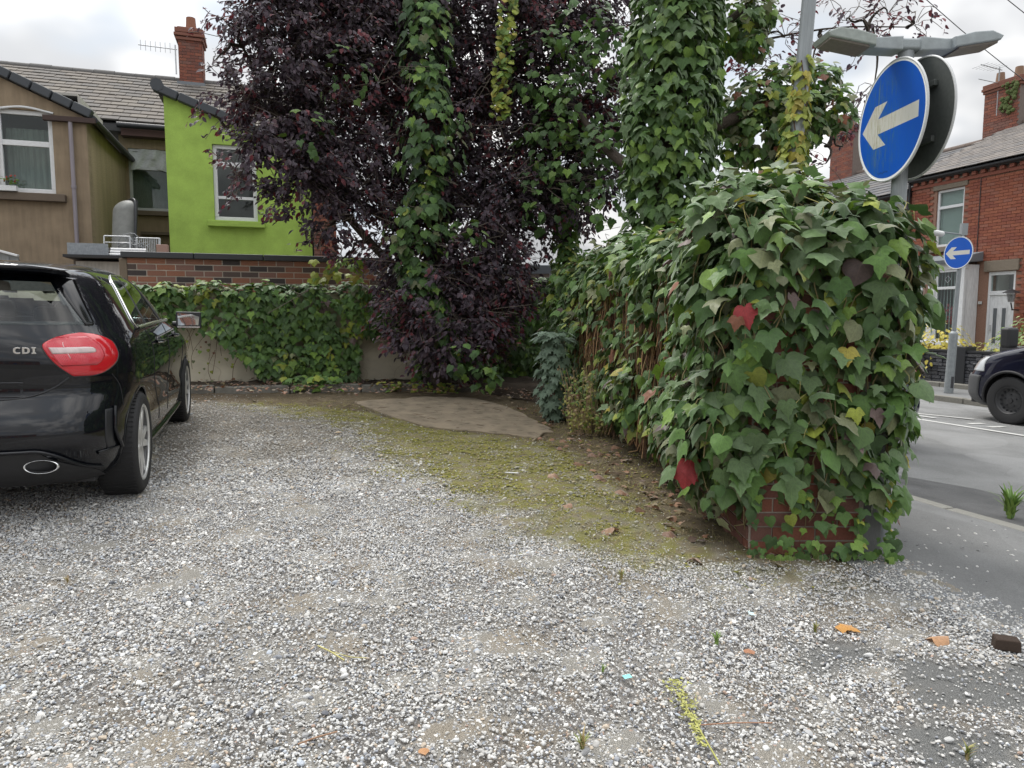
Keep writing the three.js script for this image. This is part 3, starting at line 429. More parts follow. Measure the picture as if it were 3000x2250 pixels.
// ---- flowers on the brown house's window sill
{
  const p = st(13.93, -4.33, 3.29), t = thing('flower_box', 'small plant with red and yellow flowers on the brown house sill', 'plant', [p.x, p.y, p.z], TH), r = rng(7), lf = [], fl = [];
  mesh('trough', rbox(0.34, 0.09, 0.12, 0.01, 0, 0.045, 0.04), M.upvc, t);
  for (let i = 0; i < 60; i++) { const g = new THREE.PlaneGeometry(0.04, 0.025); g.rotateX(r() * 3).rotateY(r() * 6); lf.push(g.translate((r() - 0.5) * 0.36, 0.1 + r() * 0.13, 0.05 + (r() - 0.5) * 0.14)); }
  for (let i = 0; i < 9; i++) fl.push(new THREE.IcosahedronGeometry(0.014, 0).translate((r() - 0.5) * 0.36, 0.16 + r() * 0.1, 0.08 + (r() - 0.5) * 0.1));
  mesh('leaves', merge(lf), std([0.12, 0.2, 0.04], { side: THREE.DoubleSide }), t); mesh('flowers', merge(fl), std([0.5, 0.06, 0.04]), t);
}
// ---- white rendered wall at the back of the car park
{
  const a0 = 10.28, b0 = 0.6, h = placed('rendered_wall', 'low cream rendered wall at the back of the car park, mostly under ivy', 'wall', a0, b0, 0.15), g = new THREE.BoxGeometry(7.9, 1.6, 0.22, 120, 24, 1), p = g.attributes.position;
  for (let i = 0; i < p.count; i++) { const x = p.getX(i), y = p.getY(i); p.setZ(i, p.getZ(i) + 0.008 * n2(x * 2, y * 2) + 0.003 * n2(x * 9, y * 9)); if (y > 0.79) p.setY(i, 0.68 + 0.015 * n2(x * 1.5, 4)); }
  g.computeVertexNormals();
  const cracks = texture(1024, (u, v) => { const w = 0.06 * n2(u * 6, v * 6); const c1 = Math.abs(n2(u * 7 + w, v * 2.2 + w)), c2 = Math.abs(n2(u * 16 + 5, v * 5 + w * 2)); const k = Math.min(smooth(0, 0.022, c1), 0.35 + 0.65 * smooth(0, 0.03, c2)); const d = 0.8 + 0.16 * fbm2(u * 12, v * 4, 4); return [d * lerp(0.72, 1, k), d * lerp(0.68, 1, k), d * lerp(0.62, 1, k)]; });
  mesh('wall_face', g.translate(0, 0.65, -0.11), std([0.74, 0.67, 0.52], { roughness: 0.92, map: rep(cracks, 1, 1), bumpMap: rep(grit, 6, 1.4), bumpScale: 0.004 }), h);
}
// ================================================================= TERRACE ACROSS THE ROAD (right)
// a house whose front faces the road: X to the right along the street, Z towards the road
function fronted(name, label, a0, b0, y0) { const p = st(a0, b0, y0); return thing(name, label, 'house', [p.x, p.y, p.z], TH - Math.PI / 2, 'terraced houses across the road'); }
function pitchedRoof(h, x0, x1, eY, rY, depth, cols, seed, { gauge = 0.2, w = 0.3, cap = 300 } = {}) {
  const rf = grp('roof', h), rr = rng(seed), len = Math.hypot(rY - eY, depth), N = Math.round(len / gauge), ang = Math.atan2(rY - eY, depth), list = [];
  mesh('roof_deck', (() => { const sh = new THREE.Shape([[-0.2, eY - 0.11], [depth, rY - 0.04], [2 * depth, eY - 0.16], [2 * depth, eY - 0.5], [0.02, eY - 0.2]].map(([z, y]) => new THREE.Vector2(z, y))); return new THREE.ExtrudeGeometry(sh, { depth: x1 - x0, bevelEnabled: false }).rotateY(Math.PI / 2).translate(x0, 0, 0); })(), M.felt, rf);
  const tg = cols.map((c) => tint(new THREE.BoxGeometry(w - 0.006, 0.016, gauge * 1.25), c));
  for (let j = 0; j < N; j++) for (let x = x0 + w / 2 - (j % 2 ? w / 2 : 0); x < x1; x += w) { const t = (j + 0.5) / N; list.push({ m: new THREE.Matrix4().compose(V(x, lerp(eY - 0.05, rY, t) + 0.006 + (rr() - 0.5) * 0.006, lerp(0.22, -depth, t)), new THREE.Quaternion().setFromEuler(new THREE.Euler(ang - 0.05 + (rr() - 0.5) * 0.02, 0, 0)), V(1, 1, 1)), g: Math.floor(rr() * cols.length) }); }
  pieces(rf, 'slate', list, tg, M.tile, cap);
  for (let x = x0; x < x1; x += 0.46) mesh('ridge_tile', tint(new THREE.CylinderGeometry(0.1, 0.1, 0.45, 10).rotateZ(Math.PI / 2), [0.17, 0.13, 0.11]), M.tile, rf).position.set(x + 0.22, rY + 0.0, -depth);
  return rf;
}
function stack(h, x0, x1, z, y0, y1, seed, pots) {
  const ch = grp('chimney', h), d = 0.5; mesh('stack_core', bx(x0 + 0.01, x1 - 0.01, y0, y1, z - d / 2, z + d / 2), M.darkMortar, ch);
  bricks(ch, (s, y, o) => V(s, y, z + d / 2 + o), 0, x0, x1, y0 + 0.3, y1 - 0.25, { geos: oldRed, seed, depth: 0.02, cap: 100 });
  bricks(ch, (s, y, o) => V(x0 - o, y, s), Math.PI / 2, z - d / 2, z + d / 2, y0 + 0.3, y1 - 0.25, { geos: oldRed, seed: seed + 1, depth: 0.02, cap: 60 });
  for (const [o, y, hh] of [[0.04, y1 - 0.26, 0.08], [0.07, y1 - 0.18, 0.08], [0.05, y1 - 0.1, 0.1]]) mesh('oversailing_course', rbox(x1 - x0 + 2 * o, hh - 0.008, d + 2 * o, 0.008, (x0 + x1) / 2, y + hh / 2, z), std([0.22, 0.09, 0.06], { map: rep(grain, 3) }), ch);
  pots.forEach((x) => mesh('chimney_pot', new THREE.CylinderGeometry(0.1, 0.13, 0.32, 12).translate(x, y1 + 0.15, z), std([0.28, 0.17, 0.11], { map: rep(grain, 2) }), ch));
  return ch;
}
const slateCols = [[0.19, 0.17, 0.155], [0.17, 0.155, 0.145], [0.21, 0.185, 0.165], [0.155, 0.145, 0.14]];
{
  const h = fronted('red_brick_house', 'red brick terraced house with white bay window and white front door', 15.15, 16.4, 0), W = 6.2;
  const up = [0.76, 1.55, 3.04, 4.50], bay = [0.34, 1.98, 0.5, 2.52], door = [2.33, 3.0, 0.12, 2.30], skip = (s, y, w) => [[up[0], up[1], 2.89, 4.76], [0.2, 2.12, 0.3, 2.6], [2.3, 3.03, 0, 2.58]].some(([a, b, c, d]) => s + w / 2 > a && s - w / 2 < b && y > c && y < d);
  mesh('wall', slab([[0, -0.4], [W, -0.4], [W, 4.82], [0, 4.82]], [up, bay, [door[0], door[1], -0.3, door[3]]], 0.25).translate(0, 0, -0.012), std([0.30, 0.17, 0.12], { map: rep(grain, 2) }), h);
  bricks(h, (s, y, o) => V(s, y, o), 0, 0, W, -0.2, 4.62, { geos: redBrick, seed: 51, depth: 0.03, skip, joint: 0.009 });
  // dentil eaves course and gutter
  mesh('eaves_course', bx(0, W, 4.63, 4.71, 0, 0.04), std([0.26, 0.085, 0.055], { map: rep(grain, 4) }), h);
  for (let x = 0.1; x < W; x += 0.24) mesh('dentil', bx(x, x + 0.11, 4.72, 4.8, 0.0, 0.08), std([0.26, 0.09, 0.06]), h);
  mesh('gutter', rod(V(0, 4.86, 0.16), V(W, 4.86, 0.16), 0.042), M.blackTrim, h);
  mesh('downpipe', rod(V(-0.02, 0, 0.09), V(-0.02, 4.82, 0.09), 0.036), M.blackTrim, h); mesh('cable', rod(V(2.0, 1.0, 0.02), V(2.0, 4.6, 0.02), 0.01), M.blackTrim, h);
  const w = casement(h, ...up, -0.05, { bar: 0.06, transom: 4.05 });
  for (let i = 0; i < 9; i++) mesh('blind_slat', box(0.078, 1.36, 0.004, 0, 0, 0).rotateY(0.5).translate(up[0] + 0.07 + i * 0.083, 3.77, -0.16), M.blind, w);
  room(w, ...up, -0.27); mesh('lintel', rbox(0.98, 0.25, 0.14, 0.01, 1.155, 4.63, -0.04), M.stone, w); mesh('sill', rbox(1.02, 0.13, 0.2, 0.01, 1.155, 2.96, 0.02), M.stone, w);
  // bay window: sloping lead roof, white posts, three lights
  const b = grp('bay_window', h), z = 0.42;
  mesh('bay_roof', (() => { const s = new THREE.Shape([[0, 2.6], [z + 0.14, 2.56], [z + 0.16, 2.62], [z - 0.05, 2.72], [0, 2.8]].map(([x, y]) => new THREE.Vector2(x, y))); return new THREE.ExtrudeGeometry(s, { depth: 1.98, bevelEnabled: true, bevelSize: 0.02, bevelThickness: 0.02, bevelSegments: 2 }).rotateY(-Math.PI / 2).translate(2.16, 0, 0); })(), M.lead, b);
  mesh('cornice', rbox(1.84, 0.17, 0.1, 0.012, 1.17, 2.48, z), M.upvc, b); mesh('plinth', bx(0.26, 2.06, -0.2, 0.5, 0.01, z - 0.03), std([0.28, 0.1, 0.065], { map: rep(grain, 4) }), b); mesh('bay_sill', rbox(1.9, 0.1, 0.16, 0.012, 1.16, 0.54, z + 0.01), M.upvc, b);
  for (const x of [0.3, 1.18, 2.0]) mesh('post', rbox(0.16, 1.9, 0.11, 0.012, x, 1.5, z), M.upvc, b);
  for (const [x0, x1] of [[0.38, 1.1], [1.26, 1.92]]) { mesh('light_rail', rbox(x1 - x0, 0.07, 0.07, 0.01, (x0 + x1) / 2, 1.94, z), M.upvc, b); mesh('light_frame', merge([bx(x0, x0 + 0.06, 0.58, 2.4, z - 0.03, z + 0.02), bx(x1 - 0.06, x1, 0.58, 2.4, z - 0.03, z + 0.02), bx(x0, x1, 0.58, 0.64, z - 0.028, z + 0.022), bx(x0, x1, 2.34, 2.4, z - 0.028, z + 0.022)]), M.upvc, b); mesh('pane', bx(x0 + 0.06, x1 - 0.06, 0.64, 1.9, z - 0.01, z), M.glass, b); mesh('top_pane', bx(x0 + 0.06, x1 - 0.06, 1.98, 2.34, z - 0.01, z), M.glass, b); }
  mesh('lead_diamond', merge([0, 1, 2, 3].map((i) => rod(V(1.59 + [0, 0.08, 0, -0.08][i], 2.16 + [0.09, 0, -0.09, 0][i], z + 0.004), V(1.59 + [0.08, 0, -0.08, 0][i], 2.16 + [0, -0.09, 0, 0.09][i], z + 0.004), 0.006))), std([0.5, 0.5, 0.52]), b);
  for (let i = 0; i < 8; i++) mesh('blind_slat', box(0.088, 1.7, 0.004).rotateY(0.25).translate(0.42 + i * 0.09, 1.5, z - 0.12), M.blind, b);
  for (let i = 0; i < 7; i++) mesh('blind_slat', box(0.02, 1.7, 0.004).translate(1.32 + i * 0.09, 1.5, z - 0.12), M.blind, b);
  mesh('side_cheek', merge([bx(0.22, 0.3, 0.5, 2.5, 0, z - 0.02), bx(2.0, 2.08, 0.5, 2.5, 0, z - 0.02)]), M.upvc, b); room(b, ...bay, -0.27, 2.2);
  const vase = mesh('red_flowers', (() => { const r = rng(9), l = []; for (let i = 0; i < 26; i++) l.push(new THREE.IcosahedronGeometry(0.05, 0).translate(1.5 + (r() - 0.5) * 0.26, 1.3 + (r() - 0.5) * 0.5, z - 0.2 + (r() - 0.5) * 0.1)); return merge(l); })(), std([0.4, 0.03, 0.04]), b);
  const d = grp('front_door', h), [dx0, dx1] = door; mesh('door_frame', merge([bx(dx0 - 0.06, dx0 + 0.05, 0.1, 2.3, -0.1, -0.02), bx(dx1 - 0.05, dx1 + 0.06, 0.1, 2.3, -0.1, -0.02), bx(dx0 + 0.05, dx1 - 0.05, 2.22, 2.3, -0.1, -0.02), bx(dx0 + 0.05, dx1 - 0.05, 1.74, 1.84, -0.1, -0.02)]), M.upvc, d);
  mesh('fanlight', bx(dx0 + 0.05, dx1 - 0.05, 1.84, 2.22, -0.07, -0.06), M.glass, d); mesh('door_leaf', bx(dx0 + 0.05, dx1 - 0.05, 0.1, 1.74, -0.1, -0.05), M.upvc, d); mesh('hall', bx(dx0, dx1, 0, 2.3, -0.7, -0.65), std([0.2, 0.2, 0.19]), d);
  for (const x of [dx0 + 0.17, dx0 + 0.39]) { mesh('door_pane', rbox(0.1, 0.85, 0.012, 0.004, x + 0.03, 1.0, -0.045), std([0.1, 0.11, 0.12], { roughness: 0.15 }), d); mesh('pane_moulding', merge([bx(x - 0.035, x - 0.02, 0.55, 1.45, -0.05, -0.035), bx(x + 0.08, x + 0.095, 0.55, 1.45, -0.05, -0.035)]), M.upvc, d); }
  mesh('door_handle', rbox(0.03, 0.16, 0.04, 0.008, dx0 + 0.1, 0.95, -0.03), M.chrome, d); mesh('door_lintel', rbox(0.86, 0.26, 0.1, 0.01, 2.66, 2.44, 0.0), M.stone, d); mesh('doorstep', bx(dx0 - 0.1, dx1 + 0.1, -0.2, 0.1, 0.0, 0.3), M.stone, d);
  mesh('wall_vent', rbox(0.09, 0.07, 0.03, 0.006, 2.17, 1.56, 0.02), std([0.5, 0.5, 0.48]), h);
  pitchedRoof(h, -0.05, W, 4.98, 6.66, 3.6, slateCols, 52);
  const ch = stack(h, -0.75, 0.3, -3.6, 6.1, 7.95, 53, [-0.5, 0.05]);
  mesh('moss', (() => { const r = rng(10), l = []; for (let i = 0; i < 60; i++) l.push(new THREE.IcosahedronGeometry(0.03 + r() * 0.05, 0).translate(-0.1 + (r() - 0.3) * 0.5, 7.0 + r() * 0.9, -3.33 + r() * 0.04)); return merge(l); })(), std([0.09, 0.12, 0.035]), ch);
}
{
  const h = fronted('brick_terrace_house', 'lower brick terraced house left of the black downpipe, under a grey tiled roof', 24.4, 16.4, 0), W = 9.15;
  mesh('wall', bx(0, W, -0.4, 4.5, -0.3, -0.012), std([0.28, 0.14, 0.1], { map: rep(grain, 3) }), h);
  bricks(h, (s, y, o) => V(s, y, o), 0, W - 2.4, W - 0.05, 2.2, 4.4, { geos: redBrick, seed: 55, depth: 0.03, cap: 200 });
  for (let x = 5.2; x < W; x += 0.24) mesh('dentil', bx(x, x + 0.11, 4.42, 4.5, 0.0, 0.08), std([0.26, 0.09, 0.06]), h);
  mesh('gutter', rod(V(0, 4.58, 0.16), V(W - 0.1, 4.58, 0.16), 0.055), M.blackTrim, h);
  pitchedRoof(h, 0, W, 4.68, 6.4, 3.6, [[0.12, 0.12, 0.125], [0.135, 0.13, 0.13], [0.105, 0.107, 0.115], [0.15, 0.14, 0.135]], 56, { gauge: 0.3, w: 0.33 });
  stack(h, 2.4, 3.5, -3.6, 5.9, 8.15, 57, [2.65, 3.2]);
}
{
  const h = fronted('distant_terrace_house', 'distant brick terraced house whose chimney shows under the ivy branch', 33, 16.4, 0), W = 8.5;
  mesh('wall', bx(0, W, -0.4, 4.4, -0.3, 0), std([0.28, 0.13, 0.09], { map: rep(grain, 3) }), h); pitchedRoof(h, 0, W, 4.5, 6.2, 3.6, slateCols, 58, { gauge: 0.3, w: 0.33, cap: 60 });
  stack(h, 5.2, 7.2, -3.6, 5.8, 7.35, 59, [5.9, 6.6]);
}
for (const [a, b, y, lab] of [[15.5, 19.75, 7.6, 'television aerial on the right-hand brick chimney'], [26.7, 19.9, 7.3, 'spindly television aerial on the distant chimney']]) {
  const p = st(a, b, y), t = thing('television_aerial', lab, 'aerial', [p.x, p.y, p.z], TH), mt = std([0.35, 0.36, 0.37], { metalness: 0.5, roughness: 0.5 });
  mesh('mast', rod(V(0, -0.6, 0), V(0, 0.75, 0), 0.018), mt, t); mesh('boom', rod(V(-0.85, 0.7, 0.1), V(0.1, 0.68, 0), 0.012), mt, t); mesh('lower_boom', rod(V(-0.9, 0.3, 0.1), V(0.1, 0.3, 0), 0.01), mt, t);
  for (let i = 0; i < 6; i++) mesh('element', rod(V(-0.8 + i * 0.14, 0.69, -0.2), V(-0.8 + i * 0.14, 0.69, 0.3), 0.006), mt, t);
}
{ // black painted stone garden wall
  const h = placed('garden_wall', 'low black painted stone garden wall in front of the brick house', 'wall', 12, 13.3, -0.26), r = rng(61), list = [];
  mesh('wall_core', bx(0.015, 0.26, 0, 0.74, -3.4, 4.4), M.blackTrim, h); mesh('coping', bx(-0.02, 0.28, 0.74, 0.78, -3.4, 4.4), M.blackTrim, h);
  const cols = [[0.038, 0.04, 0.05], [0.05, 0.052, 0.062], [0.03, 0.031, 0.038]].map((c) => tint(new RoundedBoxGeometry(1, 1, 1, 1, 0.12), c));
  for (let y = 0.005; y < 0.72;) { const hh = 0.045 + r() * 0.04; for (let z = -3.3; z < 4.3;) { const l = 0.12 + r() * 0.3; list.push({ m: new THREE.Matrix4().compose(V(0.01 - r() * 0.02, y + hh / 2, z + l / 2), new THREE.Quaternion(), V(0.07, hh - 0.008, l - 0.01)), g: Math.floor(r() * 3) }); z += l; } y += hh; }
  pieces(h, 'stone', list, cols, std([1, 1, 1], { vertexColors: true, roughness: 0.55, bumpMap: rep(grit, 0.6), bumpScale: 0.01 }), 280);
  mesh('pier', rbox(0.3, 0.86, 0.2, 0.01, 0.1, 0.43, 1.15), M.blackTrim, h);
}
{ const p = st(19, 15, -0.28), o = mesh('front_garden', new THREE.BoxGeometry(3.0, 0.2, 30), std([0.08, 0.075, 0.05], { map: rep(grain, 6) }), scene); o.position.copy(p); o.rotation.y = TH; o.userData.kind = 'structure'; }
// ---- wires
{
  const w = (name, pts, r, lab) => tag(mesh(name, tube(pts, r, 24, 5), std([0.1, 0.1, 0.1]), scene), lab, 'cable');
  w('overhead_cable', [[2.6, 6.95, -8.9], [5.3, 5.8, -10], [6.7, 5.22, -10.6], [8.24, 4.62, -11.2], [13.0, 3.1, -13.2]], 0.006, 'thin overhead cable slanting down behind the large blue sign');
  w('overhead_cable', [[5.0, 6.1, -9.2], [6.65, 5.6, -10], [7.66, 5.33, -10.5], [12.5, 4.2, -13]], 0.006, 'overhead cable crossing the top right corner of the sky');
}
// ================================================================= SIGNS AND POSTS
const signBlue = (() => { // blue face, white arrow pointing left, thin white border, algae streaks
  const c = document.createElement('canvas'); c.width = c.height = 1024; const x = c.getContext('2d'); x.fillStyle = '#f0f1ef'; x.fillRect(0, 0, 1024, 1024); x.fillStyle = '#0a54b6'; x.beginPath(); x.arc(512, 512, 488, 0, 7); x.fill();
  x.fillStyle = '#c9c8c0'; x.beginPath(); for (const [i, [px, py]] of [[66, 512], [262, 322], [452, 322], [320, 444], [912, 444], [912, 580], [320, 580], [452, 702], [262, 702]].entries()) i ? x.lineTo(px, py) : x.moveTo(px, py); x.closePath(); x.fill(); return c;
})();
function signTex(dirty) {
  const c = document.createElement('canvas'); c.width = c.height = 1024; const x = c.getContext('2d'); x.drawImage(signBlue, 0, 0);
  if (dirty) { const r = rng(71); for (let i = 0; i < 900; i++) { const px = 150 + Math.pow(r(), 1.3) * 720, py = 60 + r() * 800, l = 20 + r() * 120; x.fillStyle = `rgba(${120 + r() * 40},${115 + r() * 30},${70 + r() * 40},${(0.04 + r() * 0.2) * (0.3 + 1.6 * Math.exp(-Math.pow((px - 330) / 130, 2)) + 0.9 * Math.exp(-Math.pow((px - 560) / 70, 2)))})`; x.fillRect(px, py, 2 + r() * 5, l); }
    x.fillStyle = 'rgba(30,50,70,0.75)'; for (let i = 0; i < 26; i++) x.fillRect(350 + i * 6 + r() * 3, 930 + r() * 14, 4, 6 + r() * 9); }
  const t = new THREE.CanvasTexture(c); t.colorSpace = THREE.SRGBColorSpace; return t;
}
const signGrey = std([0.085, 0.095, 0.09], { roughness: 0.6, map: rep(grain, 2) });
// disc facing +z, printed face on the front
function disc(parent, r, face, back, name) {
  const g = grp(name, parent), f = mesh('sign_face', new THREE.CircleGeometry(r, 64).translate(0, 0, 0.0035), face, g); mesh('sign_plate', new THREE.CylinderGeometry(r, r, 0.006, 64).rotateX(Math.PI / 2), back, g);
  mesh('sign_rim', new THREE.TorusGeometry(r, 0.006, 8, 72), back === signGrey ? std([0.55, 0.56, 0.56], { roughness: 0.4 }) : back, g);
  for (const y of [-r * 0.45, r * 0.45]) mesh('channel', rbox(r * 1.1, 0.03, 0.02, 0.004, 0, y, -0.014), back, g);
  return g;
}
{ // tall sign with two lamps, beside the ivy pillar
  const sx = 2.03, sz = -3.75, gy = groundH(sx, sz), t = thing('road_sign', 'large lit blue one-way arrow sign on a galvanised post beside the ivy pillar', 'sign', [sx, gy, sz], 0, 'blue arrow signs'), top = 2.56 - gy;
  mesh('post', rod(V(0, 0, 0), V(0.0, top, 0), 0.038, 24), M.galv, t);
  const q = R(-87), n = V(Math.sin(q), 0, Math.cos(q)), f = disc(t, 0.3, phy([1, 1, 1], { map: signTex(true), roughness: 0.35 }), signGrey, 'arrow_sign'); f.position.copy(n).multiplyScalar(0.062).add(V(0, 2.215 - gy, 0)); f.rotation.y = q;
  const bk = disc(t, 0.3, phy([1, 1, 1], { map: signTex(false), roughness: 0.35 }), signGrey, 'rear_sign'); bk.position.copy(n).multiplyScalar(-0.075).add(V(0, 2.225 - gy, 0)); bk.rotation.y = q + Math.PI;
  mesh('sticker', new THREE.PlaneGeometry(0.03, 0.035).translate(0.07, 0.12, -0.0045).rotateY(0), std([0.5, 0.52, 0.52], { side: THREE.DoubleSide }), bk);
  // twin lantern: a cap on the post and an arm with a flat lamp head each way
  const hd = grp('lantern', t); hd.position.set(0, top - 0.02, 0); hd.rotation.y = q; hd.scale.set(0.92, 0.8, 0.88);       // +z looks along the front sign's normal
  mesh('cap', rbox(0.1, 0.075, 0.2, 0.02, 0, 0.06, 0), M.greyPaint, hd);
  for (const s of [1, -1]) {
    const side = (pts, w) => { const sh = new THREE.Shape(pts.map(([z, y]) => new THREE.Vector2(z, y))); return new THREE.ExtrudeGeometry(sh, { depth: w, bevelEnabled: true, bevelSize: 0.008, bevelThickness: 0.008, bevelSegments: 2 }).translate(0, 0, -w / 2).rotateY(-Math.PI / 2).rotateY(s > 0 ? 0 : Math.PI); };
    mesh('arm', side([[0.06, 0.025], [0.2, 0.03], [0.3, 0.04], [0.3, 0.09], [0.2, 0.085], [0.06, 0.095]], 0.1), M.greyPaint, hd);
    mesh('lamp_head', side([[0.24, 0.035], [0.5, 0.085], [0.51, 0.1], [0.45, 0.125], [0.35, 0.115], [0.24, 0.085]], 0.17), s > 0 ? std([0.36, 0.40, 0.37], { roughness: 0.5, map: rep(grain, 2) }) : M.greyPaint, hd);
    mesh('lamp_lens', side([[0.27, 0.027], [0.49, 0.07], [0.49, 0.076], [0.27, 0.034]], 0.14), std([0.23, 0.2, 0.17], { roughness: 0.3, map: rep(grain, 3) }), hd);
  }
}
{ // the smaller sign across the road
  const p = st(10.15, 12.14, -0.245), t = thing('road_sign', 'small distant blue one-way arrow sign on a leaning grey post across the road', 'sign', [p.x, p.y, p.z], 0, 'blue arrow signs'); t.rotation.z = R(-1.6);
  mesh('base_tube', new THREE.CylinderGeometry(0.075, 0.082, 1.12, 18).translate(0, 0.56, 0), M.galv, t); mesh('base_shoulder', new THREE.SphereGeometry(0.075, 16, 8, 0, 6.3, 0, 1.57).translate(0, 1.12, 0), M.galv, t); mesh('post', rod(V(0, 1.1, 0), V(0, 3.14, 0), 0.04, 16), M.galv, t);
  const q = R(-72), f = disc(t, 0.3, phy([1, 1, 1], { map: signTex(false), roughness: 0.35 }), std([0.4, 0.42, 0.44], { roughness: 0.5 }), 'arrow_sign'); f.position.set(Math.sin(q) * 0.06, 2.66, Math.cos(q) * 0.06); f.rotation.y = q;
  mesh('lamp_arm', rod(V(0, 3.0, 0), V(-0.5, 3.03, 0.12), 0.012), M.galv, t); mesh('lamp_head', new THREE.CapsuleGeometry(0.055, 0.16, 6, 12).rotateZ(Math.PI / 2 - 0.15).translate(-0.55, 3.0, 0.13), std([0.62, 0.63, 0.62], { roughness: 0.4 }), t); mesh('post_cap', box(0.11, 0.22, 0.08, 0.02, 3.1, 0), M.galv, t);
  mesh('scuffs', bx(-0.02, 0.03, 0.1, 0.32, 0.078, 0.084), std([0.05, 0.05, 0.055]), t);
}
{ // lamp post with yellowing ivy (the ivy is built with the other ivy)
  const t = thing('lamp_post', 'tall grey lamp post leaning right, wrapped in yellowing ivy', 'lamp post', [2.33, groundH(2.33, -6.3), -6.3]);
  mesh('column', new THREE.CylinderGeometry(0.055, 0.065, 7.2, 20).translate(0, 3.6, 0).applyMatrix4(new THREE.Matrix4().makeRotationZ(R(-3.2))), M.galv, t);
  mesh('lantern_arm', rod(V(0.4, 7.15, 0), V(1.3, 7.3, 0), 0.03), M.galv, t); mesh('lantern_head', rbox(0.5, 0.1, 0.2, 0.03, 1.5, 7.32, 0), M.greyPaint, t);
}
// ================================================================= LEAVES
const leafMap = texture(256, (u, v) => {
  const x = (u - 0.5) * 1.2, y = v * 1.2 - 1.0, ang = Math.atan2(x, -y), d = Math.hypot(x, y); let vein = 0;
  for (const a of [0, 0.82, -0.82, 1.55, -1.55]) { const off = Math.abs(Math.sin(ang - a)) * d; if (Math.cos(ang - a) > 0) vein = Math.max(vein, smooth(0.03, 0.006, off) * (1 - 0.5 * d)); }
  for (const a of [0, 0.82, -0.82]) { const s = d * Math.cos(ang - a), o = d * Math.sin(ang - a), k = Math.abs(((s - Math.abs(o) * 0.9) * 7) % 1); if (s > 0 && Math.abs(o) < 0.3) vein = Math.max(vein, 0.45 * smooth(0.14, 0.02, Math.min(k, 1 - k))); }
  const m = 0.84 + 0.12 * n2(u * 6, v * 6) + 0.08 * n2(u * 24, v * 24);
  return [m + vein * 0.26, m + vein * 0.24, m + vein * 0.12];
});
function leafGeo(outline, cx, cy, bend, fold, seed = 0) {
  const n = outline.length, pts = [[cx, cy], ...outline.map(([x, y]) => [lerp(cx, x, 0.55), lerp(cy, y, 0.55)]), ...outline], pos = [], uv = [], idx = [];
  for (const [x, y] of pts) { pos.push(x, y, -bend * (x * x * 0.9 + (y + 0.35) * (y + 0.35) * 0.6) + fold * Math.abs(x) + 0.03 * Math.sin(x * 9 + seed) * Math.cos(y * 7 + seed)); uv.push((x + 0.6) / 1.2, (y + 1) / 1.2); }
  for (let i = 0; i < n; i++) { const j = (i + 1) % n; idx.push(0, 1 + i, 1 + j, 1 + i, 1 + n + i, 1 + n + j, 1 + i, 1 + n + j, 1 + j); }
  const g = new THREE.BufferGeometry(); g.setAttribute('position', new THREE.Float32BufferAttribute(pos, 3)); g.setAttribute('uv', new THREE.Float32BufferAttribute(uv, 2)); g.setIndex(idx); g.computeVertexNormals(); return g;
}
const mirrorX = (half) => [...half, ...half.slice(1, -1).reverse().map(([x, y]) => [-x, y])];
const ccw = (o) => o.slice().reverse();
const ivyHalf = [[0, 0.0], [0.1, 0.13], [0.26, 0.17], [0.40, 0.10], [0.45, 0.0], [0.51, -0.09], [0.55, -0.2], [0.65, -0.42], [0.53, -0.39], [0.45, -0.45], [0.33, -0.47], [0.31, -0.57], [0.24, -0.63], [0.22, -0.75], [0.13, -0.83], [0.08, -0.93], [0, -1.06]];
const ivyHalf3 = [[0, 0.0], [0.14, 0.12], [0.3, 0.1], [0.42, -0.02], [0.6, -0.12], [0.7, -0.3], [0.54, -0.34], [0.4, -0.36], [0.26, -0.46], [0.25, -0.66], [0.14, -0.84], [0, -1.12]];
const ivyHalf2 = [[0, 0.02], [0.2, 0.14], [0.42, 0.08], [0.52, -0.14], [0.5, -0.4], [0.36, -0.6], [0.18, -0.8], [0, -0.98]];
const mapleHalf = [[0, 0.0], [0.14, 0.1], [0.42, 0.2], [0.34, 0.02], [0.6, -0.2], [0.36, -0.28], [0.44, -0.6], [0.18, -0.5], [0, -1.0]];
const ovalHalf = [[0, 0], [0.2, -0.18], [0.27, -0.45], [0.19, -0.75], [0, -1]];
const ivyLeaves = [leafGeo(ccw(mirrorX(ivyHalf)), 0, -0.3, 0.34, -0.05, 0), leafGeo(ccw(mirrorX(ivyHalf)), 0.02, -0.28, 0.12, 0.2, 2), leafGeo(ccw(mirrorX(ivyHalf2)), 0, -0.35, 0.4, -0.12, 4), leafGeo(ccw(mirrorX(ivyHalf3)), 0, -0.3, 0.55, 0.12, 6), leafGeo(ccw(mirrorX(ivyHalf).map(([x, y]) => [x * (x > 0 ? 1.12 : 0.85), y + 0.12 * x])), 0.03, -0.3, 0.7, -0.2, 8)];
const mapleLeaves = [leafGeo(ccw(mirrorX(mapleHalf)), 0, -0.25, 0.25, 0.05, 1)];
const plumLeaves = [leafGeo(ccw(mirrorX(ovalHalf)), 0, -0.45, 0.3, 0.35, 1), leafGeo(ccw(mirrorX(ovalHalf)), 0, -0.45, 0.7, 0.25, 3)];
const leafMats = new Map();
function leafMat(c, k) { const key = c.join() + k; if (!leafMats.has(key)) leafMats.set(key, phy(c, k === 'plum' ? { roughness: 0.9, clearcoat: 0.35, clearcoatRoughness: 0.4, transmission: 0.34, side: THREE.DoubleSide } : { roughness: 0.9, clearcoat: 0.34, clearcoatRoughness: 0.36, transmission: 0.3, map: leafMap, side: THREE.DoubleSide })); return leafMats.get(key); }
const m4 = new THREE.Matrix4();
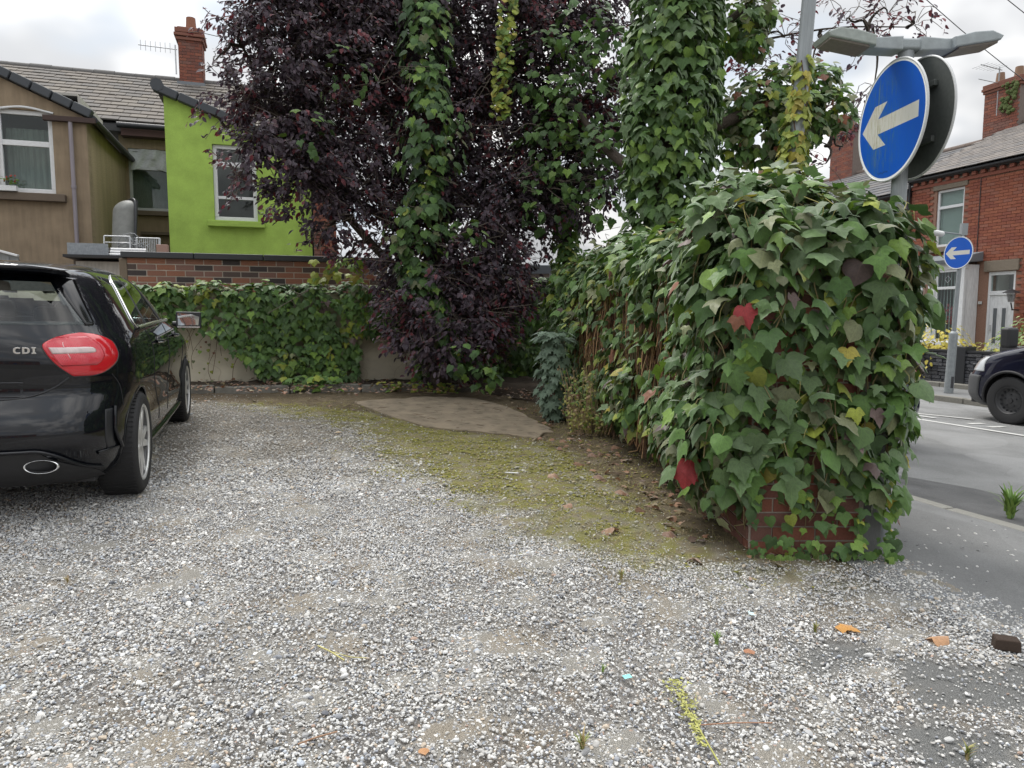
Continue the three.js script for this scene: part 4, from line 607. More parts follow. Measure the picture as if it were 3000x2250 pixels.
function leafMatrix(p, n, down, s, r, jitter) {
  const N = n.clone().add(V((r() - 0.5) * jitter, (r() - 0.5) * jitter, (r() - 0.5) * jitter)).normalize(), T = down.clone().add(V((r() - 0.5) * jitter, (r() - 0.5) * jitter * 0.6, (r() - 0.5) * jitter));
  T.addScaledVector(N, -T.dot(N)).normalize(); const Y = T.clone().negate(), X = Y.clone().cross(N).normalize();
  return new THREE.Matrix4().makeBasis(X.multiplyScalar(s), Y.multiplyScalar(s), N.clone().multiplyScalar(s)).setPosition(p);
}
// list of { m, g (shape), c (palette colour), s } -> the largest seen as leaf meshes, the rest as one mass per shape
function foliage(parent, list, geos, kind, cap, name = 'leaf') {
  const inv = parent.matrixWorld.clone(); parent.updateWorldMatrix(true, false); inv.copy(parent.matrixWorld).invert(); const p = V(0, 0, 0);
  for (const it of list) { p.setFromMatrixPosition(it.m); it.d = p.distanceTo(camera.position) / it.s + (p.z > -0.5 ? 1e6 : 0); it.m.premultiply(inv); }
  list.sort((a, b) => a.d - b.d);
  for (const it of list.slice(0, cap)) { const o = mesh(name, geos[it.g], leafMat(it.c, kind), parent); it.m.decompose(o.position, o.quaternion, o.scale); }
  const rest = list.slice(cap), cc = new THREE.Color(); if (!rest.length) return;
  const mass = grp(name === 'leaf' ? 'leaf_mass' : 'more_' + name, parent); mass.userData.kind = 'stuff';
  geos.forEach((g, k) => { const part = rest.filter((it) => it.g === k); if (!part.length) return; const im = new THREE.InstancedMesh(g, leafMat([1, 1, 1], kind), part.length); im.name = 'leaves'; im.userData.kind = 'stuff'; im.castShadow = im.receiveShadow = true; part.forEach((it, i) => { im.setMatrixAt(i, it.m); im.setColorAt(i, cc.setRGB(...it.c)); }); mass.add(im); });
}
const PAL = { deep: [0.055, 0.128, 0.024], mid: [0.092, 0.192, 0.032], blue: [0.112, 0.192, 0.066], fresh: [0.16, 0.275, 0.034], lime: [0.29, 0.34, 0.035], yellow: [0.42, 0.36, 0.045], red: [0.42, 0.035, 0.04], rust: [0.22, 0.075, 0.03], olive: [0.18, 0.20, 0.09], mauve: [0.13, 0.085, 0.075], dark: [0.042, 0.10, 0.03] };
const tone = [0.76, 0.92, 1.08, 1.26], shadeOf = {}; for (const k in PAL) shadeOf[k] = tone.map((t) => PAL[k].map((v) => v * t));        // no two leaves are quite the same green
const pickFrom = (r, w) => { let u = r() * w.reduce((a, x) => a + x[1], 0); const i = Math.floor(r() * 4); for (const [k, x] of w) if ((u -= x) <= 0) return shadeOf[k][i]; return shadeOf[w[0][0]][i]; };
// leaves on the surface sd = 0 within a box
function scatter(sd, lo, hi, n, r, { band = 0.06, keep = () => true, size, palette, jitter = 0.7, lift = 0.06, up = 0.45 }) {
  const out = [], e = 0.01, N = V(0, 0, 0); let tries = 0;
  while (out.length < n && tries++ < n * 400) {
    const p = V(lerp(lo[0], hi[0], r()), lerp(lo[1], hi[1], r()), lerp(lo[2], hi[2], r())), d = sd(p.x, p.y, p.z);
    if (Math.abs(d) > band) continue;
    N.set(sd(p.x + e, p.y, p.z) - d, sd(p.x, p.y + e, p.z) - d, sd(p.x, p.y, p.z + e) - d).normalize(); p.addScaledVector(N, -d + lift * (r() - 0.35));
    if (!keep(p, N)) continue;
    const s = size(p, r), n_ = N.clone(); n_.y += up; n_.normalize(); const dn = V(N.x * 0.5, -1, N.z * 0.5);
    if (N.y > 0.7) dn.set((r() - 0.5), -0.4, r() - 0.2);
    out.push({ m: leafMatrix(p, n_, dn, s, r, jitter).scale(V(0.8 + 0.35 * r(), 1, 0.6 + 0.9 * r())), g: Math.floor(r() * 5), c: palette(p, r), s });
  }
  return out;
}
const sdBox = (x, y, z, hx, hy, hz, rr) => { const a = Math.abs(x) - hx + rr, b = Math.abs(y) - hy + rr, c = Math.abs(z) - hz + rr; return Math.hypot(Math.max(a, 0), Math.max(b, 0), Math.max(c, 0)) + Math.min(Math.max(a, b, c), 0) - rr; };
const smin = (a, b, k) => { const h = clamp(0.5 + 0.5 * (b - a) / k); return lerp(b, a, h) - k * h * (1 - h); };

// ---- the ivy-clad boundary wall and its brick pillar at the right
{
  const t = thing('boundary_wall', 'brick boundary wall and end pillar under the ivy at the right of the car park', 'wall', [1.5, -0.03, -3.85]), P = (x, y, z) => V(x - 1.5, y + 0.03, z + 3.85);
  const core = std([0.36, 0.31, 0.26], { map: rep(grain, 2) });
  const pz = -3.55, x0 = 1.235, x1 = 1.83; mesh('pillar_core', bx(x0 - 1.5 - 0.004, x1 - 1.5 - 0.01, -0.05, 1.56, -0.22, 0.3 + 0.004), core, t);
  bricks(t, (s, y, o) => V(s, y, 0.3 + o), 0, x0 - 1.5, x1 - 1.5, 0.0, 1.55, { bl: 0.225, bh: 0.075, geos: oldRed, seed: 81, depth: 0.024, cap: 70 });
  bricks(t, (s, y, o) => V(x0 - 1.5 - o, y, s), Math.PI / 2, -0.22, 0.3, 0.0, 1.55, { geos: oldRed, seed: 82, depth: 0.024, cap: 50 });
  mesh('pillar_edging', rbox(0.1, 1.0, 0.5, 0.012, x1 - 1.5 + 0.05, 0.5, 0.04), std([0.27, 0.27, 0.27], { map: rep(grain, 2), bumpMap: rep(grit, 1), bumpScale: 0.004 }), t);
  mesh('pillar_cap', rbox(0.62, 0.08, 0.5, 0.012, 0.03, 1.6, 0.02), M.stone, t);
  const wl = 5.9, w = bx(-0.11, 0.11, -0.1, 1.55, -wl, 0); const o = mesh('wall_core', w, core, t); o.position.set(0.03, 0, -0.15); o.rotation.y = R(6.4);
  bricks(t, (s, y, oo) => V(0.03 - 0.112 - oo, y, s).applyAxisAngle(V(0, 1, 0), R(6.4)).add(V(0, 0, -0.15)), R(96.4), -wl, 0, 0.0, 1.5, { geos: oldRed, seed: 83, depth: 0.024, cap: 180 });
}
const ivyWallX = (z) => 1.50 + 0.112 * (z + 4.0);       // centre line of the wall
const pillarSd = (x, y, z) => {
  const nz = 0.085 * n3(x * 1.9, y * 1.9, z * 1.9) + 0.04 * n3(x * 5, y * 5, z * 5), taperW = 0.08 * smooth(0.5, 0.05, y);
  const a = sdBox(x - 1.54 + 0.03 * (1.0 - y), y - 0.87 + 0.2 * (x - 1.5), z + 3.95, 0.49 - taperW, 0.93, 0.46 - taperW * 0.7, 0.3), b = Math.hypot((x - 1.52) / 1.0, (y - 1.62) / 0.95, (z + 4.25) / 1.1) - 0.40;
  return smin(a, b, 0.18) + nz;
};
const wallSd = (x, y, z) => { const nz = 0.1 * n3(x * 1.3 + 5, y * 1.5, z * 1.3) + 0.045 * n3(x * 4, y * 4, z * 4); return sdBox(x - ivyWallX(z), y - 0.98, z + 6.9, 0.32, 0.86, 3.1, 0.24) + nz; };
{
  const r = rng(91), t = thing('ivy_pillar', 'mass of large ivy leaves over the pillar at the end of the right wall', 'ivy', [1.6, -0.03, -3.9], 0, 'ivy over walls and trees');
  const palette = (p, q) => { const u = n3(p.x * 2, p.y * 2, p.z * 2), v = smooth(0.25, 0.6, n3(p.x * 1.4 + 9, p.y * 1.4, p.z * 1.4)); if (q() < 0.012) return pickFrom(q, [['yellow', 2], ['rust', 2]]); if (q() < v * 0.4) return pickFrom(q, [['olive', 3], ['mauve', 1.2], ['lime', 1.2], ['fresh', 2]]); return pickFrom(q, u > 0.15 ? [['blue', 4], ['mid', 3], ['fresh', 1.5], ['olive', 1.4]] : [['mid', 4], ['deep', 2.4], ['blue', 2.4], ['fresh', 1.8], ['olive', 1], ['mauve', 0.25], ['lime', 0.35]]); };
  const size = (p, q) => (p.y < 0.28 ? 0.05 + 0.03 * q() : p.y > 1.72 ? 0.06 + 0.05 * q() : 0.05 + 0.082 * Math.pow(q(), 1.1));
  const list = scatter(pillarSd, [0.7, 0.0, -4.9], [2.5, 2.25, -3.2], 3900, r, { size, palette, lift: 0.2, jitter: 0.95, keep: (p, n) => p.y > 0.14 && n.y > -0.6 && (p.y > 0.3 || r() < 0.55) });
  list.push(...scatter((x, y, z) => pillarSd(x, y, z) + 0.12, [0.7, 0.0, -4.9], [2.5, 2.1, -3.2], 3400, r, { size, palette, lift: 0.06, keep: (p, n) => p.y > 0.24 }));
  // creepers over the bricks at the foot and the side
  for (let i = 0; i < 110; i++) { const x = 1.2 + r() * 0.75, y = 0.0 + Math.pow(r(), 1.6) * 0.32; list.push({ m: leafMatrix(V(x, y, -3.50 + r() * 0.06 + (y < 0.1 ? 0.05 * r() : 0)), V(0, 0.4, 1), V(0, -1, 0.3), 0.022 + 0.05 * r(), r, 1.1), g: Math.floor(r() * 5), c: pickFrom(r, [['lime', 1], ['fresh', 3], ['mid', 4], ['deep', 2]]), s: 0.05 }); }
  for (let i = 0; i < 90; i++) { const y = 0.05 + r() * 0.6; list.push({ m: leafMatrix(V(1.94 + r() * 0.05, y, -3.5 - r() * 0.3), V(0.6, 0.3, 0.7), V(0, -1, 0), 0.025 + 0.03 * r(), r, 1), g: 2, c: pickFrom(r, [['lime', 4], ['yellow', 1.5], ['rust', 2], ['fresh', 2]]), s: 0.04 }); }
  for (const [x, y, z, s, c] of [[1.13, 1.25, -3.42, 0.11, 'red'], [1.09, 1.20, -3.40, 0.07, 'rust'], [0.97, 0.42, -3.78, 0.13, 'red'], [0.95, 0.36, -3.76, 0.11, 'red'], [0.95, 0.55, -3.8, 0.08, 'mauve'], [1.62, 1.05, -3.38, 0.09, 'yellow'], [1.0, 1.72, -3.9, 0.07, 'red'], [1.9, 0.3, -3.46, 0.06, 'yellow'], [1.35, 1.78, -3.75, 0.12, 'mauve']]) list.push({ m: leafMatrix(V(x, y, z), V(-0.2, 0.3, 1), V(0, -1, 0.1), s, r, 0.5), g: 0, c: PAL[c], s: s * 1.4 });
  foliage(t, list, ivyLeaves, 'ivy', 300);
  const stems = []; for (let i = 0; i < 150; i++) { let p = V(1.05 + r() * 1.1, 0.3 + r() * 1.7, -3.5 - r() * 0.7); const pts = []; for (let k = 0; k < 5; k++) { const d = pillarSd(p.x, p.y, p.z), e = 0.01, g = V(pillarSd(p.x + e, p.y, p.z) - d, pillarSd(p.x, p.y + e, p.z) - d, pillarSd(p.x, p.y, p.z + e) - d).normalize(); p = p.clone().addScaledVector(g, -d + 0.05 * r()); pts.push(p.clone().sub(t.position)); p = p.clone().add(V((r() - 0.5) * 0.16, -0.06 - r() * 0.12, (r() - 0.5) * 0.1)); } stems.push(tube(pts, 0.002 + 0.0025 * r(), 8, 4)); }
  mesh('stems', merge(stems), std([0.23, 0.19, 0.09]), t).userData.kind = 'stuff';
  // leaf stalks of light green
  const stalk = []; for (let i = 0; i < 60; i++) { const p = V(1.05 + r() * 1.1, 0.4 + r() * 1.3, -3.4); const d = pillarSd(p.x, p.y, p.z); p.z -= d - 0.02; const q = p.clone().sub(t.position); stalk.push(tube([q, q.clone().add(V((r() - 0.5) * 0.08, 0.06, 0.03)), q.clone().add(V((r() - 0.5) * 0.16, 0.12, -0.03))], 0.0022, 5, 4)); }
  mesh('stalks', merge(stalk), std([0.36, 0.33, 0.12]), t).userData.kind = 'stuff';
}
{
  const r = rng(92), t = thing('ivy_hedge', 'ivy and brown creeper stems hanging over the receding right wall', 'ivy', [1.2, 0, -6.9], 0, 'ivy over walls and trees');
  const bare = (p) => smooth(0.0, 0.38, n3(p.x * 0.9 + 3, p.y * 1.1 + 1, p.z * 0.75)) * smooth(1.75, 1.3, p.y);
  const palette = (p, q) => { const v = smooth(0.2, 0.6, n3(p.x * 1.2 + 4, p.y * 1.6, p.z * 1.2)); if (q() < 0.02) return pickFrom(q, [['yellow', 2], ['rust', 2], ['red', 0.4]]); if (q() < v * 0.5) return pickFrom(q, [['olive', 2], ['lime', 1.4], ['fresh', 2], ['mauve', 0.4]]); return pickFrom(q, [['mid', 4], ['deep', 3], ['blue', 2.4], ['fresh', 2], ['lime', 0.8], ['olive', 0.8]]); };
  const list = scatter(wallSd, [0.0, 0.1, -10], [2.0, 2.1, -3.9], 5200, r, { size: (p, q) => (q() < 0.2 ? 0.035 + 0.03 * q() : 0.065 + 0.055 * q()), palette, lift: 0.15, jitter: 0.8, keep: (p, n) => p.y > 0.22 + 0.1 * n2(p.z * 3, 1) && r() > bare(p) * 0.85 && (n.x < 0.5 || p.y > 1.3) });
  list.push(...scatter((x, y, z) => wallSd(x, y, z) + 0.12, [0.2, 0.1, -10], [1.8, 2.0, -3.9], 2200, r, { size: (p, q) => 0.06 + 0.05 * q(), palette, keep: (p, n) => p.y > 0.3 && r() > bare(p) * 0.9 && n.x < 0.6 }));
  foliage(t, list, ivyLeaves, 'ivy', 300);
  const stems = [], fine = []; for (let i = 0; i < 1200; i++) { const z = -4.4 - r() * 5.2, x = ivyWallX(z) - 0.17 - 0.12 * r(), y = 0.5 + r() * 1.2, q = V(x, y, z).sub(t.position), l = 0.25 + r() * 0.6; (r() < 0.6 ? stems : fine).push(tube([q, q.clone().add(V(-0.06 * r(), -l * 0.5, (r() - 0.5) * 0.12)), q.clone().add(V(-0.08 + 0.1 * r(), -Math.min(l, y - 0.1), (r() - 0.5) * 0.2))], 0.002 + 0.003 * r(), 5, 4)); }
  mesh('stems', merge(stems), M.stem, t).userData.kind = 'stuff'; mesh('dry_tendrils', merge(fine), std([0.36, 0.22, 0.11]), t).userData.kind = 'stuff';
}
// ---- ivy on the cream wall
{
  const r = rng(93), sd = (x, y, z) => { const a = -S * x - C * z, b = C * x - S * z; return sdBox(b - 0.62, y - 0.93, a - 10.16, 3.9, 0.66 + (b > 2 ? 0.14 * smooth(2, 3, b) : 0), 0.16, 0.12) + 0.07 * n3(x * 1.8, y * 1.8, z * 1.8) + 0.03 * n3(x * 5, y * 5, z * 5); };
  const p0 = st(10.2, 0.3, 0.25), t = thing('ivy_on_wall', 'sheet of green ivy over the cream wall behind the car park kerb', 'ivy', [p0.x, p0.y, p0.z], 0, 'ivy over walls and trees');
  const edge = (b) => (b < -1.5 ? 1.2 : lerp(1.12, 0.26, smooth(-1.15, -0.05, b)) - 0.0) + 0.07 * n2(b * 3, 1);      // lower limit of the leaves
  const list = scatter(sd, [-5, 0.2, -11.4], [1.4, 2.1, -8], 4600, r, { size: (p, q) => 0.07 + 0.05 * q(), lift: 0.12, jitter: 0.55, up: 0.3,
    palette: (p, q) => { const v = smooth(0.25, 0.6, n3(p.x * 1.3, p.y * 1.3 + 7, p.z * 1.3)); if (q() < v * 0.5) return pickFrom(q, [['lime', 2], ['fresh', 2], ['olive', 1.5], ['mauve', 0.4]]); return pickFrom(q, [['mid', 4], ['deep', 3], ['fresh', 2], ['blue', 1.2]]); },
    keep: (p, n) => { const a = -S * p.x - C * p.z, b = C * p.x - S * p.z; return a < 10.26 && b > -2.6 && p.y > edge(b) + 0.05 * n2(b * 9, p.y * 9) && !(b > 1.0 && b < 1.75 && p.y < 0.95) && (a < 10.15 || n.y > 0.3); } });
  for (let i = 0; i < 60; i++) { const b = -1.7 + r() * 1.3, y = 0.35 + r() * 0.75, q = st(10.14, b, y); list.push({ m: leafMatrix(q, st(-1, 0, 0.2), V(0, -1, 0), 0.02 + 0.03 * r(), r, 0.7), g: 2, c: pickFrom(r, [['lime', 2], ['olive', 2], ['fresh', 1], ['rust', 0.5]]), s: 0.04 }); }
  for (let i = 0; i < 80; i++) { const q = st(9.75 - 0.25 * r(), 0.35 + (r() + r() - 1) * 0.42, 0.27 + 0.16 * r()); list.push({ m: leafMatrix(q, V(0, 1, 0.6), V(r() - 0.5, -0.3, r() - 0.2), 0.06 + 0.05 * r(), r, 0.8), g: 0, c: pickFrom(r, [['fresh', 3], ['lime', 1.5], ['mid', 2]]), s: 0.08 }); }
  for (let i = 0; i < 34; i++) { const q = st(10.1, 0.35 + r() * 0.75, 1.7 + r() * 0.32); list.push({ m: leafMatrix(q, V(0, 0.5, 1), V(0, -1, 0.2), 0.09 + 0.05 * r(), r, 0.8), g: 0, c: pickFrom(r, [['lime', 4], ['yellow', 0.7], ['fresh', 2]]), s: 0.1 }); }
  foliage(t, list, ivyLeaves, 'ivy', 300);
  const stems = []; for (let i = 0; i < 34; i++) { const b = -1.8 + r() * 1.6, y = 0.3 + r() * 0.5; stems.push(tube([st(10.15, b, y), st(10.13, b + 0.1 * (r() - 0.5), y + 0.2), st(10.12, b + 0.4 * (r() - 0.3), y + 0.45)].map((q) => q.sub(t.position)), 0.0018 + 0.0022 * r(), 6, 4)); }
  mesh('stems', merge(stems), M.stem, t).userData.kind = 'stuff';
}
// ================================================================= TREES
const fromTo = (a, b, sag, r, k = 4) => { const o = []; for (let i = 0; i <= k; i++) { const u = i / k; o.push(V(lerp(a.x, b.x, u) + (i && i < k ? (r() - 0.5) * 0.14 : 0), lerp(a.y, b.y, u) + sag * Math.sin(u * Math.PI) + (i && i < k ? (r() - 0.5) * 0.1 : 0), lerp(a.z, b.z, u) + (i && i < k ? (r() - 0.5) * 0.14 : 0))); } return o; };
{
  const clumps = [[-3.29, 4.56, -8.8, 0.47, 0.45], [-2.94, 4.92, -9, 0.57, 0.8], [-2.88, 4.27, -9, 0.66, 0.9], [-3.2, 3.78, -8.7, 0.51, 0.6], [-3.06, 3.26, -8.7, 0.47, 0.75], [-3.28, 2.87, -8.6, 0.34, 0.45], [-2.79, 3.67, -9.2, 0.72, 1], [-2.57, 2.95, -9, 0.61, 1], [-2.86, 2.62, -8.8, 0.34, 0.5], [-2.41, 5.0, -9.4, 0.69, 1], [-2.21, 4.41, -9.4, 0.78, 1], [-2.14, 3.55, -9.4, 0.73, 1], [-2.04, 2.84, -9.3, 0.59, 0.9], [-1.79, 5.08, -9.6, 0.75, 1], [-1.62, 4.32, -9.8, 0.76, 1], [-1.75, 2.35, -9.6, 0.52, 0.5], [-2.34, 2.39, -9.2, 0.4, 0.5], [-2.24, 1.96, -9.3, 0.32, 0.4], [-2.47, 2.06, -9.0, 0.24, 0.35], [-1.15, 4.99, -9.8, 0.76, 1], [-1.03, 4.0, -9.9, 0.72, 1], [-1.38, 3.27, -9.7, 0.66, 0.9], [-1.48, 1.89, -9.6, 0.52, 0.8], [-1.12, 2.54, -9.7, 0.66, 0.9], [-0.7, 3.11, -9.8, 0.67, 1], [-0.46, 4.9, -9.8, 0.67, 0.9], [-0.37, 3.97, -9.8, 0.67, 1], [-0.37, 2.53, -9.6, 0.66, 1], [-0.83, 1.79, -9.5, 0.65, 1], [-1.17, 1.25, -9.3, 0.59, 1], [-0.54, 1.2, -9.3, 0.59, 1], [-0.9, 0.84, -9.2, 0.49, 0.9], [-0.14, 1.79, -9.5, 0.56, 1], [0.0, 1.34, -9.4, 0.41, 0.9], [-0.27, 0.89, -9.2, 0.31, 0.7], [-1.45, 0.88, -9.3, 0.32, 0.6], [-1.6, 1.34, -9.4, 0.32, 0.7], [0.18, 5.08, -9.6, 0.61, 0.9], [0.28, 4.41, -9.8, 0.62, 1], [0.28, 3.47, -9.8, 0.62, 1], [0.28, 2.71, -9.6, 0.56, 1], [0.73, 4.9, -9.8, 0.57, 1], [0.88, 4.1, -9.8, 0.53, 1], [0.93, 3.33, -9.8, 0.53, 1], [0.93, 2.72, -9.7, 0.43, 0.8], [0.6, 3.8, -10.0, 0.5, 1], [0.6, 3.0, -10.0, 0.5, 1], [1.25, 3.7, -9.6, 0.4, 1], [1.3, 2.95, -9.5, 0.35, 0.9], [-0.1, 2.9, -10.0, 0.5, 1], [-0.1, 4.5, -10.1, 0.6, 1], [1.28, 5.08, -9.8, 0.48, 0.8], [1.31, 4.26, -9.6, 0.37, 0.7], [0.46, 2.3, -9.6, 0.28, 0.5], [-3.55, 4.18, -8.6, 0.21, 0.2], [-3.53, 4.76, -8.8, 0.26, 0.25], [-3.66, 3.6, -8.5, 0.08, 0.3], [-2.24, 5.3, -9.6, 0.75, 0.9], [-2.78, 5.49, -9.2, 0.72, 1], [-1.59, 5.95, -9.8, 0.96, 1], [-0.23, 5.86, -9.8, 0.86, 0.9], [0.91, 5.77, -9.8, 0.76, 0.8],
    [2.79, 4.44, -9, 0.4, 0.3], [3.37, 4.64, -9, 0.45, 0.26], [3.72, 4.36, -9, 0.4, 0.26], [4.21, 4.92, -9.2, 0.4, 0.36], [4.72, 5.0, -9.2, 0.4, 0.36], [5.07, 4.88, -9.2, 0.32, 0.4], [2.96, 4.15, -9, 0.36, 0.3], [4.57, 4.63, -9.2, 0.36, 0.26], [4.08, 3.68, -8.8, 0.3, 0.45], [4.05, 3.28, -8.8, 0.3, 0.4], [3.85, 3.08, -8.8, 0.3, 0.4], [4.5, 4.1, -9, 0.4, 0.2], [3.1, 4.9, -9, 0.4, 0.24]];
  const r = rng(101), base = V(-1.0, 0.3, -9.72), t = thing('plum_tree', 'purple-leaved plum tree growing behind the back kerb', 'tree', [base.x, base.y, base.z]), rel = (p) => p.clone().sub(base);
  const trunk = [V(0, -0.1, 0), V(0.02, 0.7, 0), V(-0.05, 1.6, -0.02), V(0.05, 2.6, -0.1), V(0.0, 3.8, -0.1), V(0.1, 5.4, -0.1)]; mesh('trunk', taper(trunk, [0.16, 0.13, 0.12, 0.1, 0.075, 0.04], 28, 10), M.bark, t);
  const limbs = [[[0, 1.0, 0], [-0.9, 1.9, 0.2], [-1.7, 3.0, 0.7], [-2.3, 4.2, 0.8]], [[0, 1.7, 0], [-1.0, 2.4, 0.3], [-2.0, 2.8, 0.8], [-2.4, 3.1, 1.0]], [[0, 0.9, 0], [0.7, 1.7, 0.1], [1.2, 2.8, 0], [1.6, 4.6, 0]], [[0, 2.2, 0], [0.9, 3.0, -0.1], [2.2, 3.9, 0.3], [3.6, 4.2, 0.7], [5.0, 4.5, 0.6], [6.0, 4.55, 0.5]], [[0, 0.7, 0], [0.4, 1.1, 0.2], [0.9, 1.3, 0.3]], [[0, 0.5, 0], [-0.3, 0.9, 0.3], [-0.6, 1.0, 0.3]], [[0, 2.6, 0], [-0.7, 3.6, 0.1], [-1.2, 4.9, 0.2]], [[2.2, 3.9, 0.3], [3.6, 3.5, 0.8], [4.9, 3.0, 0.9]]].map((l) => l.map((p) => V(...p)));
  limbs.forEach((l, i) => mesh('limb', taper(l, i === 3 || i === 7 ? [0.05, 0.03, 0.016, 0.007] : [0.075, 0.055, 0.035, 0.018], 18, 7), M.bark, t));
  const anchors = [...trunk.slice(2), ...limbs.flatMap((l) => new THREE.CatmullRomCurve3(l).getPoints(9))], list = [], twigs = [], boughs = [];
  for (const [x, y, z, rad, dens] of clumps) {
    const c = rel(V(x, y, z)), sparse = dens < 0.5; let best = anchors[0]; for (const a of anchors) if (a.distanceTo(c) < best.distanceTo(c)) best = a;
    boughs.push(taper(fromTo(best, c, 0.08, r), [0.025, 0.016, 0.008], 8, 5));
    const nt = Math.max(4, Math.round((sparse ? 100 : 118) * dens * rad * rad * 1.35 + 6 * dens));
    for (let i = 0; i < nt; i++) {
      const d = V(r() - 0.5, (r() - 0.42), r() - 0.5).normalize(), a = c.clone().addScaledVector(d, rad * 0.2 * r()), len = rad * (0.75 + 0.45 * r()), b = a.clone().addScaledVector(d, len); b.y -= 0.06 * r();
      const pts = fromTo(a, b, 0.05, r, 3); twigs.push(tube(pts, 0.0035 + 0.002 * r(), 5, 4)); const cv = new THREE.CatmullRomCurve3(pts), nl = Math.round((sparse ? 16 : 34) * (0.4 + len));
      for (let k = 0; k < nl; k++) {
        const u = 0.12 + 0.88 * Math.pow(r(), 0.8), p = cv.getPoint(u).add(V((r() - 0.5) * 0.13, (r() - 0.5) * 0.13 - 0.02, (r() - 0.5) * 0.13)), wp_ = p.clone().add(base);
        if (n3(wp_.x * 2.6, wp_.y * 2.6, wp_.z * 2.6) < (dens < 0.75 ? -0.2 : -0.5)) continue;
        const out = u * len / rad, n = d.clone().multiplyScalar(0.5).add(V(0, 0.8, 0.25)), q = r(), young = 0.05 + 0.22 * smooth(0.1, 0.5, n3(wp_.x * 0.7 + 40, wp_.y * 0.7, wp_.z * 0.7)) + (sparse ? 0.35 : 0) + 0.12 * (out > 0.9);
        const col = q < young ? [0.115 + 0.06 * r(), 0.018, 0.028] : q < 0.45 ? [0.055, 0.032, 0.05] : q < 0.8 ? [0.072, 0.043, 0.062] : q < 0.93 ? [0.038, 0.022, 0.036] : [0.075, 0.025, 0.036];
        const s = 0.06 + 0.038 * r(); list.push({ m: leafMatrix(wp_, n, V(d.x, -0.9, d.z), s, r, 1.5), g: r() < 0.5 ? 0 : 1, c: col, s });
      }
    }
  }
  // bare pale twigs hanging in front of the crown
  for (let i = 0; i < 90; i++) { const p = V(-2.8 + r() * 4.2, 1.2 + r() * 3.2, -8.85 - 0.25 * r()).sub(base); twigs.push(tube([p, p.clone().add(V((r() - 0.5) * 0.3, 0.1 * (r() - 0.5), 0.05)), p.clone().add(V((r() - 0.5) * 0.6, 0.3 * (r() - 0.6), 0.05)), p.clone().add(V((r() - 0.5) * 0.9, 0.6 * (r() - 0.5), 0))], 0.003 + 0.002 * r(), 8, 4)); }
  const crown = grp('crown', t); mesh('boughs', merge(boughs), M.bark, crown); mesh('twigs', merge(twigs), M.twig, crown).userData.kind = 'stuff'; foliage(crown, list, plumLeaves, 'plum', 300);
  console.log('plum leaves', list.length);
}
const clumpLeaves = (clumps, r, per, size, palette, jitter = 1.0) => { const list = []; for (const [x, y, z, rad, dens] of clumps) { const n = per * dens * rad * rad; for (let i = 0; i < n; i++) { const d = V(r() - 0.5, r() - 0.5, r() - 0.5).normalize(), k = rad * (0.55 + 0.55 * Math.pow(r(), 0.6)), p = V(x, y, z).addScaledVector(d, k); if (n3(p.x * 3, p.y * 3, p.z * 3) < -0.45) continue; const s = size(r); list.push({ m: leafMatrix(p, d.clone().multiplyScalar(0.8).add(V(0, 0.45, 0.25)), V(d.x * 0.4, -1, d.z * 0.4), s, r, jitter), g: Math.floor(r() * 3), c: palette(p, r), s }); } } return list; };
{ // ivy climbing through the plum tree
  const r = rng(103), t = thing('ivy_on_plum', 'green ivy climbing up through the middle of the purple plum tree', 'ivy', [-1.1, 0.3, -9.3], 0, 'ivy over walls and trees');
  const path = new THREE.CatmullRomCurve3([V(-0.7, 0.5, -9.2), V(-1.0, 1.2, -9.25), V(-1.25, 1.8, -9.2), V(-1.12, 2.7, -9.12), V(-1.0, 3.5, -9.05), V(-1.1, 4.5, -9.1), V(-0.95, 5.6, -9.2)]), list = [];
  for (let i = 0; i < 3000; i++) { const u = r(), c = path.getPoint(u), a = r() * Math.PI * 1.3 - 0.5, rad = (0.34 + 0.2 * n2(u * 7, 2)) * (u < 0.25 ? 0.6 : 1) * (0.3 + 0.9 * r()), d = V(Math.cos(a), 0, Math.sin(a)), p = c.clone().addScaledVector(d, rad); if (n2(u * 14, a * 1.2) < -0.12) continue; const s = 0.07 + 0.055 * r(); list.push({ m: leafMatrix(p, d.clone().add(V(0, 0.4, 0.2)), V(d.x * 0.3, -1, 0.2), s, r, 0.8), g: Math.floor(r() * 3), c: pickFrom(r, [['mid', 3], ['deep', 4], ['dark', 1.5], ['fresh', 1.2], ['olive', 0.6], ['lime', 0.3]]), s }); }
  const thin = new THREE.CatmullRomCurve3([V(-0.15, 3.7, -9.0), V(-0.1, 4.4, -9.0), V(-0.03, 5.2, -9.0)]); for (let i = 0; i < 200; i++) { const p = thin.getPoint(r()).add(V((r() - 0.5) * 0.22, 0, (r() - 0.5) * 0.2)); list.push({ m: leafMatrix(p, V(r() - 0.5, 0.4, 0.8), V(0, -1, 0), 0.05 + 0.04 * r(), r, 0.9), g: 2, c: pickFrom(r, [['lime', 3], ['fresh', 2], ['yellow', 0.6]]), s: 0.07 }); }
  list.push(...clumpLeaves([[-2.4, 3.35, -8.55, 0.3, 0.35], [-2.0, 4.1, -8.75, 0.35, 0.3], [-0.6, 2.2, -8.95, 0.3, 0.4], [-0.55, 0.7, -8.8, 0.25, 0.6], [-0.35, 0.45, -8.8, 0.2, 0.6]], r, 900, (q) => 0.07 + 0.04 * q(), (p, q) => pickFrom(q, [['mid', 3], ['fresh', 2], ['deep', 2]])));
  foliage(t, list, ivyLeaves, 'ivy', 200);
}
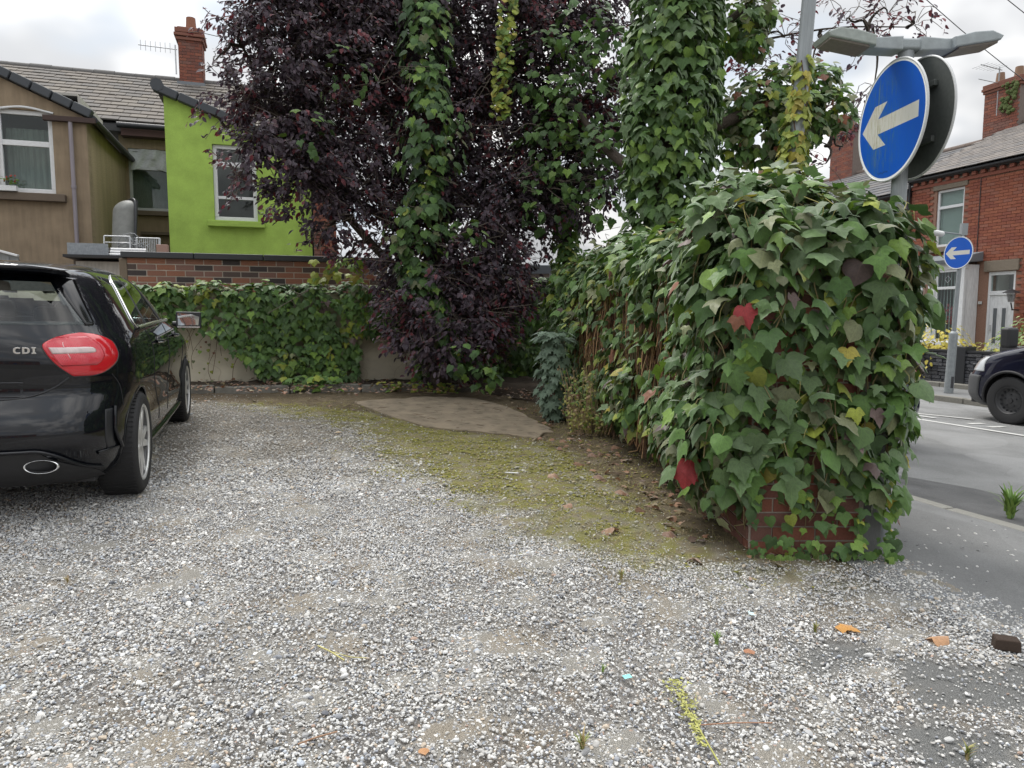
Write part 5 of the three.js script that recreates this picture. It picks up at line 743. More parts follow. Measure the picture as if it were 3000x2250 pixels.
{ // tall ivy-clad trunk right of the plum
  const base = V(1.58, groundH(1.58, -7.6), -7.6), r = rng(104), t = thing('ivy_clad_tree', 'tall tree trunk completely clad in green ivy behind the right wall', 'tree', [base.x, base.y, base.z]);
  mesh('trunk', taper([V(0, -0.1, 0), V(0.02, 1.5, 0), V(0.05, 3, 0), V(0.12, 4.8, 0), V(0.15, 6.5, 0)], [0.26, 0.22, 0.2, 0.17, 0.1], 24, 12), M.bark, t);
  mesh('limb', taper([V(0.08, 3.1, 0), V(0.7, 3.3, -0.2), V(1.3, 3.55, -0.2), V(1.9, 3.6, -0.2)], [0.09, 0.07, 0.05, 0.02], 14, 7), M.bark, t); mesh('limb', taper([V(0.1, 4.0, 0), V(0.6, 4.3, -0.4), V(1.1, 4.7, -0.5)], [0.08, 0.05, 0.03], 10, 7), M.bark, t); mesh('limb', taper([V(0.05, 2.6, 0), V(-0.4, 3.1, -0.8), V(-0.8, 3.8, -1.4)], [0.08, 0.06, 0.03], 10, 7), M.bark, t);
  const sd = (x, y, z) => { const cx = base.x + 0.05 + 0.03 * (y - 2), rad = 0.43 + 0.035 * Math.sin(y * 2.2) + 0.05 * n3(x * 2, y * 1.6, z * 2) + 0.03 * n3(x * 6, y * 5, z * 6) - 0.08 * smooth(2.6, 1.6, y); return Math.hypot(x - cx, z - base.z) - rad; };
  const list = scatter(sd, [0.9, 1.4, -8.3], [2.4, 6.2, -6.9], 3000, r, { size: (p, q) => 0.075 + 0.05 * q(), lift: 0.1, jitter: 0.5, up: 0.35, palette: (p, q) => pickFrom(q, [['mid', 4], ['blue', 2.5], ['fresh', 2.2], ['deep', 2.5]]), keep: (p, n) => n.z > -0.6 });
  list.push(...scatter((x, y, z) => sd(x, y, z) + 0.12, [0.9, 1.0, -8.2], [2.4, 6.0, -7], 1500, r, { size: (p, q) => 0.08 + 0.04 * q(), palette: (p, q) => pickFrom(q, [['mid', 4], ['blue', 1.5], ['fresh', 2.2], ['deep', 2.5]]), keep: (p, n) => n.z > -0.6 }));
  const branch = [[2.46, 3.46, -8.0, 0.27, 1], [2.68, 3.57, -7.9, 0.31, 1], [2.73, 3.21, -7.9, 0.35, 1], [3.01, 3.72, -7.9, 0.27, 1], [3.06, 3.33, -7.8, 0.34, 1], [3.3, 3.72, -7.8, 0.23, 1], [3.43, 3.44, -7.8, 0.27, 1], [3.04, 3.01, -7.8, 0.19, 0.8], [2.44, 3.03, -7.9, 0.17, 0.8], [2.41, 2.7, -7.9, 0.15, 0.7], [2.38, 2.48, -7.9, 0.13, 0.6], [2.49, 4.48, -8.2, 0.36, 1], [2.75, 4.63, -8.2, 0.24, 0.9], [2.69, 4.26, -8.2, 0.2, 0.7], [2.27, 2.37, -7.9, 0.12, 0.5]];
  list.push(...clumpLeaves(branch, r, 2700, (q) => 0.065 + 0.05 * q(), (p, q) => pickFrom(q, [['mid', 3], ['deep', 2], ['fresh', 2], ['olive', 1.6], ['lime', 0.5], ['rust', 0.15]])));
  const shade = [[0.43, 4.34, -9.2, 0.49, 0.8], [0.82, 3.77, -9.1, 0.53, 0.9], [0.87, 3.06, -9.1, 0.49, 0.9], [0.52, 3.42, -9.2, 0.49, 0.8], [0.44, 2.75, -9.3, 0.41, 0.7], [1.11, 4.36, -8.8, 0.39, 0.9], [1.18, 3.27, -8.6, 0.34, 0.9], [1.15, 2.55, -8.6, 0.25, 0.7], [0.84, 4.72, -9.0, 0.4, 0.8]];
  list.push(...clumpLeaves(shade, r, 760, (q) => 0.07 + 0.05 * q(), (p, q) => pickFrom(q, [['mid', 3], ['deep', 3], ['fresh', 1]])));
  const crown = grp('crown', t); foliage(crown, list, ivyLeaves, 'ivy', 300);
}
{ // ivy-covered stump standing in the gap
  const r = rng(105), t = thing('ivy_stump', 'thin ivy-covered stump standing in the bright gap below the crowns', 'tree', [0.74, groundH(0.74, -9.8), -9.8]); mesh('trunk', taper([V(0, 0, 0), V(0, 1.2, 0), V(0.03, 2.6, 0)], [0.08, 0.07, 0.05], 10, 8), M.bark, t);
  const list = []; for (let i = 0; i < 460; i++) { const a = r() * 6.3, d = V(Math.cos(a), 0, Math.sin(a)), y = 1.5 + r() * 1.3; list.push({ m: leafMatrix(V(0.75, y, -9.8).addScaledVector(d, 0.1 + 0.13 * r()), d.clone().add(V(0, 0.4, 0)), V(0, -1, 0), 0.06 + 0.04 * r(), r, 0.8), g: Math.floor(r() * 3), c: pickFrom(r, [['mid', 3], ['deep', 2], ['lime', 1], ['fresh', 2]]), s: 0.08 }); } foliage(t, list, ivyLeaves, 'ivy', 60);
}
{ // yellow ivy round the lamp post
  const r = rng(106), t = thing('ivy_on_post', 'yellow-green ivy winding round the leaning lamp post', 'ivy', [2.45, 1.8, -6.3], 0, 'ivy over walls and trees'), list = [];
  for (let i = 0; i < 520; i++) { const y = 1.7 + Math.pow(r(), 1.25) * 1.75, cx = 2.33 + 0.056 * (y + 0.1), a = r() * 6.3, d = V(Math.cos(a), 0, Math.sin(a)), w = 0.08 + 0.07 * smooth(3.3, 2.2, y) * r(); if (y > 3.0 && r() < 0.5) continue; list.push({ m: leafMatrix(V(cx - 0.03 * smooth(3.4, 2.4, y), y, -6.3).addScaledVector(d, w), d.clone().add(V(0, 0.4, 0.2)), V(0, -1, 0), 0.05 + 0.045 * r(), r, 0.8), g: Math.floor(r() * 3), c: y < 1.95 ? pickFrom(r, [['fresh', 2], ['lime', 3]]) : pickFrom(r, [['lime', 5], ['yellow', 2], ['fresh', 0.6]]), s: 0.07 }); }
  foliage(t, list, ivyLeaves, 'ivy', 200);
  mesh('stems', merge([0, 1, 2].map((k) => tube([0, 1, 2, 3, 4, 5].map((i) => { const y = -0.3 + i * 0.38; return V(-0.12 + 0.056 * (y + 1.9) + 0.065 * Math.cos(i * 1.3 + k * 2), y, 0.065 * Math.sin(i * 1.3 + k * 2)); }), 0.006, 20, 5))), M.stem, t).userData.kind = 'stuff';
}
// ================================================================= VEHICLES
function pchip(xs, ys) {   // smooth interpolation through a table without overshoot
  const n = xs.length, h = [], d = [], m = new Array(n).fill(0); for (let i = 0; i < n - 1; i++) { h[i] = xs[i + 1] - xs[i]; d[i] = (ys[i + 1] - ys[i]) / h[i]; }
  for (let i = 1; i < n - 1; i++) m[i] = d[i - 1] * d[i] <= 0 ? 0 : (3 * (h[i - 1] + h[i])) / ((2 * h[i] + h[i - 1]) / d[i - 1] + (h[i] + 2 * h[i - 1]) / d[i]); m[0] = d[0]; m[n - 1] = d[n - 2];
  return (x) => { x = clamp(x, xs[0], xs[n - 1]); let i = 0; while (i < n - 2 && x > xs[i + 1]) i++; const t = (x - xs[i]) / h[i], t2 = t * t, t3 = t2 * t; return (2 * t3 - 3 * t2 + 1) * ys[i] + (t3 - 2 * t2 + t) * h[i] * m[i] + (-2 * t3 + 3 * t2) * ys[i + 1] + (t3 - t2) * h[i] * m[i + 1]; };
}
const tab = (pairs) => pchip(pairs.map((p) => p[0]), pairs.map((p) => p[1]));
// body described by level slices: half width, rear end and front end at each height; L is measured from the tail
function bodyShape({ W, Lr, Lf, nr, nf, rearSpan, frontSpan, bow }) {
  const wid = (L, y) => W(y) * (1 - bow * Math.pow((L - 2.1) / 2.1, 2));
  const half = (L, y) => { const a = Lr(y), b = Lf(y), rs = Math.min(rearSpan, (b - a) * 0.5), fs = Math.min(frontSpan, (b - a) * 0.5), w = wid(L, y); if (L < a + rs) { const t = clamp((a + rs - L) / rs); return w * Math.pow(Math.max(0, 1 - Math.pow(t, nr(y))), 1 / nr(y)); } if (L > b - fs) { const t = clamp((L - b + fs) / fs); return w * Math.pow(Math.max(0, 1 - Math.pow(t, nf)), 1 / nf); } return w; };
  const rearL = (x, y) => { let lo = Lr(y), hi = Lr(y) + Math.min(rearSpan, (Lf(y) - Lr(y)) * 0.5); for (let i = 0; i < 40; i++) { const m = (lo + hi) / 2; if (half(m, y) < Math.abs(x)) lo = m; else hi = m; } return (lo + hi) / 2; };
  // s runs 0..1 round the right half of a slice, from the middle of the tail to the middle of the nose, spaced by length
  const cache = new Map();
  const slice = (y) => { const key = y.toFixed(5); if (cache.has(key)) return cache.get(key); const a = Lr(y), b = Lf(y), rs = Math.min(rearSpan, (b - a) * 0.5), fs = Math.min(frontSpan, (b - a) * 0.5), P = [], n = nr(y); for (let i = 0; i <= 80; i++) { const f = (i / 80) * Math.PI / 2, L = a + rs - rs * Math.pow(Math.cos(f), 2 / n); P.push([wid(L, y) * Math.pow(Math.sin(f), 2 / n), L]); } for (let i = 1; i < 40; i++) { const L = lerp(a + rs, b - fs, i / 40); P.push([wid(L, y), L]); } for (let i = 0; i <= 80; i++) { const f = (i / 80) * Math.PI / 2, L = b - fs + fs * Math.pow(Math.sin(f), 2 / nf); P.push([wid(L, y) * Math.pow(Math.cos(f), 2 / nf), L]); } const len = [0]; for (let i = 1; i < P.length; i++) len.push(len[i - 1] + Math.hypot(P[i][0] - P[i - 1][0], P[i][1] - P[i - 1][1])); const o = { P, len, rearEnd: 80, total: len[len.length - 1] }; cache.set(key, o); return o; };
  const at = (d, y) => { const { P, len } = slice(y); let lo = 0, hi = len.length - 1; while (hi - lo > 1) { const m = (lo + hi) >> 1; if (len[m] > d) hi = m; else lo = m; } const t = clamp((d - len[lo]) / Math.max(1e-9, len[hi] - len[lo])); return [lerp(P[lo][0], P[hi][0], t), lerp(P[lo][1], P[hi][1], t)]; };
  const dOf = (test, k, v, y) => { const { P, len } = slice(y); for (let i = 1; i < P.length; i++) if (test(P[i])) { const a = P[i - 1][k], b = P[i][k]; return lerp(len[i - 1], len[i], clamp((v - a) / (b - a || 1))); } return len[len.length - 1]; };
  return { half, rearL, slice, at, dOfX: (x, y) => dOf((p) => p[0] >= x, 0, x, y), dOfL: (L, y) => dOf((p) => p[1] >= L && p[0] > 0.2, 1, L, y), Lr, Lf, W };
}
// shell of the right half, mirrored to the left; cells inside wheel arches and windows are left open
function shell(B, rows, cols, rear, wheels, R_, hole, topY) {
  const pos = [], keepV = [], idx = [], nv = cols + 1;
  rows.forEach((y) => { const T = B.slice(y).total; for (let i = 0; i <= cols; i++) { const [x, L] = B.at(T * i / cols, y); pos.push([x, y, L]); } });
  const inside = pos.map(([x, y, L]) => x > 0.45 && wheels.some(([wl, wy]) => Math.hypot(L - wl, y - wy) < R_));
  const cell = (j, i) => [j * nv + i, j * nv + i + 1, (j + 1) * nv + i, (j + 1) * nv + i + 1], kept = [];
  for (let j = 0; j < rows.length - 1; j++) for (let i = 0; i < cols; i++) { const c = cell(j, i); if (c.every((k) => inside[k])) continue; const mid = c.reduce((a, k) => [a[0] + pos[k][0] / 4, a[1] + pos[k][1] / 4, a[2] + pos[k][2] / 4], [0, 0, 0]); if (hole(...mid)) continue; kept.push(c); }
  const touch = new Set(kept.flat());
  for (const k of touch) if (inside[k]) { const p = pos[k], w = wheels.reduce((a, b) => (Math.hypot(p[2] - a[0], p[1] - a[1]) < Math.hypot(p[2] - b[0], p[1] - b[1]) ? a : b)), d = Math.hypot(p[2] - w[0], p[1] - w[1]) || 1e-6; p[2] = w[0] + ((p[2] - w[0]) / d) * R_; p[1] = w[1] + ((p[1] - w[1]) / d) * R_; p[0] = B.half(p[2], Math.max(rows[0], p[1])); }
  for (const [a, b, c, d] of kept) idx.push(a, b, c, b, d, c);
  const N = pos.length, flat = [], all = []; for (const [x, y, L] of pos) flat.push(x, y, rear - L); for (const [x, y, L] of pos) flat.push(-x, y, rear - L);
  for (let i = 0; i < idx.length; i += 3) { all.push(idx[i], idx[i + 1], idx[i + 2], N + idx[i], N + idx[i + 2], N + idx[i + 1]); }
  const base = (rows.length - 1) * nv, top = flat.length / 3; const [, , La] = pos[base], Lb = pos[base + cols][2]; flat.push(0, topY, rear - (La + Lb) / 2);
  for (let i = 0; i < cols; i++) { all.push(base + i, base + i + 1, top, N + base + i + 1, N + base + i, top); }
  const g = new THREE.BufferGeometry(); g.setAttribute('position', new THREE.Float32BufferAttribute(flat, 3)); g.setIndex(all); g.computeVertexNormals();
  // join the normals along the centre line
  const nn = g.attributes.normal; for (let k = 0; k < N; k++) if (pos[k][0] < 1e-4) { const v = V(0, nn.getY(k), nn.getZ(k)).normalize(); nn.setXYZ(k, v.x, v.y, v.z); nn.setXYZ(N + k, v.x, v.y, v.z); }
  return g;
}
// a panel lying on the shell: for each height y the run d0(y)..d1(y) along the slice, lifted by off, with a skirt back to the shell
function panel(B, rear, y0, y1, d0, d1, off, nu, nv, side = 1, wobble = 0) {
  const P = (d, y, o) => { const [x, L] = B.at(d, y), e = 0.008, [xa, La] = B.at(d + e, y), [xb, Lb] = B.at(d, y + e), u = V(xa - x, 0, -(La - L)), v = V(xb - x, e, -(Lb - L)), n = u.cross(v).normalize(); if (n.x < 0 && x > 0.3) n.negate(); if (n.z < 0 && L < 0.4 && x < 0.5) n.negate(); return V(x + n.x * o, y + n.y * o, rear - L + n.z * o); };
  const pos = [], uv = [], idx = [], row = nu + 3; for (let j = -1; j <= nv + 1; j++) { const y = lerp(y0, y1, clamp(j / nv)), a = d0(y), b = d1(y); for (let i = -1; i <= nu + 1; i++) { const edge = i < 0 || j < 0 || i > nu || j > nv, p = P(lerp(a, b, clamp(i / nu)), y, edge ? -0.004 : off * (wobble ? 1 - wobble * Math.pow(Math.max(Math.abs(i / nu - 0.5), Math.abs(j / nv - 0.5)) * 2, 6) : 1)); pos.push(p.x * side, p.y, p.z); uv.push(i / nu, j / nv); } }
  for (let j = 0; j < nv + 2; j++) for (let i = 0; i < row - 1; i++) { const k = j * row + i; side > 0 ? idx.push(k, k + 1, k + row, k + 1, k + row + 1, k + row) : idx.push(k, k + row, k + 1, k + 1, k + row, k + row + 1); }
  const g = new THREE.BufferGeometry(); g.setAttribute('position', new THREE.Float32BufferAttribute(pos, 3)); g.setAttribute('uv', new THREE.Float32BufferAttribute(uv, 2)); g.setIndex(idx); g.computeVertexNormals(); return g;
}
const onShell = (B, rear, pts, off, side = 1) => pts.map(([d, y]) => { const [x, L] = B.at(d, y), e = 0.01, [xa, La] = B.at(d + e, y); const n = V(La - L, 0, xa - x).normalize(); return V(side * (x + n.x * off), y, rear - L + n.z * off); });
function wheel(parent, x, z, r, side, kind, w = 0.225) {
  const g = grp('wheel', parent); g.position.set(x, r, z); g.rotation.y = side > 0 ? Math.PI / 2 : -Math.PI / 2; const rr = kind === 'steel' ? r * 0.6 : r * 0.74, prof = [[rr, -w / 2 + 0.01], [r * 0.9, -w / 2], [r * 0.975, -w / 2 + 0.015], [r, -w / 2 + 0.045], [r, w / 2 - 0.045], [r * 0.975, w / 2 - 0.015], [r * 0.9, w / 2], [rr + 0.012, w / 2 - 0.004], [rr, w / 2 - 0.014]];
  mesh('tyre', new THREE.LatheGeometry(prof.map(([a, b]) => new THREE.Vector2(a, b)), 56).rotateX(Math.PI / 2), M.rubber, g);
  const treads = []; for (let i = 0; i < 64; i++) treads.push(box(0.008, 0.006, w * 0.8).translate(0, r + 0.0005, 0).rotateZ(i / 64 * Math.PI * 2)); mesh('tread', merge(treads), M.rubber, g);
  if (kind === 'steel') {
    mesh('rim', new THREE.LatheGeometry([[rr, 0.09], [rr * 0.93, 0.1], [rr * 0.9, 0.07], [rr * 0.8, 0.03], [rr * 0.55, 0.045], [rr * 0.35, 0.06], [0, 0.06]].map(([a, b]) => new THREE.Vector2(a, b)), 40).rotateX(Math.PI / 2), std([0.05, 0.05, 0.052], { roughness: 0.5, side: THREE.DoubleSide }), g);
    for (let i = 0; i < 16; i++) mesh('slot', rbox(0.024, 0.05, 0.012, 0.006, 0, rr * 0.78, 0.04).rotateZ(i / 16 * Math.PI * 2), M.blackTrim, g); for (let i = 0; i < 5; i++) mesh('bolt', new THREE.CylinderGeometry(0.011, 0.011, 0.02, 6).rotateX(Math.PI / 2).translate(0, rr * 0.42, 0.062).rotateZ(i / 5 * Math.PI * 2), M.blackTrim, g); mesh('hub_cap', new THREE.CylinderGeometry(0.035, 0.04, 0.03, 20).rotateX(Math.PI / 2).translate(0, 0, 0.065), M.plastic, g); return g;
  }
  mesh('barrel', new THREE.CylinderGeometry(rr, rr * 0.96, w * 0.9, 48, 1, true).rotateX(Math.PI / 2), std([0.25, 0.25, 0.25], { metalness: 0.8, roughness: 0.4, side: THREE.DoubleSide }), g); mesh('rim', new THREE.TorusGeometry(rr - 0.004, 0.01, 10, 64).translate(0, 0, w / 2 - 0.015), M.alloy, g);
  mesh('brake_disc', new THREE.CylinderGeometry(rr * 0.68, rr * 0.68, 0.02, 36).rotateX(Math.PI / 2).translate(0, 0, 0.0), std([0.18, 0.17, 0.16], { metalness: 0.7, roughness: 0.4 }), g); mesh('hub', new THREE.CylinderGeometry(0.045, 0.07, 0.05, 24).rotateX(Math.PI / 2).translate(0, 0, w / 2 - 0.05), M.alloy, g);
  for (let i = 0; i < 10; i++) { const a = (i / 10) * Math.PI * 2 + (i % 2 ? 0.1 : -0.1); const s = new THREE.Shape([[-0.026, 0.03], [0.026, 0.03], [0.015, rr - 0.005], [-0.015, rr - 0.005]].map(([p, q]) => new THREE.Vector2(p, q))); mesh('spoke', new THREE.ExtrudeGeometry(s, { depth: 0.022, bevelEnabled: true, bevelSize: 0.005, bevelThickness: 0.005, bevelSegments: 2 }).translate(0, 0, w / 2 - 0.05).rotateZ(a), M.alloy, g); }
  return g;
}
// ---- small hatchback
const HB = bodyShape({
  W: tab([[0.16, 0.78], [0.22, 0.835], [0.3, 0.862], [0.42, 0.872], [0.5, 0.868], [0.6, 0.876], [0.72, 0.89], [0.8, 0.892], [0.88, 0.884], [0.95, 0.868], [1.0, 0.848], [1.04, 0.825], [1.12, 0.782], [1.22, 0.727], [1.3, 0.678], [1.35, 0.632], [1.385, 0.57], [1.405, 0.5], [1.42, 0.41], [1.43, 0.27], [1.434, 0.15]]),
  Lr: tab([[0.16, 0.3], [0.24, 0.13], [0.3, 0.07], [0.38, 0.03], [0.44, 0.004], [0.49, 0.0], [0.54, 0.012], [0.6, 0.04], [0.66, 0.078], [0.7, 0.102], [0.74, 0.106], [0.8, 0.098], [0.86, 0.096], [0.92, 0.106], [0.98, 0.124], [1.03, 0.148], [1.06, 0.165], [1.2, 0.245], [1.32, 0.34], [1.36, 0.4], [1.385, 0.55], [1.405, 0.78], [1.42, 1.06], [1.43, 1.42], [1.434, 1.6]]),
  Lf: tab([[0.16, 4.0], [0.24, 4.2], [0.34, 4.27], [0.5, 4.29], [0.62, 4.27], [0.7, 4.2], [0.78, 4.05], [0.84, 3.85], [0.9, 3.55], [0.95, 3.25], [0.99, 3.03], [1.05, 2.9], [1.15, 2.72], [1.25, 2.52], [1.33, 2.32], [1.385, 2.12], [1.41, 1.98], [1.425, 1.86], [1.434, 1.75]]),
  nr: tab([[0.16, 4.2], [0.6, 4.6], [0.9, 4.4], [1.04, 4.0], [1.3, 4.2], [1.434, 3]]), nf: 3.6, rearSpan: 0.95, frontSpan: 0.9, bow: 0.035 });
const sideGlass = (L, y) => { const a = 0.90 + 0.22 * Math.pow(clamp((y - 1.02) / 0.34), 1.4) + 0.06 * Math.pow(clamp((1.08 - y) / 0.06), 2) + 0.14 * Math.pow(clamp((y - 1.30) / 0.052), 2), b = lerp(3.0, 2.06, Math.pow(clamp((y - 0.98) / 0.37), 1.25)); return [a, b]; };
const belt = 1.025, glassTop = 1.352, rgx = (y) => lerp(0.665, 0.5, clamp((y - 1.06) / 0.24));
function hatchback(name, label, group, paint, pos, turn, roll = [0, 0]) {
  const t = thing(name, label, 'car', pos, turn, group); t.rotation.set(roll[0], turn, roll[1], 'YXZ'); const rear = 0.73, WH = [[0.73, 0.318], [3.43, 0.318]];
  const rows = [...range(0.165, 1.3, 0.0175), ...range(1.31, 1.38, 0.01), ...range(1.385, 1.425, 0.005), 1.428, 1.431, 1.434];
  const hole = (x, y, L) => { const [a, b] = sideGlass(L, y); if (y > belt + 0.012 && y < glassTop - 0.01 && L > a + 0.02 && L < b - 0.03 && x > 0.3) return true; if (L < 0.7 && y > 1.07 && y < 1.295 && x < rgx(y) - 0.02) return true; return y > 1.02 && y < 1.37 && L > 2.0 && L > sideGlass(L, y)[1] + 0.09 && x < HB.half(L, y) + 1 && x < 0.62; };
  mesh('body', shell(HB, rows, 170, rear, WH, 0.352, hole, 1.4345), paint, t);
  mesh('underbody', merge([bx(-0.68, 0.68, 0.17, 0.3, rear - 4.0, rear - 0.35), bx(-0.5, 0.5, 0.3, 0.95, rear - 3.95, rear - 3.0), bx(-0.56, 0.56, 0.3, 0.62, rear - 3.0, rear - 0.16)]), M.felt, t);
  for (const [L] of WH) for (const s of [1, -1]) { mesh('wheel_well', new THREE.CylinderGeometry(0.36, 0.36, 0.3, 28, 1, true, -0.2, Math.PI + 0.4).rotateZ(Math.PI / 2).translate(s * 0.66, 0.33, rear - L), std([0.012, 0.012, 0.013], { side: THREE.DoubleSide }), t); mesh('arch_lip', tube(range(0, 1, 1 / 18).map((k) => { const a = lerp(-0.35, Math.PI + 0.35, k), LL = L + Math.cos(a) * 0.352, y = 0.318 + Math.sin(a) * 0.352; return V(s * (HB.half(LL, Math.max(0.17, y)) - 0.004), y, rear - LL); }), 0.009, 40, 6), paint, t); wheel(t, s * 0.775, rear - L, 0.316, s, 'alloy'); }
  const tint_ = phy([0.72, 0.78, 0.77], { roughness: 0.012, transmission: 1, ior: 1.52, side: THREE.DoubleSide });
  for (const s of [1, -1]) {
    const wd = grp('side_window', t), dL = (f) => (y) => HB.dOfL(f(y), y);
    mesh('side_glass', panel(HB, rear, belt, glassTop, dL((y) => sideGlass(0, y)[0]), dL((y) => sideGlass(0, y)[1]), 0.003, 46, 16, s), tint_, wd);
    const rim = []; for (const y of range(belt, glassTop, 0.012)) rim.push([HB.dOfL(sideGlass(0, y)[0], y), y]); const top = []; for (let k = 0; k <= 8; k++) top.push([HB.dOfL(lerp(sideGlass(0, glassTop)[0], sideGlass(0, glassTop)[1], k / 8), glassTop + 0.004 * Math.sin(k / 8 * 3.1)), glassTop + 0.006 * Math.sin(k / 8 * 3.1)]); for (const y of range(belt, glassTop, 0.03).reverse()) top.push([HB.dOfL(sideGlass(0, y)[1], y), y]);
    mesh('window_trim', tube(onShell(HB, rear, [...rim, ...top], 0.004, s), 0.007, 90, 6), M.chrome, wd); mesh('belt_moulding', tube(onShell(HB, rear, range(0, 1, 0.1).map((k) => { const y = belt - 0.004 + 0.012 * Math.sin(k * 3.14); return [HB.dOfL(lerp(sideGlass(0, belt)[0], 3.0, k), y), y]; }), 0.006, s), 0.011, 40, 6), M.chrome, wd);
    for (const [la, lb, w] of [[2.02, 1.86, 0.045], [1.3, 1.42, 0.012]]) mesh('window_pillar', panel(HB, rear, belt + 0.01, glassTop - 0.004, (y) => HB.dOfL(lerp(la, lb, (y - belt) / 0.33), y) - w, (y) => HB.dOfL(lerp(la, lb, (y - belt) / 0.33), y) + w, 0.006, 3, 12, s), M.blackTrim, wd);
    // door cut lines, handles, sill
    for (const L of [1.22, 2.0, 3.02]) mesh('door_seam', tube(onShell(HB, rear, range(0.34, belt, 0.04).map((y) => { const LL = L + (L < 1.3 ? 0.3 * smooth(0.75, 0.4, y) + 0.1 * smooth(0.9, 1.0, y) * -0.6 : 0); return [HB.dOfL(LL, y), y]; }), 0.0, s), 0.0035, 24, 5), M.blackTrim, t);
    for (const L of [1.42, 2.34]) { const h = grp('door_handle', t), pts = onShell(HB, rear, [0, 1, 2, 3, 4].map((k) => [HB.dOfL(L + k * 0.05, 0.905), 0.905]), 0.03, s); pts[0].add(V(-s * 0.03, 0, 0)); pts[4].add(V(-s * 0.03, 0, 0)); mesh('grip', tube(pts, 0.0125, 14, 8), paint, h); mesh('chrome_strip', tube(pts.map((p) => p.clone().add(V(s * 0.009, -0.004, 0))), 0.006, 14, 6), M.chrome, h); mesh('recess', new THREE.SphereGeometry(0.05, 12, 8).scale(0.25, 0.7, 1.3).translate(pts[2].x - s * 0.03, 0.905, pts[2].z), M.blackTrim, h); }
    mesh('sill', panel(HB, rear, 0.17, 0.27, (y) => HB.dOfL(1.12, y), (y) => HB.dOfL(3.04, y), 0.022, 24, 4, s), paint, t);
    // mirror
    const m = grp('door_mirror', t), mz = rear - 2.82, mx = s * 0.965; mesh('housing', rbox(0.2, 0.14, 0.12, 0.035, mx, 1.02, mz, 4), paint, m); mesh('mirror_glass', (() => { const sh = new THREE.Shape([[-0.085, -0.05], [0.08, -0.045], [0.088, 0.03], [0.03, 0.05], [-0.088, 0.06]].map(([a, b]) => new THREE.Vector2(a * s, b))); return new THREE.ShapeGeometry(sh).translate(mx, 1.022, mz + 0.063); })(), std([0.75, 0.78, 0.8], { metalness: 1, roughness: 0.03, side: THREE.DoubleSide }), m); mesh('mirror_bezel', rbox(0.205, 0.145, 0.02, 0.009, mx, 1.022, mz + 0.05), M.blackTrim, m); mesh('mirror_trim', bx(Math.min(mx - 0.09, mx + 0.09), Math.max(mx - 0.09, mx + 0.09), 0.953, 0.966, mz - 0.02, mz + 0.064), M.chrome, m); mesh('mirror_arm', rod(V(s * 0.83, 0.985, mz), V(s * 0.92, 0.98, mz), 0.022), M.blackTrim, m);
    // tail lamp
    const lamp = grp('tail_lamp', t), xi = tab([[0.79, 0.635], [0.85, 0.57], [0.91, 0.525], [0.955, 0.505], [0.985, 0.54], [1.0, 0.575], [1.016, 0.66]]), Lo = tab([[0.79, 0.215], [0.802, 0.25], [0.82, 0.285], [0.86, 0.345], [0.905, 0.375], [0.955, 0.378], [0.985, 0.35], [1.0, 0.32], [1.016, 0.25]]);
    const d0 = (y) => HB.dOfX(xi(y), y), d1 = (y) => HB.dOfL(Lo(y), y), red = phy([0.52, 0.012, 0.022], { roughness: 0.06, clearcoat: 1, clearcoatRoughness: 0.02 }), ribbed = phy([0.62, 0.03, 0.05], { roughness: 0.25, clearcoat: 1, clearcoatRoughness: 0.03, bumpMap: rep(texture(64, (u) => { const g = 0.5 + 0.5 * Math.cos(u * 6.283 * 8); return [g, g, g]; }), 4, 1), bumpScale: 0.002 });
    mesh('lens', panel(HB, rear, 0.79, 1.016, d0, d1, 0.014, 44, 20, s, 0.6), red, lamp);
    mesh('inner_lens', panel(HB, rear, 0.845, 0.99, (y) => lerp(d0(y), d1(y), 0.05), (y) => lerp(d0(y), d1(y), 0.70 - 0.12 * Math.pow(Math.abs(y - 0.918) / 0.073, 3)), 0.0165, 34, 16, s, 0.1), ribbed, lamp);
    mesh('reverse_lens', panel(HB, rear, 0.905, 0.938, (y) => lerp(d0(y), d1(y), 0.06), (y) => lerp(d0(y), d1(y), 0.60 - 0.06 * Math.pow(Math.abs(y - 0.9215) / 0.0165, 3)), 0.019, 26, 6, s, 0.15), phy([0.62, 0.5, 0.5], { roughness: 0.12, clearcoat: 1, map: rep(streaks, 0.6, 0.05) }), lamp);
    mesh('lamp_bar', panel(HB, rear, 0.88, 0.962, (y) => lerp(d0(y), d1(y), 0.225), (y) => lerp(d0(y), d1(y), 0.235), 0.0175, 2, 8, s), phy([0.8, 0.5, 0.5], { roughness: 0.2 }), lamp);
    mesh('lamp_edge', tube(onShell(HB, rear, [...range(0.79, 1.016, 0.0113).map((y) => [d1(y) + 0.002, y]), ...range(0.79, 1.016, 0.0113).reverse().map((y) => [d0(y) - 0.002, y])], 0.004, s), 0.0035, 80, 5, true), M.blackTrim, lamp);
    // rear bumper air slot and reflector
    const slot = grp('bumper_slot', t); mesh('slot_back', panel(HB, rear, 0.38, 0.6, (y) => HB.dOfX(0.775 - 0.0 * y, y) - 0.012, (y) => HB.dOfX(0.775, y) + 0.05, 0.003, 6, 12, s), M.blackTrim, slot); mesh('slot_blade', tube(onShell(HB, rear, range(0.37, 0.61, 0.04).map((y) => [HB.dOfX(0.79, y) + 0.02 + 0.05 * smooth(0.5, 0.36, y), y]), 0.012, s), 0.012, 16, 8), paint, slot); mesh('slot_lip', tube(onShell(HB, rear, [[0, 0], [1, 0], [2, 0]].map(([k]) => [HB.dOfX(0.73 + k * 0.04, 0.365) + 0.015 * k, 0.368 + 0.006 * k]), 0.004, s), 0.009, 10, 8), paint, slot);
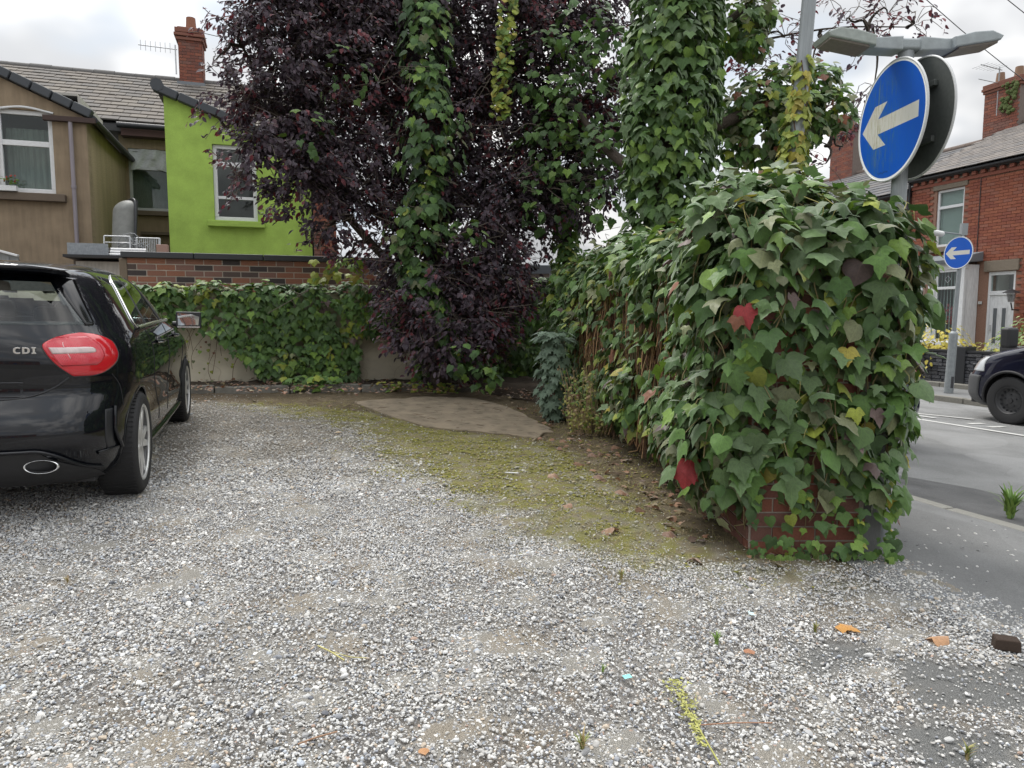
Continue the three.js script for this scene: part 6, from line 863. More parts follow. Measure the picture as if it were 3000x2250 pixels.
    // exhaust tip
    const ex = grp('exhaust', t), ez = rear - 0.055; mesh('tip', (() => { const g = new THREE.TorusGeometry(0.075, 0.0065, 10, 48); return g.scale(1, 0.46, 1.6).translate(s * 0.5, 0.33, ez); })(), M.chrome, ex); mesh('bore', new THREE.CylinderGeometry(0.073, 0.073, 0.12, 36, 1, true).rotateX(Math.PI / 2).scale(1, 0.45, 1).translate(s * 0.5, 0.33, ez - 0.06), M.felt, ex); mesh('bore_end', new THREE.CircleGeometry(0.073, 36).scale(1, 0.45, 1).translate(s * 0.5, 0.33, ez - 0.1), M.felt, ex);
    // lower diffuser
    mesh('diffuser', panel(HB, rear, 0.2, 0.41, () => 0.0005, (y) => HB.dOfX(lerp(0.72, 0.5, smooth(0.24, 0.41, y)), y), 0.006, 24, 10, s), M.plastic, t); mesh('diffuser_strip', tube(onShell(HB, rear, range(0, 1, 0.08).map((k) => { const y = lerp(0.415, 0.27, smooth(0.62, 1, k)); return [HB.dOfX(0.01 + k * 0.75, y), y]; }), 0.012, s), 0.010, 40, 6), paint, t);
    mesh('tailgate_seam', tube(onShell(HB, rear, [[0.01, 0.672], [0.3, 0.675], [0.45, 0.69], [0.55, 0.73], [0.62, 0.785]].map(([x, y]) => [HB.dOfX(x, y), y]), 0.001, s), 0.005, 24, 5), M.blackTrim, t);
    mesh('pillar_trim', panel(HB, rear, 1.055, 1.31, (y) => HB.dOfX(rgx(y) + 0.004, y), (y) => HB.dOfX(rgx(y) + lerp(0.035, 0.09, (y - 1.055) / 0.255), y), 0.006, 5, 16, s), phy([0.006, 0.006, 0.007], { roughness: 0.08 }), t);
    mesh('headlamp', panel(HB, rear, 0.66, 0.76, (y) => HB.slice(y).total - 0.72, (y) => HB.slice(y).total - 0.36, 0.006, 14, 8, s), phy([0.7, 0.72, 0.74], { roughness: 0.06, clearcoat: 1 }), t);
    mesh('bumper_seam', tube(onShell(HB, rear, [[HB.dOfL(0.3, 0.79), 0.79], [HB.dOfL(0.36, 0.72), 0.72], [HB.dOfL(0.385, 0.6), 0.6]], 0.0, s), 0.003, 10, 5), M.blackTrim, t);
  }
  // rear glass, spoiler, wiper, badge letters
  const halfPanel = (y0, y1, x, off, mat, nm, n = 18) => { const a = panel(HB, rear, y0, y1, () => 0.0005, (y) => HB.dOfX(x(y), y), off, n, 12, 1), b = panel(HB, rear, y0, y1, () => 0.0005, (y) => HB.dOfX(x(y), y), off, n, 12, -1); return mesh(nm, merge([a, b]), mat, t); };
  halfPanel(1.058, 1.305, rgx, 0.003, tint_, 'rear_glass'); halfPanel(0.685, 0.765, (y) => 0.42, 0.002, paint, 'plate_recess');
  mesh('spoiler', (() => { const pts = [], idx = [], nx = 40; for (let i = 0; i <= nx; i++) { const x = lerp(-0.60, 0.60, i / nx), e = Math.pow(Math.abs(x) / 0.60, 4), sec = [[0.56, 1.392 - 0.03 * e], [0.40, 1.392 - 0.035 * e], [0.24, 1.375 - 0.03 * e], [0.215 + 0.12 * e, 1.36 - 0.028 * e], [0.225 + 0.12 * e, 1.343 - 0.02 * e], [0.35 + 0.05 * e, 1.325]]; sec.forEach(([L, y]) => pts.push(x, y, rear - L)); } for (let i = 0; i < nx; i++) for (let k = 0; k < 5; k++) { const a = i * 6 + k; idx.push(a, a + 1, a + 6, a + 1, a + 7, a + 6); } const g = new THREE.BufferGeometry(); g.setAttribute('position', new THREE.Float32BufferAttribute(pts, 3)); g.setIndex(idx); g.computeVertexNormals(); return g; })(), (() => { const m = paint.clone(); m.side = THREE.DoubleSide; return m; })(), t);
  mesh('roof_aerial', rod(V(0, 1.42, rear - 0.9), V(0, 1.46, rear - 0.72), 0.008), M.blackTrim, t);
  const ws = panel(HB, rear, 1.03, 1.365, (y) => HB.slice(y).total - HB.W(y) * 0.93, (y) => HB.slice(y).total - 0.0005, 0.002, 22, 12, 1), wsl = panel(HB, rear, 1.03, 1.365, (y) => HB.slice(y).total - HB.W(y) * 0.93, (y) => HB.slice(y).total - 0.0005, 0.002, 22, 12, -1); mesh('windscreen', merge([ws, wsl]), tint_, t);
  // cabin
  const seat = std([0.045, 0.047, 0.05], { roughness: 0.8 }); for (const s of [1, -1]) { const c = grp('front_seat', t); mesh('seat_back', rbox(0.46, 0.62, 0.14, 0.05, s * 0.36, 0.86, rear - 2.0).rotateX(0), seat, c); mesh('headrest', rbox(0.27, 0.24, 0.11, 0.05, s * 0.36, 1.22, rear - 1.97), std([0.3, 0.32, 0.31]), c); mesh('cushion', rbox(0.48, 0.16, 0.5, 0.05, s * 0.36, 0.5, rear - 2.25), seat, c); mesh('rear_headrest', rbox(0.25, 0.13, 0.09, 0.04, s * 0.36, 1.075, rear - 1.05), seat, c); }
  mesh('rear_bench', rbox(1.2, 0.62, 0.18, 0.05, 0, 0.76, rear - 1.08), seat, t); mesh('parcel_shelf', bx(-0.6, 0.6, 0.98, 1.0, rear - 1.0, rear - 0.28), seat, t); mesh('dashboard', rbox(1.3, 0.25, 0.4, 0.06, 0, 0.9, rear - 2.95), seat, t); mesh('headlining', bx(-0.5, 0.5, 1.36, 1.375, rear - 2.0, rear - 0.75), std([0.3, 0.3, 0.29]), t);
  return t;
}
const font = await new FontLoader().loadAsync('fonts/droid/droid_sans_bold.typeface.json');
const blackPaint = phy([0.0035, 0.0044, 0.0072], { roughness: 0.5, specularIntensity: 0.1, clearcoat: 1, clearcoatRoughness: 0.015 });
const navyPaint = phy([0.006, 0.010, 0.028], { roughness: 0.5, specularIntensity: 0.1, clearcoat: 1, clearcoatRoughness: 0.02 });
{
  const yaw = R(19.5), x = -3.145, z = -4.045, c = hatchback('black_hatchback', 'glossy black hatchback parked at the left with its tail towards the viewer', 'parked cars', blackPaint, [x, lotH(x, z), z], yaw, [0.0245, -0.021]);
  const letters = grp('badge', c); let px = 0; for (const ch of 'CDI') { const g = new TextGeometry(ch, { font, size: 0.033, depth: 0.005, curveSegments: 4, bevelEnabled: true, bevelSize: 0.0006, bevelThickness: 0.0006 }).scale(1.25, 1, 1); g.computeBoundingBox(); const w = g.boundingBox.max.x - g.boundingBox.min.x, o = mesh('letter', g.translate(-g.boundingBox.min.x, 0, 0), M.chrome, letters), X = 0.385 + px, L0 = HB.rearL(X, 0.925), L1 = HB.rearL(X + 0.03, 0.925); o.position.set(X, 0.912, 0.73 - L0 + 0.003); o.rotation.y = Math.atan2(L1 - L0, 0.03); px += w + 0.006; }
}
{ const yaw = R(10.5), cx = 4.42, cz = -7.35, x = cx - 0.85 * Math.cos(yaw) - 0.6 * Math.sin(yaw), z = cz + 0.85 * Math.sin(yaw) - 0.6 * Math.cos(yaw); hatchback('navy_hatchback', 'dark blue car parked in the road, mostly hidden behind the ivy pillar', 'parked cars', navyPaint, [x, groundH(x, z) + 0.0, z], yaw, [0, -0.028]); }
// ---- dark van at the right edge
{
  const VB = bodyShape({
    W: tab([[0.22, 0.86], [0.3, 0.92], [0.45, 0.94], [0.7, 0.955], [0.95, 0.95], [1.1, 0.93], [1.4, 0.89], [1.75, 0.82], [1.87, 0.74], [1.93, 0.6], [1.95, 0.4]]),
    Lr: tab([[0.22, 0.15], [0.35, 0.03], [0.6, 0.0], [1.2, 0.02], [1.7, 0.06], [1.87, 0.12], [1.95, 0.35]]),
    Lf: tab([[0.22, 4.7], [0.3, 4.82], [0.4, 4.87], [0.6, 4.86], [0.72, 4.8], [0.85, 4.72], [0.95, 4.58], [1.02, 4.38], [1.08, 4.15], [1.12, 3.95], [1.3, 3.65], [1.6, 3.2], [1.8, 2.85], [1.9, 2.5], [1.95, 2.1]]), nr: () => 7, nf: 3.4, rearSpan: 0.9, frontSpan: 0.8, bow: 0.012 });
  const wh = V(7.06, 0, -9.78), yaw = TH, fx = -0.83, gy = -0.15 - 0.03 * (wallDist(wh.x, wh.z) - kerbDist(wh.z)), x = wh.x - fx * Math.cos(yaw), z = wh.z + fx * Math.sin(yaw), t = thing('van', 'dark navy van with grey plastic bumper parked at the right edge', 'van', [x, gy, z], yaw); const rear = 3.98;  // origin under the front axle
  const rows = [...range(0.225, 1.85, 0.025), ...range(1.86, 1.95, 0.01)], wells = [[3.98, 0.34], [0.9, 0.34]];
  const vg = (L, y) => [2.75, lerp(3.98, 3.0, clamp((y - 1.13) / 0.6))], hole = (a, y, L) => y > 1.16 && y < 1.72 && ((L > 2.78 && L < vg(L, y)[1] - 0.06 && a > 0.6));
  mesh('body', shell(VB, rows, 150, rear, wells, 0.40, hole, 1.951), phy([0.008, 0.009, 0.022], { roughness: 0.5, specularIntensity: 0.1, clearcoat: 1, clearcoatRoughness: 0.02 }), t); mesh('underbody', bx(-0.75, 0.75, 0.24, 0.42, -0.7, 3.7), M.felt, t); mesh('cabin_block', bx(-0.7, 0.7, 0.42, 1.5, 1.6, 3.6), M.felt, t); mesh('dashboard', bx(-0.7, 0.7, 0.42, 1.08, -0.35, 0.25), M.felt, t);
  for (const s of [1, -1]) {
    for (const [L] of wells) { wheel(t, s * 0.83, rear - L, 0.335, s, 'steel', 0.215); mesh('wheel_well', new THREE.CylinderGeometry(0.41, 0.41, 0.32, 28, 1, true, -0.2, Math.PI + 0.4).rotateZ(Math.PI / 2).translate(s * 0.72, 0.35, rear - L), std([0.012, 0.012, 0.013], { side: THREE.DoubleSide }), t); mesh('arch_lip', tube(range(0, 1, 1 / 18).map((k) => { const a = lerp(-0.25, Math.PI + 0.25, k), LL = L + Math.cos(a) * 0.40, y = 0.34 + Math.sin(a) * 0.40; return V(s * (VB.half(LL, Math.max(0.24, y)) - 0.002), y, rear - LL); }), 0.02, 36, 6), M.plastic, t); }
    mesh('bumper', panel(VB, rear, 0.235, 0.66, (y) => VB.slice(y).total - lerp(1.06, 1.12, (y - 0.235) / 0.4), (y) => VB.slice(y).total - 0.0005, 0.016, 30, 12, s), std([0.075, 0.076, 0.078], { roughness: 0.55, bumpMap: rep(grit, 2), bumpScale: 0.001 }), t);
    mesh('headlamp', panel(VB, rear, 0.72, 0.93, (y) => VB.slice(y).total - lerp(1.12, 0.98, (y - 0.72) / 0.21), (y) => VB.slice(y).total - lerp(0.62, 0.74, (y - 0.72) / 0.21), 0.008, 16, 10, s), phy([0.5, 0.52, 0.53], { roughness: 0.08, clearcoat: 1 }), t);
    mesh('door_glass', panel(VB, rear, 1.13, 1.75, (y) => VB.dOfL(2.75, y), (y) => VB.dOfL(vg(0, y)[1], y), 0.003, 20, 12, s), phy([0.5, 0.55, 0.55], { roughness: 0.02, transmission: 1, side: THREE.DoubleSide }), t); mesh('window_rim', tube(onShell(VB, rear, [...range(1.13, 1.75, 0.062).map((y) => [VB.dOfL(2.75, y), y]), ...range(1.13, 1.75, 0.062).reverse().map((y) => [VB.dOfL(vg(0, y)[1], y), y])], 0.004, s), 0.012, 60, 5, true), M.plastic, t);
    mesh('door_mirror', rbox(0.2, 0.28, 0.14, 0.04, s * 1.06, 1.22, 0.05), M.plastic, t); mesh('side_moulding', panel(VB, rear, 0.44, 0.54, (y) => VB.dOfL(1.4, y), (y) => VB.dOfL(3.5, y), 0.012, 16, 4, s), M.plastic, t);
  }
  const wsc = panel(VB, rear, 1.14, 1.82, (y) => VB.slice(y).total - VB.W(y) * 0.9, (y) => VB.slice(y).total - 0.0005, 0.004, 20, 12, 1), wsc2 = panel(VB, rear, 1.14, 1.82, (y) => VB.slice(y).total - VB.W(y) * 0.9, (y) => VB.slice(y).total - 0.0005, 0.004, 20, 12, -1); mesh('windscreen', merge([wsc, wsc2]), phy([0.05, 0.055, 0.06], { roughness: 0.03 }), t);
  mesh('grille', rbox(1.1, 0.1, 0.05, 0.02, 0, 0.75, rear - 4.84), M.blackTrim, t);
}
// ================================================================= SMALL PLANTS, LITTER, GARDENS
{ // sapling with blue-green leaves by the right wall
  const r = rng(201), x0 = 0.44, z0 = -7.45, y0 = groundH(x0, z0), t = thing('sapling', 'bushy young sapling with grey-green lobed leaves at the foot of the right wall', 'sapling', [x0, y0, z0]); mesh('stem', taper([V(0, 0, 0), V(0.02, 0.4, 0.01), V(-0.01, 0.9, 0)], [0.012, 0.009, 0.004], 10, 6), M.stem, t); const list = [];
  for (let i = 0; i < 420; i++) { const u = i < 60 ? 0.9 + 0.1 * r() : Math.pow(r(), 0.9) * 0.92, a = r() * 6.3, rad = (i < 60 ? 0.2 : 0.09 + 0.11 * Math.sin(Math.min(1, u * 1.1) * 3)) * Math.sqrt(r()), d = V(Math.cos(a), 0, Math.sin(a)), p = V(x0, y0 + 0.03 + u * 0.93, z0).addScaledVector(d, rad), s = i < 60 ? 0.07 + 0.04 * r() : 0.06 + 0.05 * r(); list.push({ m: leafMatrix(p, d.clone().multiplyScalar(0.8).add(V(0, i < 60 ? 1.4 : 0.55, 0.2)), V(d.x, i < 60 ? -0.25 : -0.9, d.z), s, r, 0.5), g: 0, c: [[0.14, 0.21, 0.14], [0.17, 0.25, 0.17], [0.12, 0.19, 0.12]][i % 3], s }); }
  foliage(t, list, mapleLeaves, 'ivy', 300);
}
{ // dry straggly weeds beside it
  const r = rng(202), t = thing('dry_weeds', 'dry brown and yellowing weeds between the sapling and the ivy hedge', 'weeds', [0.75, groundH(0.75, -7), -7]), stems = [], list = [];
  for (let i = 0; i < 170; i++) { const x = 0.55 + r() * 0.55, z = -7.25 + r() * 0.7, y = groundH(x, z), h = 0.15 + r() * 0.5, q = V(x - 0.75, 0, z + 7), e = V((r() - 0.5) * 0.25, h, (r() - 0.5) * 0.2); stems.push(tube([q, q.clone().addScaledVector(e, 0.5).add(V(0.02, 0.03, 0)), q.clone().add(e)], 0.002 + 0.001 * r(), 5, 4)); for (let k = 0; k < 9; k++) { const u = 0.2 + 0.8 * r(), p = V(x + e.x * u + (r() - 0.5) * 0.06, y + e.y * u, z + e.z * u + (r() - 0.5) * 0.06); list.push({ m: leafMatrix(p, V(r() - 0.5, 0.6, 0.6), V(r() - 0.5, -1, r() - 0.5), 0.016 + 0.018 * r(), r, 1.2), g: 2, c: r() < 0.55 ? [0.34, 0.32, 0.07] : r() < 0.5 ? [0.3, 0.2, 0.1] : PAL.fresh, s: 0.02 }); } }
  mesh('stems', merge(stems), std([0.3, 0.22, 0.12]), t).userData.kind = 'stuff'; foliage(t, list, ivyLeaves, 'ivy', 0);
}
{ // dead grass and moss tufts over the bare ground
  const r = rng(203), blade = new THREE.BufferGeometry(); blade.setAttribute('position', new THREE.Float32BufferAttribute([-0.03, 0, 0, 0.03, 0, 0, 0.02, 0.5, 0.08, -0.02, 0.5, 0.08, 0, 1, 0.34], 3)); blade.setIndex([0, 1, 2, 0, 2, 3, 3, 2, 4]); blade.computeVertexNormals();
  const put = []; for (let i = 0; i < 70000 && put.length < 17000; i++) { const x = -3 + r() * 4.6, z = -2.9 - r() * 5.6; if (wallDist(x, z) > -0.25) continue; const q = zone(x, z), w = Math.max(q.moss * 0.55, q.soil) * (1 - q.slab * 0.97) * (0.25 + 0.75 * smooth(-0.2, 0.4, n2(x * 2.2, z * 2.2 + 4))); if (r() > w) continue; put.push([x, z, q]); }
  const im = new THREE.InstancedMesh(blade, std([1, 1, 1], { side: THREE.DoubleSide, roughness: 0.9 }), put.length), q4 = new THREE.Quaternion(), cc = new THREE.Color(); im.name = 'dead_grass'; im.castShadow = im.receiveShadow = true; im.userData = { kind: 'stuff', label: 'thin dead grass and moss on the bare ground by the right wall', category: 'grass' };
  put.forEach(([x, z], i) => { const flat = r() < 0.6, l = flat ? 0.03 + 0.06 * r() : 0.015 + 0.03 * r(); q4.setFromEuler(new THREE.Euler(flat ? 1.2 + 0.3 * r() : 0.6 * (r() - 0.3), r() * 6.28, 0, 'YXZ')); im.setMatrixAt(i, m4.compose(V(x, groundH(x, z) - 0.001 + (flat ? 0.006 * r() : 0), z), q4, V(l * (0.5 + 0.5 * r()) * 0.8, l, l))); const u = r(); im.setColorAt(i, u < 0.5 ? cc.setRGB(0.34, 0.27, 0.14) : u < 0.75 ? cc.setRGB(0.22, 0.2, 0.08) : u < 0.93 ? cc.setRGB(0.17, 0.2, 0.05) : cc.setRGB(0.14, 0.09, 0.05)); }); scene.add(im);
}
{ // cushions of moss between the stones
  const r = rng(209), g = new THREE.IcosahedronGeometry(1, 1), p = g.attributes.position; for (let i = 0; i < p.count; i++) { const n = 1 + 0.3 * n3(p.getX(i) * 2, p.getY(i) * 2, p.getZ(i) * 2); p.setXYZ(i, p.getX(i) * n, p.getY(i) * n * 0.35, p.getZ(i) * n); } g.computeVertexNormals();
  const put = []; for (let i = 0; i < 90000 && put.length < 9000; i++) { const x = -3.2 + r() * 4.6, z = -2.9 - r() * 5.4; if (wallDist(x, z) > -0.3) continue; const q = zone(x, z); if (r() > q.moss * (1 - 0.75 * q.soil) * (1 - q.slab) * (0.12 + 0.88 * smooth(-3.7, -4.9, z)) * smooth(-0.5, 0.6, n2(x * 3 + 2, z * 3) + 0.8 * n2(x * 11, z * 11))) continue; put.push([x, z]); }
  const im = new THREE.InstancedMesh(g, std([1, 1, 1], { roughness: 1 }), put.length), q4 = new THREE.Quaternion(), cc = new THREE.Color(); im.name = 'moss'; im.castShadow = im.receiveShadow = true; im.userData = { kind: 'stuff', label: 'yellow-green moss growing over the gravel in front of the slab', category: 'moss' };
  put.forEach(([x, z], i) => { const s = 0.004 + 0.008 * r() * r(); q4.setFromEuler(new THREE.Euler(0, r() * 6.3, 0)); im.setMatrixAt(i, m4.compose(V(x, groundH(x, z), z), q4, V(s * (0.8 + r()), s * (0.8 + 0.6 * r()), s))); const u = r(); im.setColorAt(i, u < 0.6 ? cc.setRGB(0.205, 0.195, 0.038) : u < 0.8 ? cc.setRGB(0.15, 0.15, 0.04) : cc.setRGB(0.25, 0.21, 0.1)); }); scene.add(im);
}
{ // leaf litter on the soil, too thick to count
  const r = rng(204), list = []; const litter = [[0.30, 0.14, 0.07], [0.22, 0.10, 0.05], [0.36, 0.19, 0.10], [0.12, 0.07, 0.045], [0.26, 0.2, 0.1]];
  for (let i = 0; i < 26000 && list.length < 900; i++) { const z = -3.2 - r() * 7, x = -4.2 + r() * 6; const d = wallDist(x, z); if (d > -0.45 - 0.02 || !inPoly(x, z, soilPoly)) continue; const nearWall = smooth(-1.6, -0.5, d), bed = z < -8.3 ? 0.9 : 0; if (r() > Math.max(nearWall * 0.7, bed, 0.04) * smooth(-0.5, 0.3, n2(x * 2.5 + 8, z * 2.5))) continue; if (zone(x, z).slab > 0.5 && r() < 0.92) continue; const p = V(x, groundH(x, z) + 0.008 + (bed ? 0.09 : 0) + 0.012 * r(), z), s = 0.02 + 0.032 * r(); list.push({ m: leafMatrix(p, V(0, 1, 0), V(r() - 0.5, 0, r() - 0.5), s, r, 0.9), g: Math.floor(r() * 3), c: litter[Math.floor(r() * 5)], s }); }
  const t = new THREE.Group(); t.name = 'leaf_litter'; t.userData = { kind: 'stuff', label: 'brown dead leaves scattered over the soil below the ivy', category: 'leaves' }; scene.add(t); foliage(t, list, ivyLeaves, 'ivy', 0);
  const twigs = []; for (let i = 0; i < 420; i++) { const x = -3.6 + r() * 4.6, z = -4 - r() * 5.6; if (!inPoly(x, z, soilPoly) || wallDist(x, z) > -0.5) continue; const y = groundH(x, z) + 0.012 + (z < -8.5 ? 0.08 : 0), a = r() * 6.3, l = 0.05 + 0.14 * r(); twigs.push(tube([V(x, y, z), V(x + Math.cos(a) * l * 0.5, y + 0.015 * r(), z + Math.sin(a) * l * 0.5 + 0.01), V(x + Math.cos(a) * l, y, z + Math.sin(a) * l)], 0.0015 + 0.0015 * r(), 4, 4)); }
  const tw = mesh('twig_litter', merge(twigs), std([0.13, 0.085, 0.055]), scene); tw.userData = { kind: 'stuff', label: 'thin broken twigs scattered on the soil by the back kerb', category: 'twigs' };
  // the larger curled leaves, one by one
  const ord = ['nearest to', 'second nearest to', 'third nearest to', 'fourth nearest to', 'fifth nearest to', 'sixth nearest to', 'seventh nearest to', 'eighth nearest to', 'ninth nearest to', 'tenth nearest to', 'eleventh nearest to', 'twelfth nearest to', 'furthest from'], spots = [[0.62, -5.0], [0.72, -4.6], [0.5, -5.4], [0.95, -4.05], [0.78, -4.2], [0.3, -5.0], [0.86, -3.75], [0.35, -4.25], [0.66, -5.75], [0.9, -6.1], [0.46, -6.3], [0.56, -3.8], [0.9, -3.35]].sort((a, b) => b[1] - a[1]);
  spots.forEach(([x, z], i) => { const g = ivyLeaves[0].clone(), p = g.attributes.position; for (let k = 0; k < p.count; k++) p.setZ(k, p.getZ(k) * 1.5 - 0.5 * p.getX(k) * p.getX(k)); g.computeVertexNormals(); const o = mesh('fallen_leaf', g, leafMat([[0.26, 0.13, 0.065], [0.2, 0.1, 0.055], [0.34, 0.19, 0.11]][i % 3], 'ivy'), scene); o.position.set(x, groundH(x, z) + 0.022, z); o.rotation.set(-1.35 + 0.3 * r(), r() * 6, r() * 0.4, 'YXZ'); o.scale.setScalar(0.075 + 0.04 * r()); tag(o, 'brown curled leaf on the soil, ' + ord[i] + ' the viewer', 'leaf', 'brown leaves on the soil'); });
}
const lying = (name, label, cat, geo, mat, x, z, turn, lift = 0.012) => { const o = mesh(name, geo, mat, scene); o.position.set(x, groundH(x, z) + lift, z); o.rotation.y = turn; return tag(o, label, cat); };
{
  const flat = (g) => g.clone().rotateX(-Math.PI / 2), curl = (g) => { const c = g.clone(), p = c.attributes.position; for (let k = 0; k < p.count; k++) p.setZ(k, p.getZ(k) - 0.8 * p.getX(k) * p.getX(k)); c.computeVertexNormals(); return c; };
  lying('fallen_leaf', 'bright orange-yellow leaf lying on the gravel near the pillar', 'leaf', flat(ivyLeaves[0]).scale(0.075, 0.075, 0.075), leafMat([0.62, 0.30, 0.06], 'ivy'), 1.30, -2.67, 0.8, 0.014);
  lying('fallen_leaf', 'pale orange curled leaf on the gravel by the worn tarmac patch', 'leaf', flat(curl(ivyLeaves[2])).scale(0.085, 0.085, 0.085), leafMat([0.55, 0.30, 0.15], 'ivy'), 1.6, -2.56, 1.9, 0.022);
  lying('fallen_leaf', 'small rusty leaf on the gravel left of the sandy patch', 'leaf', flat(ivyLeaves[2]).scale(0.04, 0.04, 0.04), leafMat([0.45, 0.2, 0.1], 'ivy'), 0.86, -2.45, 0.3, 0.014);
  lying('fallen_leaf', 'tan leaf lying on the gravel in front of the moss', 'leaf', flat(ivyLeaves[2]).scale(0.07, 0.07, 0.07), leafMat([0.5, 0.36, 0.2], 'ivy'), -1.62, -6.45, 0.3, 0.014);
  lying('fallen_leaf', 'small orange leaf among the nearest stones at the bottom of the picture', 'leaf', flat(ivyLeaves[2]).scale(0.03, 0.03, 0.03), leafMat([0.55, 0.28, 0.12], 'ivy'), -0.245, -1.83, 0.3, 0.014);
  lying('brick_fragment', 'broken dark brown brick fragment on the gravel at the right edge', 'brick', (() => { const g = new RoundedBoxGeometry(0.085, 0.045, 0.05, 2, 0.006), p = g.attributes.position; for (let i = 0; i < p.count; i++) p.setXYZ(i, p.getX(i) * (1 + 0.1 * n3(p.getX(i) * 30, p.getY(i) * 30, 1)), p.getY(i) * (1 + 0.15 * n3(p.getX(i) * 20, 3, p.getZ(i) * 20)), p.getZ(i)); g.computeVertexNormals(); return g; })(), std([0.10, 0.065, 0.045], { bumpMap: rep(grit, 1), bumpScale: 0.004, map: rep(grain, 2) }), 1.86, -2.53, -0.35, 0.022);
  lying('plastic_strip', 'thin white plastic strip lying on the mossy ground', 'litter', rbox(0.1, 0.006, 0.012, 0.003, 0, 0, 0), std([0.75, 0.76, 0.78], { roughness: 0.4 }), 0.0, -5.03, -0.25, 0.012);
  lying('paper_scrap', 'tiny torn turquoise paper scrap on the gravel below the centre', 'litter', new THREE.PlaneGeometry(0.03, 0.018, 2, 2).rotateX(-1.4), std([0.25, 0.6, 0.6], { side: THREE.DoubleSide }), 0.385, -2.235, 0.4, 0.014);
  lying('paper_scrap', 'pale blue paper scrap on the gravel below the pillar', 'litter', new THREE.PlaneGeometry(0.03, 0.022, 2, 2).rotateX(-1.4), std([0.5, 0.68, 0.7], { side: THREE.DoubleSide }), 0.975, -2.75, 1.4, 0.014);
  lying('dead_twig', 'thin straight reddish twig lying on the gravel', 'twig', tube([[-0.11, 0, 0], [0, 0.006, 0.004], [0.11, 0, 0]], 0.002, 8, 5), std([0.33, 0.18, 0.11]), 0.67, -1.985, 0.05);
  lying('dead_twig', 'short brown twig lying near the bottom edge, left of centre', 'twig', tube([[-0.05, 0, 0], [0, 0.008, 0.006], [0.06, 0.004, 0]], 0.0025, 8, 5), std([0.3, 0.18, 0.11]), -0.55, -1.86, 0.5);
  lying('grass_stalk', 'pale yellow grass stalk lying on the gravel left of centre', 'grass', merge([tube([[-0.09, 0.004, -0.06], [-0.03, 0.012, 0.0], [0.03, 0.006, 0.05]], 0.0028, 10, 5), tube([[-0.02, 0.01, 0.0], [0.05, 0.01, 0.035], [0.1, 0.004, 0.03]], 0.0016, 8, 5)]), std([0.46, 0.42, 0.16]), -0.6, -2.33, 0);
  { const r = rng(206), l = [], s = tube([[0, 0.004, -0.34], [0.01, 0.016, -0.2], [0.02, 0.02, -0.05], [0.035, 0.012, 0.08]], 0.0026, 16, 5), t = thing('cut_weed', 'uprooted yellow-green weed stalk lying on the gravel at the lower right', 'weed', [0.53, groundH(0.53, -1.87), -1.87]); mesh('stalk', s, std([0.36, 0.36, 0.1]), t); for (let i = 0; i < 220; i++) { const z = -0.36 + r() * 0.36, a = r() * 6.3, k = 0.04 * smooth(-0.0, -0.3, z) + 0.012; l.push(new THREE.PlaneGeometry(0.009 + 0.01 * r(), 0.005).rotateX(r() * 3).rotateY(r() * 6).translate(0.01 + Math.cos(a) * k * r(), 0.014 + Math.abs(Math.sin(a)) * k * 0.6 * r(), z)); } mesh('leaflets', merge(l), std([0.42, 0.42, 0.14], { side: THREE.DoubleSide }), t).userData.kind = 'stuff'; }
  // small weeds rooted in the gravel and by the kerb
  const weed = (x, z, h, n, lab, cols, y = groundH(x, z)) => { const r = rng(Math.round(x * 1000) + 77), t = thing('weed', lab, 'weed', [x, y, z]), l = []; for (let i = 0; i < n; i++) { const a = r() * 6.3, lean = 0.15 + 0.7 * r(), len = h * (0.45 + 0.55 * r()), g = new THREE.PlaneGeometry(len * 0.16, len, 1, 3), p = g.attributes.position; for (let k = 0; k < p.count; k++) { const u = (p.getY(k) + len / 2) / len; p.setXYZ(k, p.getX(k) * (1 - 0.85 * u * u) , u * len * (1 - 0.3 * u * lean), u * u * len * lean); } g.computeVertexNormals(); g.rotateY(a); l.push(tint(g.translate((r() - 0.5) * h * 0.2, (i / n) * h * 0.45, (r() - 0.5) * h * 0.2), cols[Math.floor(r() * cols.length)])); } mesh('leaves', merge(l), std([1, 1, 1], { vertexColors: true, side: THREE.DoubleSide, roughness: 0.7 }), t); return t; };
  const gcol = [[0.18, 0.3, 0.06], [0.24, 0.36, 0.08], [0.14, 0.24, 0.06]], dcol = [[0.3, 0.28, 0.1], [0.25, 0.3, 0.08], [0.36, 0.28, 0.13]];
  weed(3.36, -4.62, 0.2, 60, 'bright green weed growing at the road kerb on the right', gcol); weed(3.44, -4.4, 0.12, 26, 'low weeds spreading in the gutter by the near kerb', [...gcol, [0.3, 0.14, 0.08]]);
  weed(0.76, -2.5, 0.05, 22, 'small dark green weed in the gravel near the sandy patch', gcol); weed(0.5, -3.1, 0.05, 20, 'tiny weed at the edge of the moss and gravel', dcol); weed(0.31, -2.28, 0.03, 16, 'flattened green tuft beside the turquoise scrap', gcol); weed(0.2, -1.86, 0.05, 24, 'yellowish tuft at the bottom edge of the gravel', dcol); weed(1.28, -1.86, 0.05, 26, 'dry tuft on the gravel in the bottom right corner', dcol); weed(1.18, -2.62, 0.04, 24, 'dry grassy tuft by the orange-yellow leaf', dcol); weed(-1.9, -2.9, 0.03, 16, 'rusty dry tuft on the gravel at the left edge', [[0.4, 0.27, 0.12], [0.35, 0.3, 0.12]]);
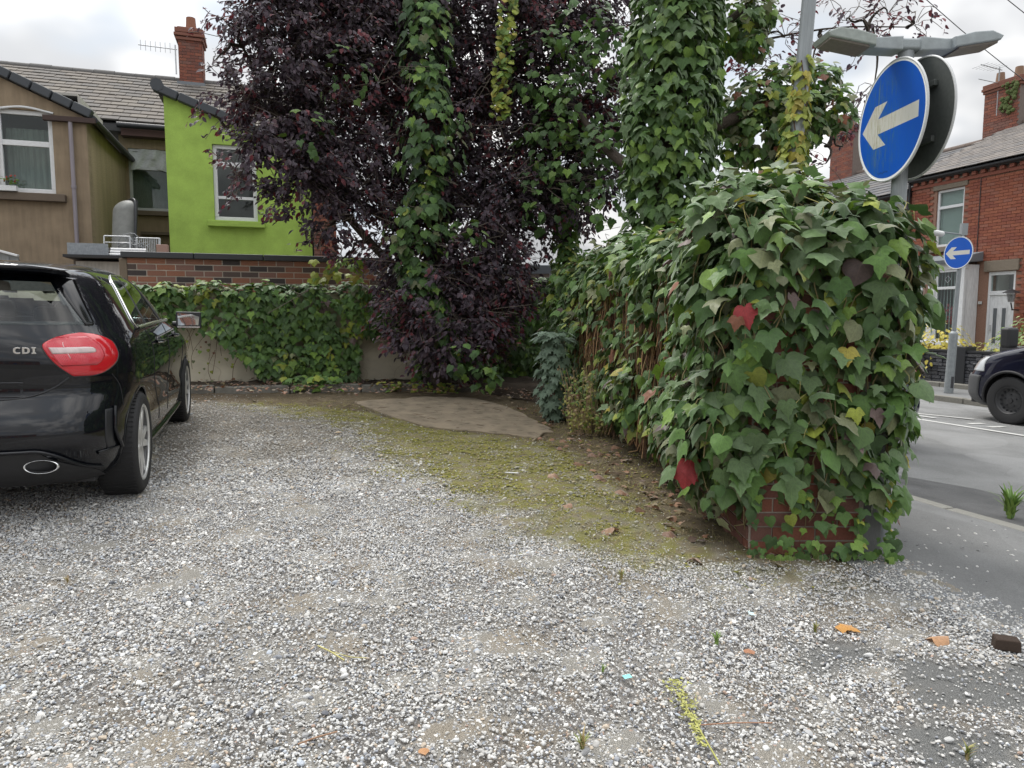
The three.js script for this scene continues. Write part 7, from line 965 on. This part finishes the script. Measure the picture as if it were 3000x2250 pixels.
  for (const [b, a, lab] of [[1.35, 9.55, 'small yellow-green creeper on the kerb under the plum tree'], [1.75, 9.5, 'second yellow-green creeper on the kerb, right of the first'], [2.1, 9.35, 'yellow-green creeper at the right end of the back kerb']]) { const q = st(a, b, 0), r = rng(Math.round(b * 99)), t = thing('creeper', lab, 'creeper', [q.x, groundH(q.x, q.z), q.z], 0, 'creepers on the kerb'), l = []; for (let i = 0; i < 34; i++) { const p = V(q.x + (r() - 0.5) * 0.32, t.position.y + 0.01 + r() * 0.13, q.z + 0.02 + (r() - 0.5) * 0.16); l.push({ m: leafMatrix(p, V(0, 0.8, 0.6), V(r() - 0.5, -0.6, 0.4), 0.035 + 0.03 * r(), r, 0.9), g: 2, c: pickFrom(r, [['lime', 3], ['yellow', 1], ['fresh', 2]]), s: 0.04 }); } foliage(t, l, ivyLeaves, 'ivy', 34); }
}
// ---- front garden across the road
{
  const bush = (name, lab, a, b, y, w, h, d, cols, n, seed, size = 0.07) => { const p = st(a, b, y), r = rng(seed), t = thing(name, lab, 'shrub', [p.x, p.y, p.z], TH, 'front garden shrubs'), list = []; for (let i = 0; i < n; i++) { const v = V(r() - 0.5, r() * 0.5, r() - 0.5).normalize(), k = 0.6 + 0.45 * r(), q = V(v.x * w * k, Math.abs(v.y) * h * k, v.z * d * k).applyAxisAngle(V(0, 1, 0), TH).add(p); list.push({ m: leafMatrix(q, v.clone().add(V(0, 0.5, 0.3)), V(v.x, -0.7, v.z), size * (0.7 + 0.7 * r()), r, 1), g: r() < 0.5 ? 0 : 1, c: cols[Math.floor(r() * cols.length)], s: size }); } mesh('stems', merge([0, 1, 2, 3].map((i) => rod(V(0, 0, 0), V((i - 1.5) * w * 0.4, h * 0.6, 0), 0.012, 5))), M.stem, t); foliage(t, list, plumLeaves, 'plum', 60); return t; };
  bush('yellow_shrub', 'bright yellow-leaved shrub behind the black garden wall, left of the small sign', 11.9, 13.9, -0.1, 0.85, 1.2, 0.6, [[0.55, 0.46, 0.05], [0.62, 0.52, 0.08], [0.42, 0.38, 0.05]], 900, 211, 0.1);
  bush('yellow_shrub', 'low yellow-green shrub right of the small sign post', 10.6, 13.85, -0.1, 0.5, 0.95, 0.4, [[0.45, 0.42, 0.06], [0.3, 0.34, 0.06]], 380, 212, 0.08);
  bush('green_shrub', 'tall light green garden shrub in front of the white door', 10.35, 14.6, -0.1, 0.95, 1.35, 0.7, [[0.16, 0.26, 0.05], [0.2, 0.32, 0.07], [0.12, 0.2, 0.04], [0.27, 0.34, 0.1]], 1100, 213, 0.09);
  bush('green_shrub', 'green shrub with orange-tinted tips at the right edge by the door', 9.7, 14.7, -0.1, 0.6, 2.2, 0.5, [[0.3, 0.3, 0.06], [0.4, 0.22, 0.05], [0.16, 0.26, 0.05]], 700, 214, 0.09);
  { const p = st(9.95, 14.3, 1.32), r = rng(215), t = thing('rose', 'pink rose bloom in front of the white door', 'flower', [p.x, p.y, p.z], TH); const l = []; for (let i = 0; i < 26; i++) l.push(new THREE.SphereGeometry(0.045, 6, 4).scale(1, 0.5, 1).rotateX(r() * 2).rotateY(r() * 6).translate((r() - 0.5) * 0.1, (r() - 0.5) * 0.08, (r() - 0.5) * 0.1)); mesh('petals', merge(l), std([0.6, 0.03, 0.12]), t); mesh('stem', rod(V(0, -1.3, 0), V(0, 0, 0), 0.008, 5), M.stem, t); }
  { const p = st(12.02, 16.25, 1.72), t = thing('wall_lantern', 'black lantern on the brick wall beside the white door', 'lamp', [p.x, p.y, p.z], TH - Math.PI / 2); mesh('lantern_cap', new THREE.ConeGeometry(0.2, 0.1, 6).translate(0, 0.1, 0.12), M.blackTrim, t); mesh('lantern_glass', new THREE.CylinderGeometry(0.1, 0.06, 0.2, 6).translate(0, -0.06, 0.12), phy([0.5, 0.5, 0.5], { roughness: 0.1, transmission: 1 }), t); mesh('bracket', merge([rod(V(0, -0.17, 0.12), V(0, -0.34, 0.06), 0.014), rod(V(0, -0.34, -0.14), V(0, -0.34, 0.08), 0.014)]), M.blackTrim, t); }
}
// ---- street terrace behind the viewer, seen only as a reflection in the car's paint
{
  const t = thing('brick_terrace', 'brick terrace behind the viewer that shows as a reflection in the black car', 'house', [-2, -0.1, 32], Math.PI + TH * 0.4); mesh('wall', bx(-16, 16, 0, 5, -0.3, 0), std([0.3, 0.13, 0.09], { map: rep(grain, 3) }), t); mesh('roof', (() => { const s = new THREE.Shape([[0.3, 4.9], [-3.5, 7.2], [-3.6, 4.9]].map(([x, y]) => new THREE.Vector2(x, y))); return new THREE.ExtrudeGeometry(s, { depth: 32, bevelEnabled: false }).rotateY(-Math.PI / 2).translate(16, 0, 0); })(), std([0.15, 0.14, 0.13]), t);
  for (let i = 0; i < 8; i++) { for (const y of [0.9, 3.2]) { const w = grp('window', t); mesh('frame', bx(-14 + i * 4, -12.8 + i * 4, y, y + 1.4, 0.01, 0.06), M.upvc, w); mesh('pane', bx(-13.9 + i * 4, -12.9 + i * 4, y + 0.1, y + 1.3, 0.05, 0.08), std([0.06, 0.07, 0.08], { roughness: 0.1 }), w); } mesh('front_door', bx(-11.8 + i * 4, -10.9 + i * 4, 0.1, 2.2, 0.01, 0.06), std([[0.3, 0.05, 0.05], [0.05, 0.1, 0.25], [0.6, 0.6, 0.58]][i % 3]), t); }
}
// ---- far roofs and trees seen through the gap under the crowns
{
  const t = thing('distant_shed', 'dark low roof seen through the gap left of the ivy stump', 'shed', [-0.2, 0, -17]); mesh('roof', bx(-2.2, 1.2, 2.25, 2.45, -2, 0), M.slateTrim, t); mesh('wall', bx(-2.1, 1.1, -0.7, 2.25, -1.9, -0.1), M.darkMortar, t);
  const l = thing('distant_lamp', 'tiny distant street lamp against the white sky in the gap', 'lamp post', [5.6, -0.3, -40]); mesh('column', rod(V(0, 0, 0), V(0, 5.2, 0), 0.09), M.galv, l); mesh('lantern_head', rbox(1.0, 0.14, 0.3, 0.05, -0.45, 5.2, 0), M.galv, l);
  for (const [x, z, s, lab, seed] of [[4.6, -48, 2.0, 'small rounded distant tree in the gap under the plum crown', 221], [7.2, -52, 2.4, 'distant green tree right of the far street lamp', 222]]) { const r = rng(seed), k = thing('distant_tree', lab, 'tree', [x, -0.5, z], 0, 'distant trees'), list = []; mesh('trunk', rod(V(0, 0, 0), V(0, 3, 0), 0.15), M.bark, k); for (let i = 0; i < 900; i++) { const v = V(r() - 0.5, r() - 0.5, r() - 0.5).normalize().multiplyScalar(s * (0.6 + 0.45 * r())); list.push({ m: leafMatrix(V(x, 3.4, z).add(v), v.clone().normalize(), V(0, -1, 0), 0.4, r, 1), g: 0, c: PAL.mid, s: 0.4 }); } foliage(grp('crown', k), list, plumLeaves, 'plum', 0); }
}
renderer.render(scene, camera);
